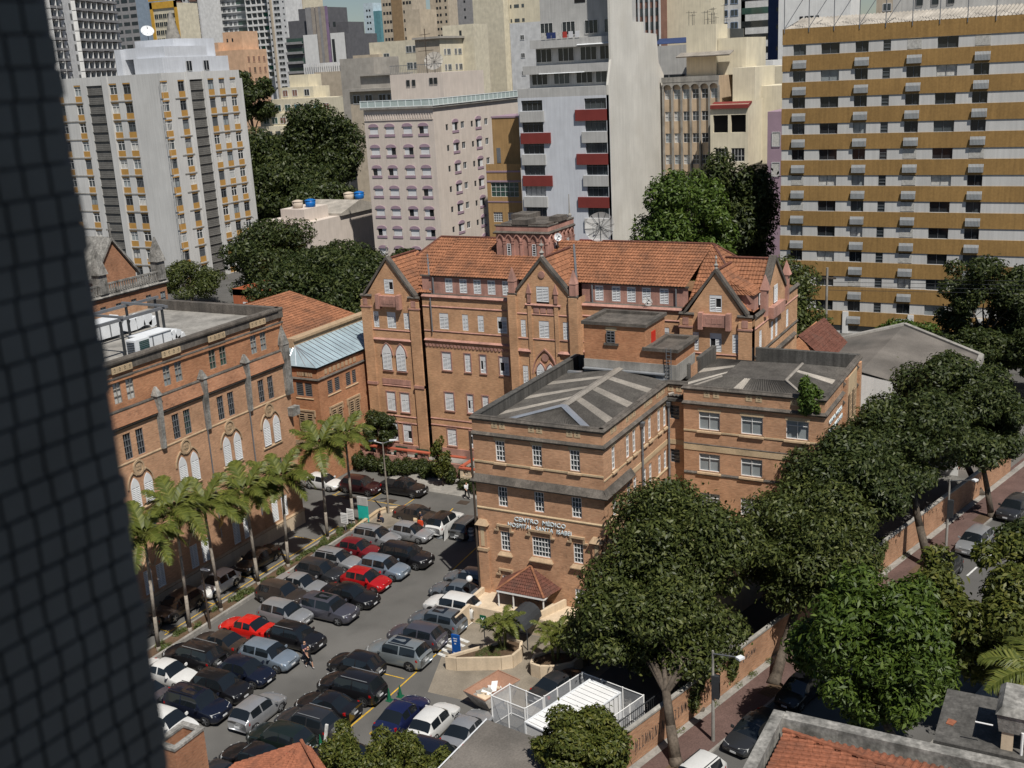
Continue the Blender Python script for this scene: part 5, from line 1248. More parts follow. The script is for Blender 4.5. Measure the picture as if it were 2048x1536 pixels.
# --- brown building squeezed between
bb = thing('brown_building', (180, 94.5, 0), 'narrow brown building squeezed between the pink and the white towers', 'building')
mw = MB(); BXF = Frame('X', 180.0)
wall(mw, BXF, -101.5, -94.4, 0, 22.9, [(-100.7, -95.0, 17.0, 19.6), (-100.5, -98.6, 12.4, 14.2), (-97.5, -95.0, 12.4, 14.2)], .25); mw.box(182, 190, 95.4, 100.9, 22.0, 30.9); mw.build('wall', 'brown_plaster', bb)
put(k_simple(5.7, 2.6, 'glass_green', 'white_bright', (.17, .33, .5, .67, .83), (.35, .68)), BXF, -97.85, 17.0, bb)
put(k_simple(1.9, 1.8, 'glass_pale', 'white_bright', (.25, .5, .75), (.25, .5, .75)), BXF, -99.55, 12.4, bb); put(k_simple(2.5, 1.8, 'glass_pale', 'white_bright', (.2, .4, .6, .8), (.25, .5, .75)), BXF, -96.25, 12.4, bb)
mb = MB(); mb.fb(BXF, -101.5, -94.4, 0, .08, 21.4, 21.7); mb.fb(BXF, -101.5, -94.4, 0, .08, 19.65, 19.95); mb.fb(BXF, -101.5, -94.4, 0, .08, 16.0, 16.2); mb.box(181.9, 190, 95.3, 101.0, 30.9, 31.2); mb.build('band', 'mauve', bb)
mb = MB(); mb.box(181.95, 182, 99.4, 100.2, 22.9, 25.6); mb.build('door', 'grey_metal', bb)

# --- white tower with maroon balconies and blank flank
wt = thing('apartment_tower', (176, 75.3, 0), 'white tower with maroon balcony fronts and a blank stained flank', 'building')
TXF = Frame('X', 176.0); TYF = Frame('Y', 75.3)
mw = MB(); hs = []
RZ = [32.2 - 3.64 * i for i in range(9)]
for z in RZ: hs += [(-91.6, -87.55, z, z + 1.75), (-79.7, -75.75, z, z + 1.75)]
wall(mw, TXF, -92.2, -75.2, -.5, 34.4, hs, .5)
mw.build('wall', ['blue_white', 'blue_white'], wt)
mw = MB(); mw.prism([(176, 75.25, -.5), (202, 75.25, -.5), (202, 75.25, 36.8), (199.5, 75.25, 39), (198.5, 75.25, 44), (192.5, 75.25, 44.2), (192.3, 75.25, 46), (187.2, 75.25, 46), (187, 75.25, 62), (177.5, 75.25, 62), (177.5, 75.25, 40), (176, 75.25, 36)], (0, .4, 0)); mw.build('blank_flank', 'white_stained', wt)
mw = MB(); mw.box(176, 199, 75.7, 92.2, 34.4, 35.9); mw.box(176.3, 198, 75.7, 92, 33.9, 34.5); mw.box(178.5, 196, 75.7, 91.0, 35.9, 39.6); mw.box(177.2, 178.5, 75.7, 91.6, 38.2, 39.6); mw.box(180.5, 194, 75.7, 90.6, 39.6, 43.8); mw.box(179.0, 180.5, 75.7, 90.9, 42.4, 43.8); mw.box(182, 190, 75.7, 90.2, 43.8, 62); mw.build('stepped_top', 'grey_plaster', wt)
KW = lambda: k_simple(4.0, 1.75, rnd.choice(('glass_dark', 'glass_mid', 'curtain', 'glass_mid')), 'grey_metal', (.25, .5, .75), (.8,), dp=.3)
for i, z in enumerate(RZ):
    put(KW(), TXF, -89.57, z, wt); put(KW(), TXF, -77.72, z, wt)
    for side, maroon in ((0, i % 2 == 1), (1, i % 2 == 0)):
        mb = MB()
        w = 5.7 if maroon else 4.6
        if side == 0: mb.fb(TXF, -91.85, -91.85 + w, 0, .34, z - 1.85, z - .05)
        else: mb.fb(TXF, -75.65 - w, -75.65, 0, .34, z - 1.85, z - .05)
        mb.build('balcony', 'maroon' if maroon else 'grey_plaster', wt)
for z, X, w in ((36.4, 178.5, 3.0), (40.1, 180.5, 3.0), (44.4, 182, 2.4)):
    for u in (-89.0, -84.8, -80.6, -77.0): put(k_simple(w, 2.2, rnd.choice(('glass_dark', 'glass_mid')), 'white_bright', (.33, .66), (), dp=-.1), Frame('X', X), u, z, wt)
mb = MB(); mb.box(182 - .05, 182, 81.6, 83.6, 49.5, 51.0); mb.build('vent', 'void', wt)
mb = MB(); mb.prism([(178.4, 88.5, 38.6), (177.0, 88.5, 38.2), (178.4, 88.5, 38.8)], (0, -8.5, 0)); mb.prism([(180.4, 82, 43.1), (178.6, 82, 42.6), (180.4, 82, 43.3)], (0, -6.0, 0)); mb.build('awning', 'white_metal', wt)
mat('cloth_blue', (0.03, 0.05, 0.16), var=0.2); mat('cloth_red', (0.4, 0.05, 0.04)); mat('cloth_white', (0.6, 0.6, 0.62))
for k, (y, c) in enumerate(((88.2, 'curtain'), (87.2, 'cloth_blue'), (86.3, 'cloth_blue'), (85.2, 'curtain'), (84.2, 'cloth_red'), (83.1, 'cloth_white'), (81.9, 'cloth_white'))):
    mb = MB(); mb.box(178.9, 178.96, y - .4, y + .4, 43.9, 44.9); tag(mb.build('laundry', c, None, org=(178.9, y, 43.9)), '%s cloth on the white tower top balcony, %s from left' % (c.split('_')[-1].replace('curtain', 'pale'), ('first', 'second', 'third', 'fourth', 'fifth', 'sixth', 'seventh')[k]), 'laundry', 'washing on the balcony')

# --- ochre and white banded block on the right
rb = thing('apartment_building', (162, 42.7, 0), 'wide block banded in ochre tile and white, with grey metal shades', 'building')
RX = Frame('X', 162.0)
mw = MB(); mo = MB()
FL = 11; PR = 3.592
CW = [(-40.36, 1.78), (-36.15, 2.5), (-31.93, 1.76), (-28.65, 1.0), (-25.15, 1.82), (-20.97, 2.6), (-16.71, 1.9)]
hs = []
for i in range(FL):
    z0 = 39.16 - PR * i
    hs += [(u - w / 2, u + w / 2, z0 + .01, z0 + 1.49) for u, w in CW]
    mo.fb(RX, -42.75, 10, 0, .10, z0 + 1.5, z0 + 1.5 + (2.1 if i == 0 else PR - 1.5))
    mo.fb(RX, -42.75, 10, 0, .101, z0 + 1.5, z0 + 1.504)
mo.fb(RX, -42.75, 10, 0, .10, 39.16 - PR * FL + 1.5, 39.16 - PR * (FL - 1))
wall(mw, RX, -42.7, 10, -.5, 40.7, hs, .4)
mw.face([(162, 42.7, -.5), (162, 42.7, 42.6), (182, 42.7, 42.6), (182, 42.7, -.5)])
mw.build('wall', 'white_plaster', rb); mo.build('tile_band', 'ochre_tile', rb)
def k_shade():
    def f():
        mb = MB()
        n = 11
        for k in range(n):
            a, b = -.95 + 1.9 * k / n, -.95 + 1.9 * (k + .8) / n
            mb.prism([(a, -.34, 0), (a, -.34, .72), (a, -.2, 1.1), (a, -.16, 1.08), (a, -.3, .7), (a, -.3, 0)], (b - a, 0, 0))
        br = MB(); br.box(-.9, -.84, -.32, 0, .1, .16); br.box(.84, .9, -.32, 0, .1, .16); br.box(-.9, .9, -.3, -.02, .06, .1)
        return [('air_unit_shade', mb.mesh('air_unit_shade', ['awning_metal'])), ('bracket', br.mesh('bracket', ['dark_metal']))]
    return kit('shade', f)
GR = ['glass_dark', 'glass_dark', 'glass_mid', 'curtain', 'glass_dark', 'glass_pale']
def k_blind(w):
    def f():
        mb = MB()
        for k in range(9): mb.box(-w / 2, w / 2, -.02, .05, .1 + .14 * k, .22 + .14 * k)
        return [('blind', mb.mesh('blind', ['curtain'])), ('pane', pane_mb(w, 1.46, .02, -.2).mesh('pane', ['glass_mid']))]
    return kit(('blind', w), f)
for i in range(FL):
    z0 = 39.16 - PR * i
    for j, (u, w) in enumerate(CW):
        if w > 2: put(k_simple(w, 1.46, rnd.choice(GR), 'grey_metal', (.48,), (), dp=.25), RX, u, z0 + .02, rb)
        elif w < 1.2: put(k_simple(w, 1.46, 'glass_mid', 'grey_metal', (), (.3, .62), dp=.1), RX, u, z0 + .02, rb)
        else:
            q = rnd.random()
            if j in (4, 6) and q < .5 or q < .12: put(k_blind(w), RX, u, z0 + .02, rb, name='blind')
            else: put(k_simple(w, 1.46, rnd.choice(GR), 'grey_metal', (.5,), (), dp=.25), RX, u, z0 + .02, rb)
        if j in (0, 2, 4, 6): put(k_shade(), RX, u + .12, z0 - 1.75, rb, d=.1, name='air_unit_shade')
mb = MB(); corrugated(mb, (162.1, 42.6, 42.75), (162.1, -10, 42.75), (167, -10, 44.2), (167, 41.3, 44.2), .5, .09, seg=4); mb.build('roof', 'fibre_pale', rb)
mb = MB(); mb.box(167, 176, 0, 29, 42, 47.5); mb.box(170, 178, -14, 10, 42, 49); mb.build('roof_hut', 'grey_plaster', rb)
for u in (-25.5, -23.5, -21.5): put(k_simple(.9, 1.1, 'glass_dark', 'grey_metal', (), (), dp=-.1), Frame('X', 167), u, 44.8, rb)
mb = MB()
for k in range(16):
    y = 42.5 - 3.4 * k; mb.tube((161.85, y, 42.2), (161.85, y, 49), .06, n=5)
    if k < 5: mb.tube((161.9, y, 42.8), (163.5, y - 3.4, 48.5), .05, n=5); mb.tube((161.9, y, 48), (161.9, y - 3.4, 48), .05, n=5)
mb.build('sign_frame', 'grey_metal', rb)
mb = MB()
for y in (40.5, 33, 24, 15, 6): mb.box(161.7, 162.9, y - .4, y + .4, 0, 3.2)
mb.build('pillar', 'white_bright', rb)
mb = MB(); mb.fb(RX, -38, -18, .02, .05, .4, 2.6); mb.build('ground_floor_glazing', 'glass_dark', rb)

# --- beige block with arched ribs and the cream houses right of the white tower
vb = thing('ribbed_building', (200, 64.2, 0), 'beige block with slender ribs ending in small arches', 'building')
VX = Frame('X', 200.0)
mw = MB(); ribs = MB(); us = [-74.6 + 1.75 * k for k in range(7)]
hs = []
for i in range(9):
    z = 32.4 - 3.9 * i; hs += [(u + .25, u + 1.5, z, z + 1.7) for u in us[:6]]
wall(mw, VX, -74.8, -64.2, -.5, 36.2, hs, .3); mw.box(200.2, 214, 64.4, 74.6, 35.2, 36.2); mw.face([(200, 64.2, 0), (214, 64.2, 0), (214, 64.2, 36.2), (200, 64.2, 36.2)])
mw.build('wall', 'beige', vb)
for i in range(9):
    for u in us[:6]: put(k_simple(1.25, 1.7, rnd.choice(('glass_mid', 'curtain', 'glass_dark', 'glass_pale')), 'white_metal', (.5,), (.5,), dp=.15), VX, u + .875, 32.4 - 3.9 * i, vb)
for u in us: ribs.fb(VX, u - .14, u + .14, 0, .45, -.5, 34.6)
for u in us[:6]: ribs.fprism(VX, [(u + .14, 34.4)] + [(u + .875 - .74 * math.cos(PI * k / 8), 34.4 + .6 * math.sin(PI * k / 8)) for k in range(9)] + [(u + 1.75, 34.4), (u + 1.75, 35.4), (u, 35.4), (u, 34.4)], .2, .5)
ribs.fb(VX, -74.8, -64.1, 0, .55, 35.4, 36.3); ribs.build('rib', 'concrete', vb)
mb = MB(); mb.box(205, 212, 66.3, 71.9, 36.2, 45.2); mb.box(206, 219, 61, 66.2, 36.2, 42.6); mb.build('penthouse', 'cream_plaster', vb)
mb = MB(); mb.prism([(202.5, 73, 39.6), (205.2, 73, 40.3), (205.2, 73, 40.5), (202.4, 73, 39.8)], (0, -10, 0)); mb.build('awning', 'fibre_light', vb)
cw = thing('cream_house', (195, 57.3, 0), 'cream house with maroon awning over two open loggias', 'building')
CX = Frame('X', 195.0); mw = MB()
hs = [(-63.6, -60.9, 26.6, 29.6), (-60.4, -57.7, 26.6, 29.6), (-63.2, -60.9, 21.6, 23.9), (-60.3, -57.9, 21.6, 23.9), (-63.2, -60.9, 17.0, 19.4), (-60.3, -57.9, 17.0, 19.4)]
wall(mw, CX, -64.1, -57.3, -.5, 31.5, hs, .6); mw.face([(195, 57.3, 0), (211, 57.3, 0), (211, 57.3, 32.3), (195, 57.3, 31.5)]); mw.box(195.6, 211, 57.5, 64, 30.6, 31.0); mw.box(200, 213, 57.6, 61.6, 31, 37.4); mw.box(204, 214, 50.5, 57.6, 0, 34); mw.build('wall', 'cream_plaster', cw)
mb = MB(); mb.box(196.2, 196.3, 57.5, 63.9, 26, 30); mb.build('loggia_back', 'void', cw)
for u in (-62.05, -59.1):
    for z in (21.6, 17.0): put(k_simple(2.35, 2.3, 'glass_dark', 'white_bright', (.25, .5, .75), (.4,), dp=.15), CX, u, z, cw)
mb = MB(); mb.prism([(194.6, 64.0, 30.7), (197.0, 64.0, 31.5), (197.0, 64.0, 31.8), (194.6, 64.0, 31.3)], (0, -6.8, 0)); mb.build('awning', 'maroon', cw)
sb = thing('brown_house', (190, 50.2, 0), 'dull brown house tucked against the banded block', 'building')
mw = MB(); mw.box(190, 200, 46, 52.5, -.5, 30.2); mw.build('wall', 'mauve', sb)
for z in (24.5, 19.5): put(k_simple(1.4, 2.4, 'curtain', 'white_metal', (), (), dp=-.1), Frame('X', 190), -51.0, z, sb)

# --- low things between: orange house, tank-topped roof, tiled hut, halls
og = thing('orange_building', (128, 112, 0), 'low orange building with blue window grilles under the dark trees', 'building')
og.location = (133.6, 115, 0); ORG[og.name] = (133.6, 115, 0)
OY = Frame('Y', 115.0); mw = MB()
wall(mw, OY, 133.6, 162, -.5, 8.0, [(137.5 + 3.2 * k, 139.2 + 3.2 * k, 3.6, 6.2) for k in range(7)], .2); mw.face([(133.6, 123, -.5), (133.6, 115, -.5), (133.6, 115, 8), (133.6, 123, 8)]); mw.box(133.6, 162, 115.05, 123, 7.0, 7.1); mw.box(133.6, 162, 122.7, 123, 7, 8); mw.box(133.6, 133.9, 115, 123, 7, 8.05); mw.build('wall', 'orange_wall', og)
mat('blue_frame', (0.03, 0.06, 0.25))
for k in range(7): put(k_simple(1.7, 2.6, 'glass_mid', 'blue_frame', (.25, .5, .75), (.25, .5, .75), dp=.1), OY, 138.35 + 3.2 * k, 3.6, og)
mb = MB(); mb.fb(OY, 141.5, 147, 0, .05, 1.6, 2.9); mb.build('sign_board', 'cream_plaster', og)
mb = MB(); mb.fb(Frame('X', 133.6), -121, -116.2, .02, .08, 4.5, 6.0); mb.build('shutter_panel', 'white_bright', og)
tr_ = thing('house', (180, 150, 0), 'pale house with water tanks on its roof beside the dark trees', 'house')
mw = MB(); mw.box(180, 204, 143, 156, -.5, 11.5); mw.box(181, 189, 145, 151, 11.5, 14.0); mw.build('wall', 'pink_plaster', tr_)
mb = MB(); mb.prism([(190, 142.5, 11.5), (205, 142.5, 11.5), (205, 142.5, 12), (197, 142.5, 14), (190, 142.5, 12)], (0, 12, 0)); mb.build('roof', 'fibre_pale', tr_)
mat('tank_blue', (0.01, 0.13, 0.42), rough=0.4); mat('tank_beige', (0.5, 0.42, 0.34))
for (x, y, z, c, n) in ((183, 148, 14.0, 'tank_beige', 'beige'), (185.0, 146.3, 14.0, 'tank_blue', 'bright blue'), (200, 147.5, 13.6, 'tank_beige', 'beige'), (201.5, 145.8, 13.6, 'tank_blue', 'bright blue')):
    t = thing('water_tank', (x, y, z), '%s round water tank on the %s end of the pale house roof' % (n, 'near' if x < 190 else 'far'), 'water tank', 'roof tanks')
    mb = MB(); mb.lathe((x, y, z), [(.85, 0), (1.0, .1), (1.12, 1.3)], 16); mb.build('body', c, t, True)
    mb = MB(); mb.lathe((x, y, z + 1.3), [(1.18, 0), (1.15, .12), (.5, .35), (.2, .4)], 16); mb.build('lid', c, t, True)
th = thing('tiled_house', (176, 149, 0), 'small house with red tiled roof at the foot of the white slab block', 'house')
mb = MB(); mb.box(170, 190, 146.5, 154, -.5, 8.0); mb.build('wall', 'concrete', th)
mb = MB(); tiled(mb, (169, 146, 8.0), (191, 146, 8.0), (189, 150.2, 10.6), (171, 150.2, 10.6), .5, .35, .07); tiled(mb, (169, 154.5, 8.0), (169, 146, 8.0), (171, 150.2, 10.6), (171, 150.2, 10.6), .5, .35, .07); mb.face([(191, 154.5, 8), (169, 154.5, 8), (171, 150.2, 10.6), (189, 150.2, 10.6)]); mb.build('roof', 'tile_roof', th)

# grey-roofed hall to the right of the clinic and the little red gable beside it
ha = thing('hall', (110, 20, 0), 'hall with a shallow dark felt roof behind the street trees', 'hall')
mb = MB(); Z0, Z1 = 7.6, 9.4
R0, R1 = (108.5, 20.6, Z1), (128.0, 19.6, Z1 + .3)
mb.face([(107.5, 11.0, Z0), (122, 10.9, Z0 + .6), R1, R0]); mb.face([R0, R1, (123.5, 27.4, Z0 + .6), (107.5, 27.0, Z0)]); mb.build('roof', 'felt_roof', ha)
mb = MB(); mb.face([(107.8, 27, 0), (107.8, 11, 0), (107.8, 11, Z0 - .02), (107.8, 20.5, Z1 - .05), (107.8, 27, Z0 - .02)]); mb.build('gable_wall', 'white_bright', ha)
mb = MB(); mb.face([(107.8, 11.2, 0), (122.3, 11.1, 0), (122.3, 11.1, Z0 + .5), (107.8, 11.2, Z0 - .1)]); mb.build('side_wall', 'orange_wall', ha)
mb = MB()
for a, b in (((107.5, 11.0, Z0), (122.2, 10.9, Z0 + .6)), ((122.2, 10.9, Z0 + .6), R1), (R1, (123.7, 27.4, Z0 + .6))):
    a, b = Vector(a), Vector(b); d = (b - a).cross(Vector((0, 0, 1))).normalized() * .25; u = Vector((0, 0, .5))
    mb.hexa([tuple(a - d - u), tuple(b - d - u), tuple(b + d - u), tuple(a + d - u), tuple(a - d + u * .5), tuple(b - d + u * .5), tuple(b + d + u * .5), tuple(a + d + u * .5)])
mb.build('coping', 'concrete', ha)
mb = MB(); corrugated(mb, (97, 17, 5.2), (107.6, 13, 5.2), (107.6, 25, 6.6), (97, 25, 6.6), .3, .06); mb.build('lean_to_roof', 'fibre_light', ha)
rg = thing('gabled_shed', (116, 26, 0), 'small shed with steep dark red tiled roof behind the clinic', 'shed')
mb = MB(); tiled(mb, (113.5, 24.6, 8.6), (122.5, 24.6, 8.6), (124.0, 27.6, 11.0), (115.0, 28.3, 11.0), .4, .3, .06); mb.face([(115, 28.3, 11), (124, 27.6, 11), (124, 31, 8.4), (113.5, 31.5, 8.4)]); mb.build('roof', 'tile_roof_dark', rg)
mb = MB(); mb.prism([(114.2, 24.9, 0), (114.2, 24.9, 8.5), (114.8, 28.2, 10.8), (114.2, 31, 8.3), (114.2, 31, 0)], (8, 0, 0)); mb.build('wall', 'brick_red', rg)
# ---------------------------------------------------------------- far towers
def mm(name, c, **k): 
    k.setdefault('streak', .1); return mat(name, c, **k)
mm('far_white', (0.58, 0.585, 0.59)); mm('far_grey', (0.27, 0.265, 0.27)); mm('far_darkgrey', (0.115, 0.115, 0.125)); mm('far_cream', (0.60, 0.55, 0.43), stain_amt=.3, stain=(.45, .40, .31), stain_scale=.08)
mm('far_peach', (0.58, 0.38, 0.25)); mm('far_brown', (0.27, 0.185, 0.105)); mm('far_beige', (0.47, 0.40, 0.31)); mm('far_ltblue', (0.50, 0.60, 0.66)); mm('far_teal', (0.11, 0.26, 0.30))
mm('far_yellow', (0.55, 0.32, 0.05)); mm('far_blue', (0.035, 0.055, 0.13)); mm('far_slate', (0.25, 0.31, 0.38)); mm('far_concrete', (0.36, 0.335, 0.30), stain_amt=.5, stain=(.2, .18, .16), stain_scale=.1); mm('far_rust', (0.20, 0.11, 0.085)); mm('far_green', (0.02, 0.12, 0.08)); mm('far_purple', (0.24, 0.17, 0.27)); mm('far_stripe', (0.33, 0.29, 0.25)); mm('far_bluepanel', (0.22, 0.29, 0.42)); mm('far_apricot', (0.60, 0.40, 0.20))
frnd = random.Random(3)
def far(name, label, X, yl, yr, ztop, depth, wallm, zlo=20.0):
    t = thing(name, (X, (yl + yr) / 2, 0), label, 'building')
    mb = MB(); mb.box(X, X + depth, yr, yl, -1, ztop); mb.build('wall', wallm, t)
    return t, Frame('X', X), Frame('Y', yr)
def fwin(w, h, glass='glass_dark', frame=None, proud=.0):
    def f():
        mb = MB(); mb.box(-w / 2, w / 2, -.06, 0, 0, h); out = [('window', mb.mesh('window', [glass]))]
        if frame:
            fm = MB(); t = .14
            fm.box(-w / 2 - t, w / 2 + t, -.1, 0, -t, 0); fm.box(-w / 2 - t, -w / 2, -.1, 0, 0, h); fm.box(w / 2, w / 2 + t, -.1, 0, 0, h); fm.box(-w / 2, w / 2, -.1, 0, h, h + t); fm.box(-.06, .06, -.09, -.06, 0, h)
            out.append(('frame', fm.mesh('frame', [frame])))
        return out
    return kit(('fw', w, h, glass, frame), f)
def grid(t, fr, us, zs, w, h, glasses=('glass_dark',), frame=None):
    for z in zs:
        for u in us: put(fwin(w, h, frnd.choice(glasses), frame), fr, u, z, t)
def rng(a, b, n): return [a + (b - a) * (k + .5) / n for k in range(n)]
def bands(t, fr, u0, u1, zs, h, m, out=.15, name='band'):
    for z in zs: mb = MB(); mb.fb(fr, u0, u1, 0, out, z, z + h); mb.build(name, m, t)
def balconies(t, fr, us, zs, w, d, h, front, glass='glass_dark', side='far_white', back=2.4):
    def f():
        mb = MB(); mb.box(-w / 2, w / 2, -d, 0, -.15, .02); mb.box(-w / 2, w / 2, -d, -d + .12, 0, h)
        g = MB(); g.box(-w / 2 + .1, w / 2 - .1, -.05, 0, .05, back)
        s = MB(); s.box(-w / 2 - .1, -w / 2 + .1, -d, 0, 0, back + .3)
        return [('balcony', mb.mesh('balcony', [front])), ('window', g.mesh('window', [glass])), ('fin', s.mesh('fin', [side]))]
    k = kit(('balc', w, d, h, front, glass, side, back), f)
    for z in zs:
        for u in us: put(k, fr, u, z, t, name='balcony')

# top-left white tower with grey balconies (turned away from the street grid)
t = thing('apartment_tower', (330, 364, 0), 'tall white tower with rows of grey balconies, top left', 'building')
a = RFrame(300, 335, math.radians(22)) 
t.location = (300, 335, 0); ORG[t.name] = (300, 335, 0)
mb = MB(); P = a.p
mb.hexa([P(-22, 0, 0), P(36, 0, 0), P(36, -20, 0), P(-22, -20, 0), P(-22, 0, 92), P(36, 0, 92), P(36, -20, 92), P(-22, -20, 92)]); mb.build('wall', 'far_white', t)
FZ = [32 + 3.5 * k for k in range(14)]
for z in FZ:
    for k in range(8): 
        def f():
            mb = MB(); mb.box(-2.1, 2.1, -1.6, -1.45, -.35, .75); mb.box(-2.1, 2.1, -1.6, 0, -.35, -.1)
            g = MB(); g.box(-1.95, 1.95, -.06, 0, 0, 2.7)
            s = MB(); s.box(-2.2, -2.0, -1.5, 0, -.1, 3.1)
            return [('balcony', mb.mesh('balcony', ['far_grey'])), ('window', g.mesh('window', ['glass_mid'])), ('fin', s.mesh('fin', ['white_bright']))]
        put(kit('b1balc', f), a, 1.5 + 4.3 * k, z, t, name='balcony')
    put(fwin(1.3, 2.2, 'glass_dark'), a, -2.0, z, t); put(fwin(.5, 2.4, 'glass_dark'), a, -7.6, z, t)
    put(kit('b1balc', f), a, -12.4, z, t, name='balcony'); put(kit('b1balc', f), a, -17, z, t, name='balcony')

t, fx, fy = far('office_tower', 'dark grey office tower behind the balcony tower', 480, 506, 484, 110, 18, 'far_grey'); grid(t, fx, rng(-504, -486, 3), [56 + 4 * k for k in range(10)], 4.6, 1.9, ('glass_dark', 'glass_mid'))
t, fx, fy = far('slab_tower', 'blank slate-blue flank of a tower', 450, 456, 443, 110, 10, 'far_slate')
t, fx, fy = far('office_tower', 'office tower framed in yellow with gridded windows', 420, 416.5, 399.5, 76.5, 14, 'far_cream')
mb = MB(); mb.fb(fx, -416.6, -414.9, 0, .5, 40, 77.5); mb.fb(fx, -401, -399.4, 0, .5, 40, 77.5); mb.fb(fx, -416.6, -399.4, 0, .5, 74.5, 77.5); mb.fb(fx, -417, -399, 0, .4, 78, 88); mb.build('frame', 'far_yellow', t)
for z in [44 + 3.7 * k for k in range(8)]:
    for u in rng(-414.6, -401.2, 5): put(fwin(2.3, 2.1, 'glass_dark', 'far_cream'), fx, u, z, t)
cn_ = thing('concrete_spire', (360, 338, 0), 'grey concrete cone rising behind the white slab block', 'spire')
mb = MB(); mb.lathe((360, 346.5, 40), [(4.2, -40), (4.2, 11.5), (4.6, 12), (3.2, 17), (.5, 28)], 18); mb.build('cone', 'concrete', cn_)
mb = MB()
for k in range(14): q = 2 * PI * k / 14; mb.tube((360 + 5 * math.cos(q), 346.5 + 5 * math.sin(q), 46), (360 + 5 * math.cos(q), 346.5 + 5 * math.sin(q), 52), .22, n=5)
mb.build('antenna_panel', 'white_metal', cn_)
t, fx, fy = far('apartment_tower', 'tower with rust-brown balconies either side of a white spine', 470, 448, 431.2, 120, 16, 'far_white')
balconies(t, fx, (-445, -434.5), [46 + 3.15 * k for k in range(13)], 4.6, 1.5, .7, 'far_rust'); grid(t, fx, (-441.4, -438.2), [46.4 + 3.15 * k for k in range(13)], 1.3, 1.4)
t, fx, fy = far('apartment_tower', 'tower chequered with pale blue, grey and yellow panels', 500, 461, 443, 120, 16, 'far_white')
for i in range(11):
    z = 50 + 3.3 * i
    for j, u in enumerate(rng(-460.5, -443.5, 5)):
        put(fwin(2.6, 1.7, frnd.choice(('glass_dark', 'glass_mid')), 'far_white'), fx, u, z + 1.3, t)
        mb = kit(('pnl', (i * 3 + j) % 5), lambda: [('panel', (lambda q: (q.box(-1.7, 1.7, -.2, 0, 0, 1.15), q)[1])(MB()).mesh('panel', [('far_bluepanel', 'far_bluepanel', 'far_grey', 'far_grey', 'far_yellow')[(i * 3 + j) % 5]]))])
        put(mb, fx, u, z, t, name='panel')
t, fx, fy = far('apartment_tower', 'white tower with glazed green-tinted balconies', 490, 435, 415.5, 120, 16, 'far_white')
bands(t, fx, -435, -415.5, [50 + 3.5 * k for k in range(11)], .35, 'far_white', .8, 'slab')
for z in [50.6 + 3.5 * k for k in range(11)]:
    for u in (-432.5, -429, -425.8): put(fwin(1.9, 1.7, 'glass_mid', 'far_white'), fx, u, z, t)
    put(fwin(7.5, 2.2, 'glass_green' if frnd.random() < .7 else 'glass_pale'), fx, -420, z, t)
t, fx, fy = far('apartment_tower', 'white egg-crate tower with a few green blinds', 480, 408.5, 393.8, 120, 14, 'far_white')
for i in range(14):
    z = 40 + 3.3 * i
    for u in rng(-408.3, -394, 4):
        def f2(g='glass_mid'):
            mb = MB(); mb.box(-1.75, 1.75, -1.2, 0, -.25, 0); mb.box(-1.75, -1.5, -1.2, 0, 0, 3.05); mb.box(-1.5, 1.75, -1.2, -1.05, 0, .75); q = MB(); q.box(-1.5, 1.6, -.06, 0, .1, 2.8)
            return [('cell', mb.mesh('cell', ['white_bright'])), ('window', q.mesh('window', [g]))]
        put(kit('crateg', lambda: f2('far_green')) if frnd.random() < .12 else kit('crate', f2), fx, u, z, t, name='cell')
t, fx, fy = far('apartment_tower', 'slim white tower with dark slot windows', 475, 390.5, 379, 120, 14, 'far_white')
for i in range(20): put(fwin(3.6, 1.5, 'glass_dark', 'far_white'), fx, -384.5, 34 + 3 * i, t); put(fwin(.8, .8), fx, -380.2, 34.3 + 3 * i, t); put(fwin(.9, .8), fx, -389.6, 34.3 + 3 * i, t)
mb = MB(); mb.fb(fx, -388.6, -387.4, 0, .5, 20, 118); mb.build('rib', 'far_beige', t)
t, fx, fy = far('apartment_tower', 'apricot tower with long balconies against the sky', 520, 419, 402.5, 120, 18, 'far_cream')
balconies(t, fx, (-414.7, -406.6), [46 + 3.25 * k for k in range(16)], 7.4, 1.2, 1.1, 'far_apricot', 'glass_mid')
# charcoal building with coloured stripes
t, fx, fy = far('apartment_building', 'charcoal building with coloured vertical stripes and white end walls', 420, 337, 303.5, 57, 24, 'far_darkgrey')
mb = MB(); mb.box(425, 440, 316, 332, 57, 69); mb.box(422, 436, 325, 336, 57, 64); mb.box(424, 436, 304.5, 311, 57, 62); mb.build('upper_block', 'far_darkgrey', t)
for u0, u1, z0, z1, m_, n in ((-326.5, -318.8, 33, 57.5, 'white_bright', 'white_panel'), (-311.5, -304, 33, 57.5, 'white_bright', 'white_panel'), (-318.5, -317, 30, 69, 'far_stripe', 'stripe'), (-316.9, -315.6, 30, 69, 'far_grey', 'stripe'), (-315.5, -313.4, 30, 69, 'far_stripe', 'stripe'), (-313.3, -311.9, 30, 69, 'far_purple', 'stripe'), (-320.8, -319, 57.5, 69, 'far_stripe', 'stripe'), (-324, -321, 57.5, 69, 'far_grey', 'stripe')):
    mb = MB(); mb.fb(Frame('X', 419.8), u0, u1, 0, .15, z0, z1); mb.build(n, m_, t)
balconies(t, fx, (-331.8,), [33 + 4.2 * k for k in range(6)], 9.5, 1.2, .9, 'far_grey', 'glass_green'); put(fwin(1.6, 20, 'glass_dark'), Frame('X', 419.7), -310.2, 35, t)
for u, z in ((-322, 59), (-316.2, 62), (-312.4, 60), (-309, 60)): put(fwin(1.4, 2.2), fx, u, z, t)
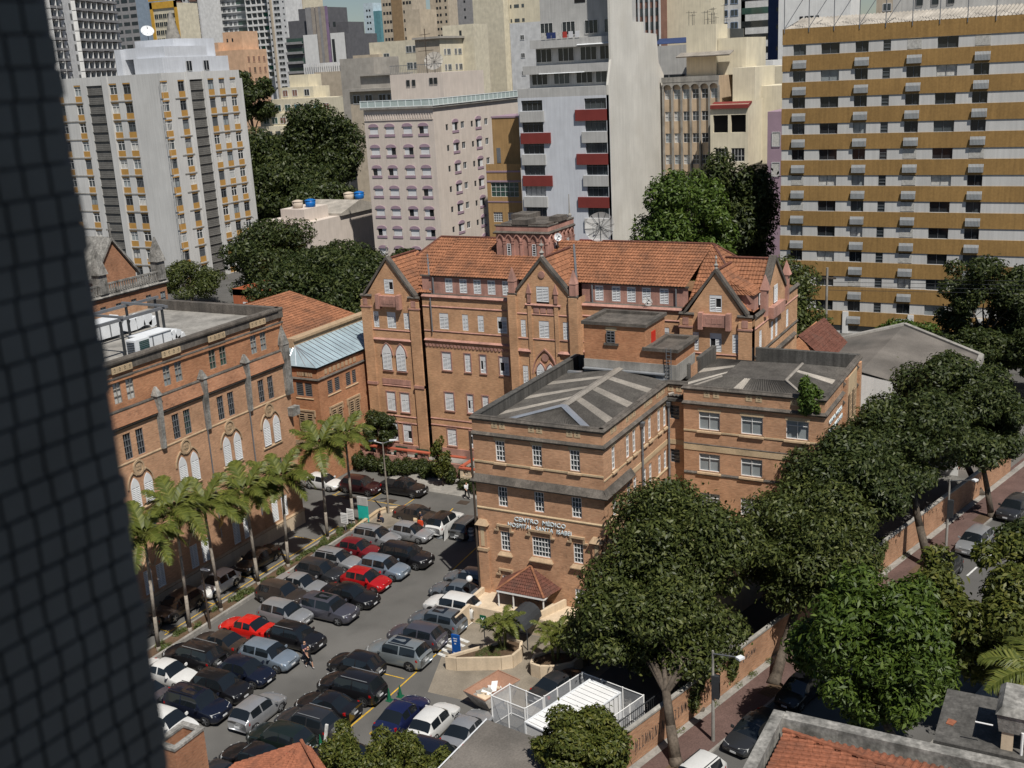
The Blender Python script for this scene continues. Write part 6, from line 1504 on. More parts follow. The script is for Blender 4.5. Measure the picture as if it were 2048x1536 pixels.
# crane far beyond
cr = thing('tower_crane', (900, 640, 0), 'red and white tower crane jib against the sky', 'crane')
mb = MB(); mb.tube((900, 596, 0), (900, 596, 95), 1.1, n=4); mb.build('mast', 'far_white', cr)
mb = MB(); mb.tube((900, 596, 90), (900, 622, 150), .9, n=4); mb.build('jib', 'far_white', cr)
mb = MB(); mb.tube((900, 603, 106), (900, 609, 120), 1.0, n=4); mb.build('jib_stripe', 'far_rust', cr)
# peach house, cream walk-up, ribbed office, old concrete backs
t, fx, fy = far('peach_building', 'peach block with brown shuttered windows behind the slab block', 330, 305.5, 284.6, 50.4, 13, 'far_peach')
for i in range(6):
    for x in rng(331, 342.6, 4): put(fwin(1.1, 2.0, frnd.choice(('far_rust', 'glass_dark', 'far_rust')), 'far_peach'), fy, x, 46.0 - 3.9 * i, t)
for z in (46, 42): put(fwin(2.6, 1.6, 'glass_dark', 'far_peach'), fx, -293.5, z, t)
mb = MB(); mb.box(334, 343, 288, 297, 50.4, 57); mb.box(331, 343, 297, 303, 50.4, 53.5); mb.build('penthouse', 'far_peach', t)
for u in (-295, -292.5): put(fwin(.7, 1.2), Frame('X', 334), u, 53.5, t)
t, fx, fy = far('apartment_building', 'cream walk-up block with open balconies above the park trees', 300, 256, 226, 24.5, 10, 'cream_plaster')
mb = MB(); mb.box(301.5, 310, 226, 256, 24.5, 28.5); mb.box(303, 312, 227, 252, 28.5, 33); mb.box(305, 314, 235.4, 249, 33, 36.6); mb.box(309, 316, 240, 248, 36.6, 40.5); mb.build('setback', 'cream_plaster', t)
mb = MB(); mb.box(300.05, 312, 214, 225.9, -1, 33); mb.build('side_block', 'cream_plaster', t)
balconies(t, fx, rng(-252.5, -238.5, 4), (12.0, 16.2, 20.4), 3.3, 1.4, 1.0, 'far_beige', 'glass_mid', 'cream_plaster')
for X, z, n in ((301.5, 25.2, 8), (303, 29.2, 7)):
    for u in rng(-255, -227, n): put(fwin(2.2, 1.9, frnd.choice(('glass_green', 'glass_dark', 'far_teal', 'far_rust')), 'far_white'), Frame('X', X), u, z, t)
for z in (12.6, 16.8, 21): 
    for u in (-254.6, -235, -231): put(fwin(1.8, 1.7, frnd.choice(('glass_green', 'glass_mid')), 'far_white'), fx, u, z, t)
for u in (-247, -243, -238): put(fwin(1.9, 1.9, frnd.choice(('far_rust', 'glass_dark')), 'far_white'), Frame('X', 305), u, 33.8, t)
t, fx, fy = far('office_building', 'low grey office screened with pale vertical fins', 340, 265, 248, 44, 14, 'far_grey')
for k in range(18): mb = MB(); mb.fb(fx, -265 + .96 * k, -264.7 + .96 * k, 0, .9, 20, 44.2); mb.build('fin', 'far_white', t)
for z in (26, 31, 36, 40): mb = MB(); mb.fb(fx, -265, -248, .05, .12, z, z + 2.2); mb.build('spandrel', 'far_white', t)
t, fx, fy = far('old_building', 'bare concrete party wall streaked with damp', 300, 220, 207, 44.5, 14, 'far_concrete')
mb = MB()
for k in range(3): mb.tube((299.8, 210.5 - k * .3, 37 - 4 * k), (299.6, 208 - k * .3, 32.5 - 4 * k), .25, n=5)
mb.build('pipe', 'dark_metal', t)
t, fx, fy = far('old_building', 'beige block with a flat grey roof left of the pink terrace', 290, 210, 193.5, 35, 12, 'far_beige')
for u in (-207.5, -203, -198, -195): put(fwin(2.4, 2.4, 'glass_dark', 'white_bright'), fx, u, 31.0, t)
mb = MB(); mb.box(288.5, 304, 193, 211, 34.6, 35.4); mb.box(292, 303, 196, 207, 35.4, 39); mb.box(291, 303.5, 195, 208, 39, 39.5); mb.build('roof_slab', 'far_concrete', t)
t, fx, fy = far('old_building', 'cluster of weathered cream rooftops left of the aerial', 340, 236, 215.5, 50, 16, 'far_cream')
mb = MB(); mb.box(336, 352, 240, 258, 20, 41); mb.box(338, 350, 231, 242, 20, 46); mb.box(343, 354, 216, 222, 50, 60); mb.build('rear_block', 'far_beige', t)
for u, z in ((-219.5, 46), (-219.5, 40.5), (-216.8, 46), (-216.8, 40.5), (-229, 44)): put(fwin(2.2, 2.0, 'glass_mid', 'far_white'), fx, u, z, t)
t, fx, fy = far('apartment_building', 'cream block with paired windows right behind the aerial', 330, 210.5, 201, 49.6, 19, 'far_beige')
mb = MB(); mb.fb(fy, 330, 349, .02, .08, 20, 49.4); mb.build('side_panel', 'cream_plaster', t)
for z in (44.5, 39.5, 34.5, 30):
    for x, w in ((333, 1.0), (335.5, 2.0), (340, 1.2), (342.8, 2.0), (346, 1.6)): put(fwin(w, 1.7, frnd.choice(('glass_mid', 'glass_dark')), 'far_white'), fy, x, z, t, d=.1)
mb = MB(); mb.box(329, 350, 200, 211, 49.6, 50.3); mb.build('roof_slab', 'far_concrete', t)
t, fx, fy = far('apartment_tower', 'tall blank cream tower with patched render', 380, 216, 203.2, 110, 12, 'far_cream')
t2 = thing('apartment_tower', (384, 198, 0), 'white tower with slot windows beside the blank cream one', 'building')
mb = MB(); mb.box(384, 396, 189, 203.1, -1, 110); mb.build('wall', 'cream_plaster', t2)
for i in range(11):
    for u, w in ((-202.2, .6), (-199.8, 2.0), (-197.2, 1.0)): put(fwin(w, 1.2, 'glass_mid'), Frame('X', 384), u, 30 + 5 * i, t2)
t, fx, fy = far('apartment_building', 'pale blue-white block with three tiny windows', 330, 174.5, 160, 52.6, 12, 'far_white')
for z in (47.5, 42, 36.5): put(fwin(1.2, 1.3, 'glass_dark', 'far_white'), fx, -170.2, z, t)
t, fx, fy = far('old_building', 'low cream wall between the towers', 345, 208.6, 196.4, 54, 10, 'far_cream'); put(fwin(.9, 1.6), fx, -201.5, 50.5, t)
t, fx, fy = far('apartment_tower', 'light blue tower with small square windows and teal edge', 600, 418.5, 411.5, 81, 12, 'far_ltblue')
mb = MB(); mb.box(600.2, 612, 406.8, 411.5, -1, 76); mb.build('edge', 'far_teal', t)
for i in range(11):
    for u in (-416, -414): put(fwin(1.1, 1.2), fx, u, 40 + 3.6 * i, t)
t, fx, fy = far('office_tower', 'brown and beige office tower against the sky', 520, 351, 332, 110, 14, 'far_beige')
mb = MB(); mb.fb(fx, -344.5, -338, 0, .3, 30, 110); mb.build('spine', 'far_brown', t)
for i in range(14): 
    for u in (-349.5, -347.6, -345.7, -336.8, -334.8, -333): put(fwin(1.3, 1.5), fx, u, 38 + 4.4 * i, t)
t, fx, fy = far('apartment_tower', 'beige tower with columns of small windows', 560, 345.5, 333.8, 110, 10, 'far_beige')
for i in range(12):
    for u in (-341, -339, -335.5): put(fwin(1.2, 1.4), fx, u, 42 + 3.7 * i, t)
t, fx, fy = far('apartment_tower', 'grey tower with a single column of windows', 620, 366.5, 352.4, 110, 10, 'far_grey')
for i in range(8): put(fwin(1.2, 1.4), fx, -358, 50 + 4.6 * i, t)
t, fx, fy = far('apartment_tower', 'narrow white tower in the gap of sky', 700, 424, 414, 84, 10, 'far_white')
for i in range(10): put(fwin(1.2, 1.4), fx, -419, 50 + 3.4 * i, t)
# right of the white tower
t, fx, fy = far('office_tower', 'office slab with red spandrels and white mullions', 300, 122, 112.4, 90, 12, 'far_rust')
for k in range(7): mb = MB(); mb.fb(fx, -121.8 + 1.5 * k, -121.4 + 1.5 * k, 0, .5, 20, 90); mb.build('mullion', 'far_white', t)
for i in range(8):
    for u in rng(-121.4, -112.7, 6): put(fwin(1.0, 2.0, frnd.choice(('glass_dark', 'glass_mid'))), fx, u, 40 + 3.6 * i, t)
t, fx, fy = far('apartment_tower', 'blank pale yellow tower flank', 305, 114.5, 100, 90, 12, 'cream_plaster')
t, fx, fy = far('apartment_building', 'cream rooftops crowded with aerials', 290, 101.5, 90, 46, 12, 'cream_plaster')
mb = MB()
for k in range(14): y = 90.5 + frnd.random() * 11; h = 2 + frnd.random() * 4; mb.tube((289.6, y, 46), (289.6, y, 46 + h), .06, n=4); mb.tube((289.6, y - .8, 45.6 + h), (289.6, y + .8, 45.6 + h), .05, n=4)
mb.build('aerial', 'dark_metal', t)
t, fx, fy = far('apartment_tower', 'white and blue panelled tower in the distance', 330, 106.2, 98, 90, 12, 'far_white')
for i in range(9):
    for u in (-104.2, -101.2): put(fwin(2.0, 1.6, 'glass_mid', 'far_bluepanel'), fx, u, 40 + 3.4 * i, t)
t, fx, fy = far('office_tower', 'grey tower with long ribbon windows', 330, 99.2, 90.6, 90, 16, 'far_white')
for i in range(13): put(fwin(8.3, 1.7, frnd.choice(('glass_dark', 'glass_green'))), fx, -94.9, 36 + 3.6 * i, t)
mb = MB(); mb.box(330.2, 345, 99.2, 103, 0, 90); mb.build('dark_flank', 'far_darkgrey', t)
t, fx, fy = far('office_building', 'navy blue slab beside the banded block', 280, 77.5, 72.4, 90, 8, 'far_blue')
for z in (49, 45, 40): put(fwin(2.2, .9), fx, -74.4, z, t)
t, fx, fy = far('office_building', 'white block behind the roof of the banded block', 270, 72.3, 56, 62, 10, 'white_bright')
for u in (-67, -65.8, -64.6, -63.4): put(fwin(.8, .9), fx, u, 46.3, t)
t, fx, fy = far('office_building', 'low white block with four square windows', 250, 80, 68, 38, 8, 'white_bright')
for u in (-77.5, -76, -74.5, -73): put(fwin(.8, .9), fx, u, 35, t)
t, fx, fy = far('apartment_building', 'cream block stepping down behind the loggias', 228, 72, 55, 37, 12, 'cream_plaster')
for u in (-70, -66): put(fwin(1.2, 1.6, 'glass_green'), fx, u, 33, t)
t, fx, fy = far('apartment_tower', 'grey block at the far right edge behind the banded roof', 300, 56, 20, 62, 14, 'far_beige')
for i in range(4):
    for u in rng(-55, -30, 8): put(fwin(1.8, 1.6, 'glass_mid', 'far_white'), fx, u, 44 + 4 * i, t)
t, fx, fy = far('old_building', 'grey rooftop storey with solar panels left of the ribs', 215, 86, 72, 42, 10, 'grey_plaster')
put(fwin(6.5, 3.0, 'glass_dark', 'far_grey'), fx, -79, 33.5, t)
mb = MB(); mb.prism([(215.2, 82, 42.3), (218, 82, 43.3), (218, 82, 43.4), (215.2, 82, 42.4)], (0, -7, 0)); mb.build('solar_panel', 'far_blue', t)
# distant low skyline in the gap, one block per house
for k in range(46):
    X = 800 + frnd.random() * 700; u = frnd.uniform(-.02, .115)
    y = X * (0.615 + u * .9); w = 14 + frnd.random() * 16; h = 34 + (X - 800) * .02 + frnd.random() * 16
    mb = MB(); mb.box(X, X + 18, y, y + w, 0, h); mb.box(X + 3, X + 10, y + 3, y + w * .5, h, h + 4)
    t = thing('distant_building', (X, y, 0), 'small pale building in the far skyline between the towers', 'building', 'far skyline')
    mb.build('wall', frnd.choice(('far_white', 'far_beige', 'far_concrete', 'far_grey', 'far_cream')), t)
    for i in range(3):
        for j in range(3): put(fwin(2.4, 1.8), Frame('X', X), -(y + w * (j + .5) / 3), h - 5 - 4.5 * i, t)
# ---------------------------------------------------------------- cars
def paint(name, rgb, metal=0.0, rough=0.32):
    m = mat('paint_' + name, rgb, rough=rough, var=0.05, scale=1.2, fine=0.03, spec=0.5, metal=metal, coat=0.6); return m
PAINT = dict(white=((.60, .60, .585), 0), silver=((.40, .41, .425), .55), grey=((.11, .115, .12), .5), dark=((.035, .037, .042), .35), black=((.010, .010, .012), .1), red=((.40, .010, .012), .1), wine=((.17, .012, .018), .2), brightred=((.56, .014, .010), 0),
             navy=((.010, .014, .030), .3), blue=((.012, .018, .070), .3), ltblue=((.27, .33, .40), .5), purplegrey=((.10, .10, .125), .5), brown=((.060, .048, .042), .4), greygreen=((.33, .37, .385), .6), darkgreen=((.012, .020, .018), .2), maroon=((.035, .010, .012), .2), greyblue=((.16, .185, .21), .5))
for k_, (c, m_) in PAINT.items(): paint(k_, c, m_)
mat('tyre', (0.018, 0.018, 0.019), rough=0.9, var=0.1); mat('rim', (0.34, 0.35, 0.36), rough=0.3, metal=0.8, var=0.05); mat('car_glass', (0.010, 0.013, 0.016), rough=0.05, spec=0.7, var=0.1, fine=0, coat=0.3)
mat('headlight', (0.55, 0.56, 0.56), rough=0.15, spec=0.6, var=0.1); mat('taillight', (0.30, 0.008, 0.008), rough=0.2, var=0.1); mat('plate', (0.62, 0.63, 0.64), rough=0.5, var=0.1); mat('trim', (0.014, 0.014, 0.015), rough=0.6, var=0.1); mat('rail', (0.36, 0.37, 0.38), rough=0.35, metal=0.6)
# type: L, W, H, cowl t, windscreen-top t, roof-end t, rear-glass base t, belt0, belt1, nose z, hood z, tail z, clearance
TYPES = dict(
    hatch=(3.95, 1.72, 1.50, .27, .43, .84, .955, .90, 1.0, .72, .93, .92, .2),
    sedan=(4.5, 1.77, 1.46, .28, .43, .69, .84, .90, .98, .70, .90, 1.02, .19),
    suv=(4.35, 1.82, 1.66, .265, .40, .87, .965, 1.02, 1.12, .85, 1.06, 1.0, .24),
    bigsuv=(4.75, 1.88, 1.76, .255, .38, .90, .972, 1.06, 1.16, .90, 1.10, 1.05, .25),
    wagon=(4.45, 1.75, 1.52, .27, .42, .88, .965, .92, 1.0, .72, .94, .92, .2),
    pickup=(4.9, 1.82, 1.66, .27, .40, .60, .665, 1.04, 1.10, .88, 1.07, 1.08, .26))
CARKIT = {}
def lerpk(keys, t):
    for (a, va), (b, vb) in zip(keys, keys[1:]):
        if t <= b: return va + (vb - va) * (t - a) / max(b - a, 1e-6)
    return keys[-1][1]
def car_kit(ty):
    if ty in CARKIT: return CARKIT[ty]
    L, Wd, H, tc, tw, tr, tb, b0, b1, nz, hz, tz, cl = TYPES[ty]
    tail_top = [(tr, H - .05), (tb, (b1 + .03) if ty != 'pickup' else 1.08), (1.0 if ty in ('sedan', 'pickup') else .995, tz)]
    top = [(0, nz - .12), (.012, nz), (.05, nz + .06), (tc * .55, hz - .05), (tc, hz), (tc + (tw - tc) * .5, hz + (H - hz) * .56), (tw, H - .045), (tw + .07, H - .005), ((tw + tr) / 2, H), (tr - .05, H - .02)] + tail_top
    if ty == 'pickup': top = top[:-3] + [(tr, H - .05), (tb, 1.06), (.67, 1.06), (.99, 1.06), (1.0, 1.0)]
    wi0, wi1 = tw - (tw - tc) * .35, (tr if ty != 'sedan' else tr + .02)
    mid = (wi0 + wi1) / 2 + .01
    ts = sorted({0, .012, .03, .06, .1, .15, tc * .75, tc, tc + (tw - tc) * .5, wi0, tw, tw + .06, mid - .012, mid + .012, (mid + wi1) / 2, wi1 - .05, wi1, tr, (tr + tb) / 2, tb, min(tb + .02, .985), .97, .99, 1.0})
    ts = [t for k, t in enumerate(ts) if k == 0 or t - ts[k - 1] > .0035]
    rows = []
    for t in ts:
        x = L / 2 - t * L; s = abs(t - .5) * 2
        w = Wd / 2 * (1 - .17 * max(0, (s - .55) / .45) ** 2.2)
        z = lerpk(top, t); belt = b0 + (b1 - b0) * t; be = min(belt, z - .05)
        g = max(0, min(1, (z - belt) / (H - belt)))
        wt = w * (.94 - .20 * g)
        bot = cl + .12 * max(0, (s - .86) / .14)
        rows.append([(x, 0, z + .018 * (1 - g * .4)), (x, wt * .62, z + .006), (x, wt, z - .05 - .02 * g), (x, w * .965, be), (x, w, be - .13), (x, w * 1.0, (be - .13 + bot) / 2 + .06), (x, w * .985, bot + .14), (x, w * .93, bot), (x, 0, bot)])
    nj = 9
    def cell_part(i, j):
        ta, tb_ = ts[i], ts[i + 1]; tm = (ta + tb_) / 2
        if j in (0, 1) and tc < tm < tw: return 'windshield'
        if j in (0, 1) and tr < tm < tb: return 'rear_window'
        if j == 2 and wi0 < tm < wi1 and not (mid - .0125 < tm < mid + .0125): return 'side'
        if j in (0, 1) and tw < tm < tr: return 'roof'
        return 'body'
    out = {}
    def add(part, fs):
        out.setdefault(part, MB())
        for f in fs: out[part].face(f)
    for i in range(len(ts) - 1):
        for j in range(nj - 1):
            p = cell_part(i, j); A, B, C, D = rows[i][j], rows[i + 1][j], rows[i + 1][j + 1], rows[i][j + 1]
            mir = lambda q: (q[0], -q[1], q[2])
            l = [A, B, C, D]; r = [mir(D), mir(C), mir(B), mir(A)]
            if p == 'side': add('side_l', [l]); add('side_r', [r])
            else: add(p, [l, r])
    for i in (0, len(ts) - 1):
        for j in range(nj - 1):
            A, D = rows[i][j], rows[i][j + 1]
            add('body', [[A, D, (D[0], -D[1], D[2]), (A[0], -A[1], A[2])]])
    def weld(mb, name, mats, smooth=True):
        idx = {}; vs = []; fs = []
        for f in mb.f:
            q = []
            for k in f:
                key = tuple(round(c, 4) for c in mb.v[k])
                if key not in idx: idx[key] = len(vs); vs.append(mb.v[k])
                if not q or q[-1] != idx[key]: q.append(idx[key])
            if len(q) > 2 and q[0] == q[-1]: q = q[:-1]
            if len(set(q)) >= 3: fs.append(tuple(dict.fromkeys(q)))
        m2 = MB(); m2.v = vs; m2.f = fs; m2.m = [0] * len(fs)
        return m2.mesh(name, mats, smooth=smooth)
    K = {'body': weld(out['body'], 'body', ['paint_white']), 'roof': weld(out['roof'], 'roof', ['paint_white'])}
    for n in ('windshield', 'rear_window', 'side_l', 'side_r'): K[n] = weld(out[n], n if n[:4] != 'side' else 'side_window', ['car_glass'])
    # wheels
    R = .335 if ty in ('hatch', 'sedan', 'wagon') else .37
    mb = MB(); N = 20
    for s, (r, y) in enumerate(((R * .66, .11), (R * .9, .11), (R, .075), (R, -.075), (R * .9, -.11), (R * .6, -.11))):
        for k in range(N): a = 2 * PI * k / N; mb.v.append((r * math.cos(a), -y, r * math.sin(a)))
    for s in range(5):
        for k in range(N): j = (k + 1) % N; mb.f.append((s * N + k, s * N + j, (s + 1) * N + j, (s + 1) * N + k)); mb.m.append(0)
    mb.f.append(tuple(range(5 * N, 6 * N))); mb.m.append(0)
    K['wheel'] = mb.mesh('wheel', ['tyre'], smooth=True)
    mb = MB(); mb.tube((0, -.085, 0), (0, -.075, 0), R * .66, n=20)
    for k in range(5):
        a = 2 * PI * k / 5; c, s_ = math.cos(a), math.sin(a)
        mb.hexa([(-s_ * .05, -.085, c * .05), (s_ * .05, -.085, -c * .05), (c * R * .64 + s_ * .04, -.1, s_ * R * .64 - c * .04), (c * R * .64 - s_ * .04, -.1, s_ * R * .64 + c * .04), (-s_ * .05, -.115, c * .05), (s_ * .05, -.115, -c * .05), (c * R * .64 + s_ * .04, -.105, s_ * R * .64 - c * .04), (c * R * .64 - s_ * .04, -.105, s_ * R * .64 + c * .04)], 1)
    K['rim'] = mb.mesh('rim', ['trim', 'rim'])
    # wheel arch
    mb = MB(); pts = [(R * 1.2 * math.cos(PI * k / 12), 0, R * 1.2 * math.sin(PI * k / 12)) for k in range(13)]
    mb.prism([(R * 1.2, 0, -.06)] + pts[0:] + [(-R * 1.2, 0, -.06)], (0, .05, 0)); K['arch'] = mb.mesh('wheel_arch', ['trim'])
    fx_, rx_ = L / 2 - .19 * L - .02, -L / 2 + .195 * L
    K['axles'] = (fx_, rx_, R, Wd)
    fw = Wd / 2 * .83
    def lamp(h, x0, x1, y0, y1, z0, z1, m): mb = MB(); mb.hexa([(x0 - .25 * (1 if x0 > 0 else -1), y1, z0), (x0, y0, z0), (x1, y0, z0), (x1 - .22 * (1 if x0 > 0 else -1), y1, z0), (x0 - .3 * (1 if x0 > 0 else -1), y1, z1), (x0 - .03 * (1 if x0 > 0 else -1), y0, z1), (x1, y0, z1), (x1 - .25 * (1 if x0 > 0 else -1), y1, z1)]); return mb.mesh(h, [m])
    K['hl'] = lamp('headlight', L / 2 - .02, L / 2 - .2, fw * .45, Wd / 2 * .93, nz - .14, nz + .03, 'headlight')
    K['hr'] = lamp('headlight', L / 2 - .02, L / 2 - .2, -fw * .45, -Wd / 2 * .93, nz - .14, nz + .03, 'headlight')
    tl0 = tz - .22
    K['tl'] = lamp('taillight', -L / 2 + .005, -L / 2 + .2, fw * .5, Wd / 2 * .94, tl0, tl0 + .17, 'taillight'); K['tr'] = lamp('taillight', -L / 2 + .005, -L / 2 + .2, -fw * .5, -Wd / 2 * .94, tl0, tl0 + .17, 'taillight')
    mb = MB(); mb.box(L / 2 - .06, L / 2 - .005, -fw * .55, fw * .55, nz - .28, nz - .06); mb.box(L / 2 - .1, L / 2 - .015, -fw * .9, fw * .9, cl + .1, cl + .24); mb.box(-L / 2 + .005, -L / 2 + .1, -fw * .9, fw * .9, cl + .08, cl + .28)
    K['grille'] = mb.mesh('grille', ['trim'])
    mb = MB(); mb.box(L / 2 - .02, L / 2 + .012, -.2, .2, nz - .37, nz - .25); K['platef'] = mb.mesh('number_plate', ['plate'])
    mb = MB(); mb.box(-L / 2 - .012, -L / 2 + .02, -.2, .2, tz - .42, tz - .29); K['plater'] = mb.mesh('number_plate', ['plate'])
    mx = L / 2 - (tc + .05) * L
    def mirror(s): mb = MB(); y = s * (Wd / 2 - .02); mb.hexa([(mx - .06, y, b0 + .02), (mx + .1, y, b0 + .02), (mx + .06, y + s * .2, b0 + .04), (mx - .08, y + s * .2, b0 + .04), (mx - .06, y, b0 + .15), (mx + .06, y, b0 + .15), (mx + .03, y + s * .2, b0 + .17), (mx - .08, y + s * .2, b0 + .17)]); return mb.mesh('mirror', ['paint_white'])
    K['ml'], K['mr'] = mirror(1), mirror(-1)
    K['rail'] = []
    for s in (-1, 1):
        mb = MB(); y = s * Wd / 2 * .66; mb.tube((L / 2 - (tw + .05) * L, y, H + .02), (L / 2 - (tr - .03) * L, y, H + .015), .028, n=6); K['rail'].append(mb.mesh('roof_rail', ['rail']))
    if ty == 'pickup':
        mb = MB(); mb.box(-L / 2 + .12, L / 2 - .68 * L, -Wd / 2 * .8, Wd / 2 * .8, 1.055, 1.105); K['bed'] = mb.mesh('bed_cover', ['trim'])
    if True:
        mb = MB(); z = H + .012; x0, x1 = L / 2 - (tw + .06) * L, L / 2 - ((tw + tr) / 2 + .06) * L
        mb.hexa([(x1, -Wd * .24, z - .03), (x0, -Wd * .24, z - .03), (x0, Wd * .24, z - .03), (x1, Wd * .24, z - .03), (x1, -Wd * .24, z), (x0, -Wd * .24, z - .012), (x0, Wd * .24, z - .012), (x1, Wd * .24, z)]); K['sunroof'] = mb.mesh('sunroof', ['car_glass'])
    CARKIT[ty] = K
    return K
def setmat(o, name):
    o.material_slots[0].link = 'OBJECT'; o.material_slots[0].material = MATS[name]
def car(ty, colr, x, y, heading, label, group, sc=1.0, rails=None, sunroof=False, roof=None, z=0.0):
    K = car_kit(ty); root = thing('parked_car', (x, y, z), label, 'car', group, heading)
    if sc != 1.0: root.scale = (sc, sc, sc)
    b = sub('body', K['body'], root); setmat(b, 'paint_' + colr); r = sub('roof', K['roof'], root); setmat(r, 'paint_' + (roof or colr))
    sub('windshield', K['windshield'], root); sub('rear_window', K['rear_window'], root); sub('side_window', K['side_l'], root); sub('side_window', K['side_r'], root)
    fx_, rx_, R, Wd = K['axles']
    for ax in (fx_, rx_):
        for s in (-1, 1):
            w = sub('wheel', K['wheel'], root, (ax, s * (Wd / 2 - .105), R)); w.rotation_euler = (0, 0, 0 if s < 0 else PI)
            sub('rim', K['rim'], w)
            a = sub('wheel_arch', K['arch'], root, (ax, s * (Wd / 2 - .02) - (.0 if s < 0 else .03), R))
    for k_, n in (('hl', 'headlight'), ('hr', 'headlight'), ('tl', 'taillight'), ('tr', 'taillight'), ('grille', 'grille'), ('platef', 'number_plate'), ('plater', 'number_plate')): sub(n, K[k_], root)
    for k_ in ('ml', 'mr'): m_ = sub('mirror', K[k_], root); setmat(m_, 'paint_' + colr)
    if rails:
        for q in K['rail']: o = sub('roof_rail', q, root); setmat(o, rails)
    if sunroof: sub('sunroof', K['sunroof'], root)
    if 'bed' in K: sub('bed_cover', K['bed'], root)
    return root
UP, DN, RT_, LF_ = PI / 2, -PI / 2, 0.0, PI       # headings: +Y, -Y, +X, -X
G1, G2, G3, G4, G5 = 'cars in the main double row', 'cars backed up to the clinic side', 'cars parked along the brick ward', 'cars in front of the terrace', 'cars parked along the street'
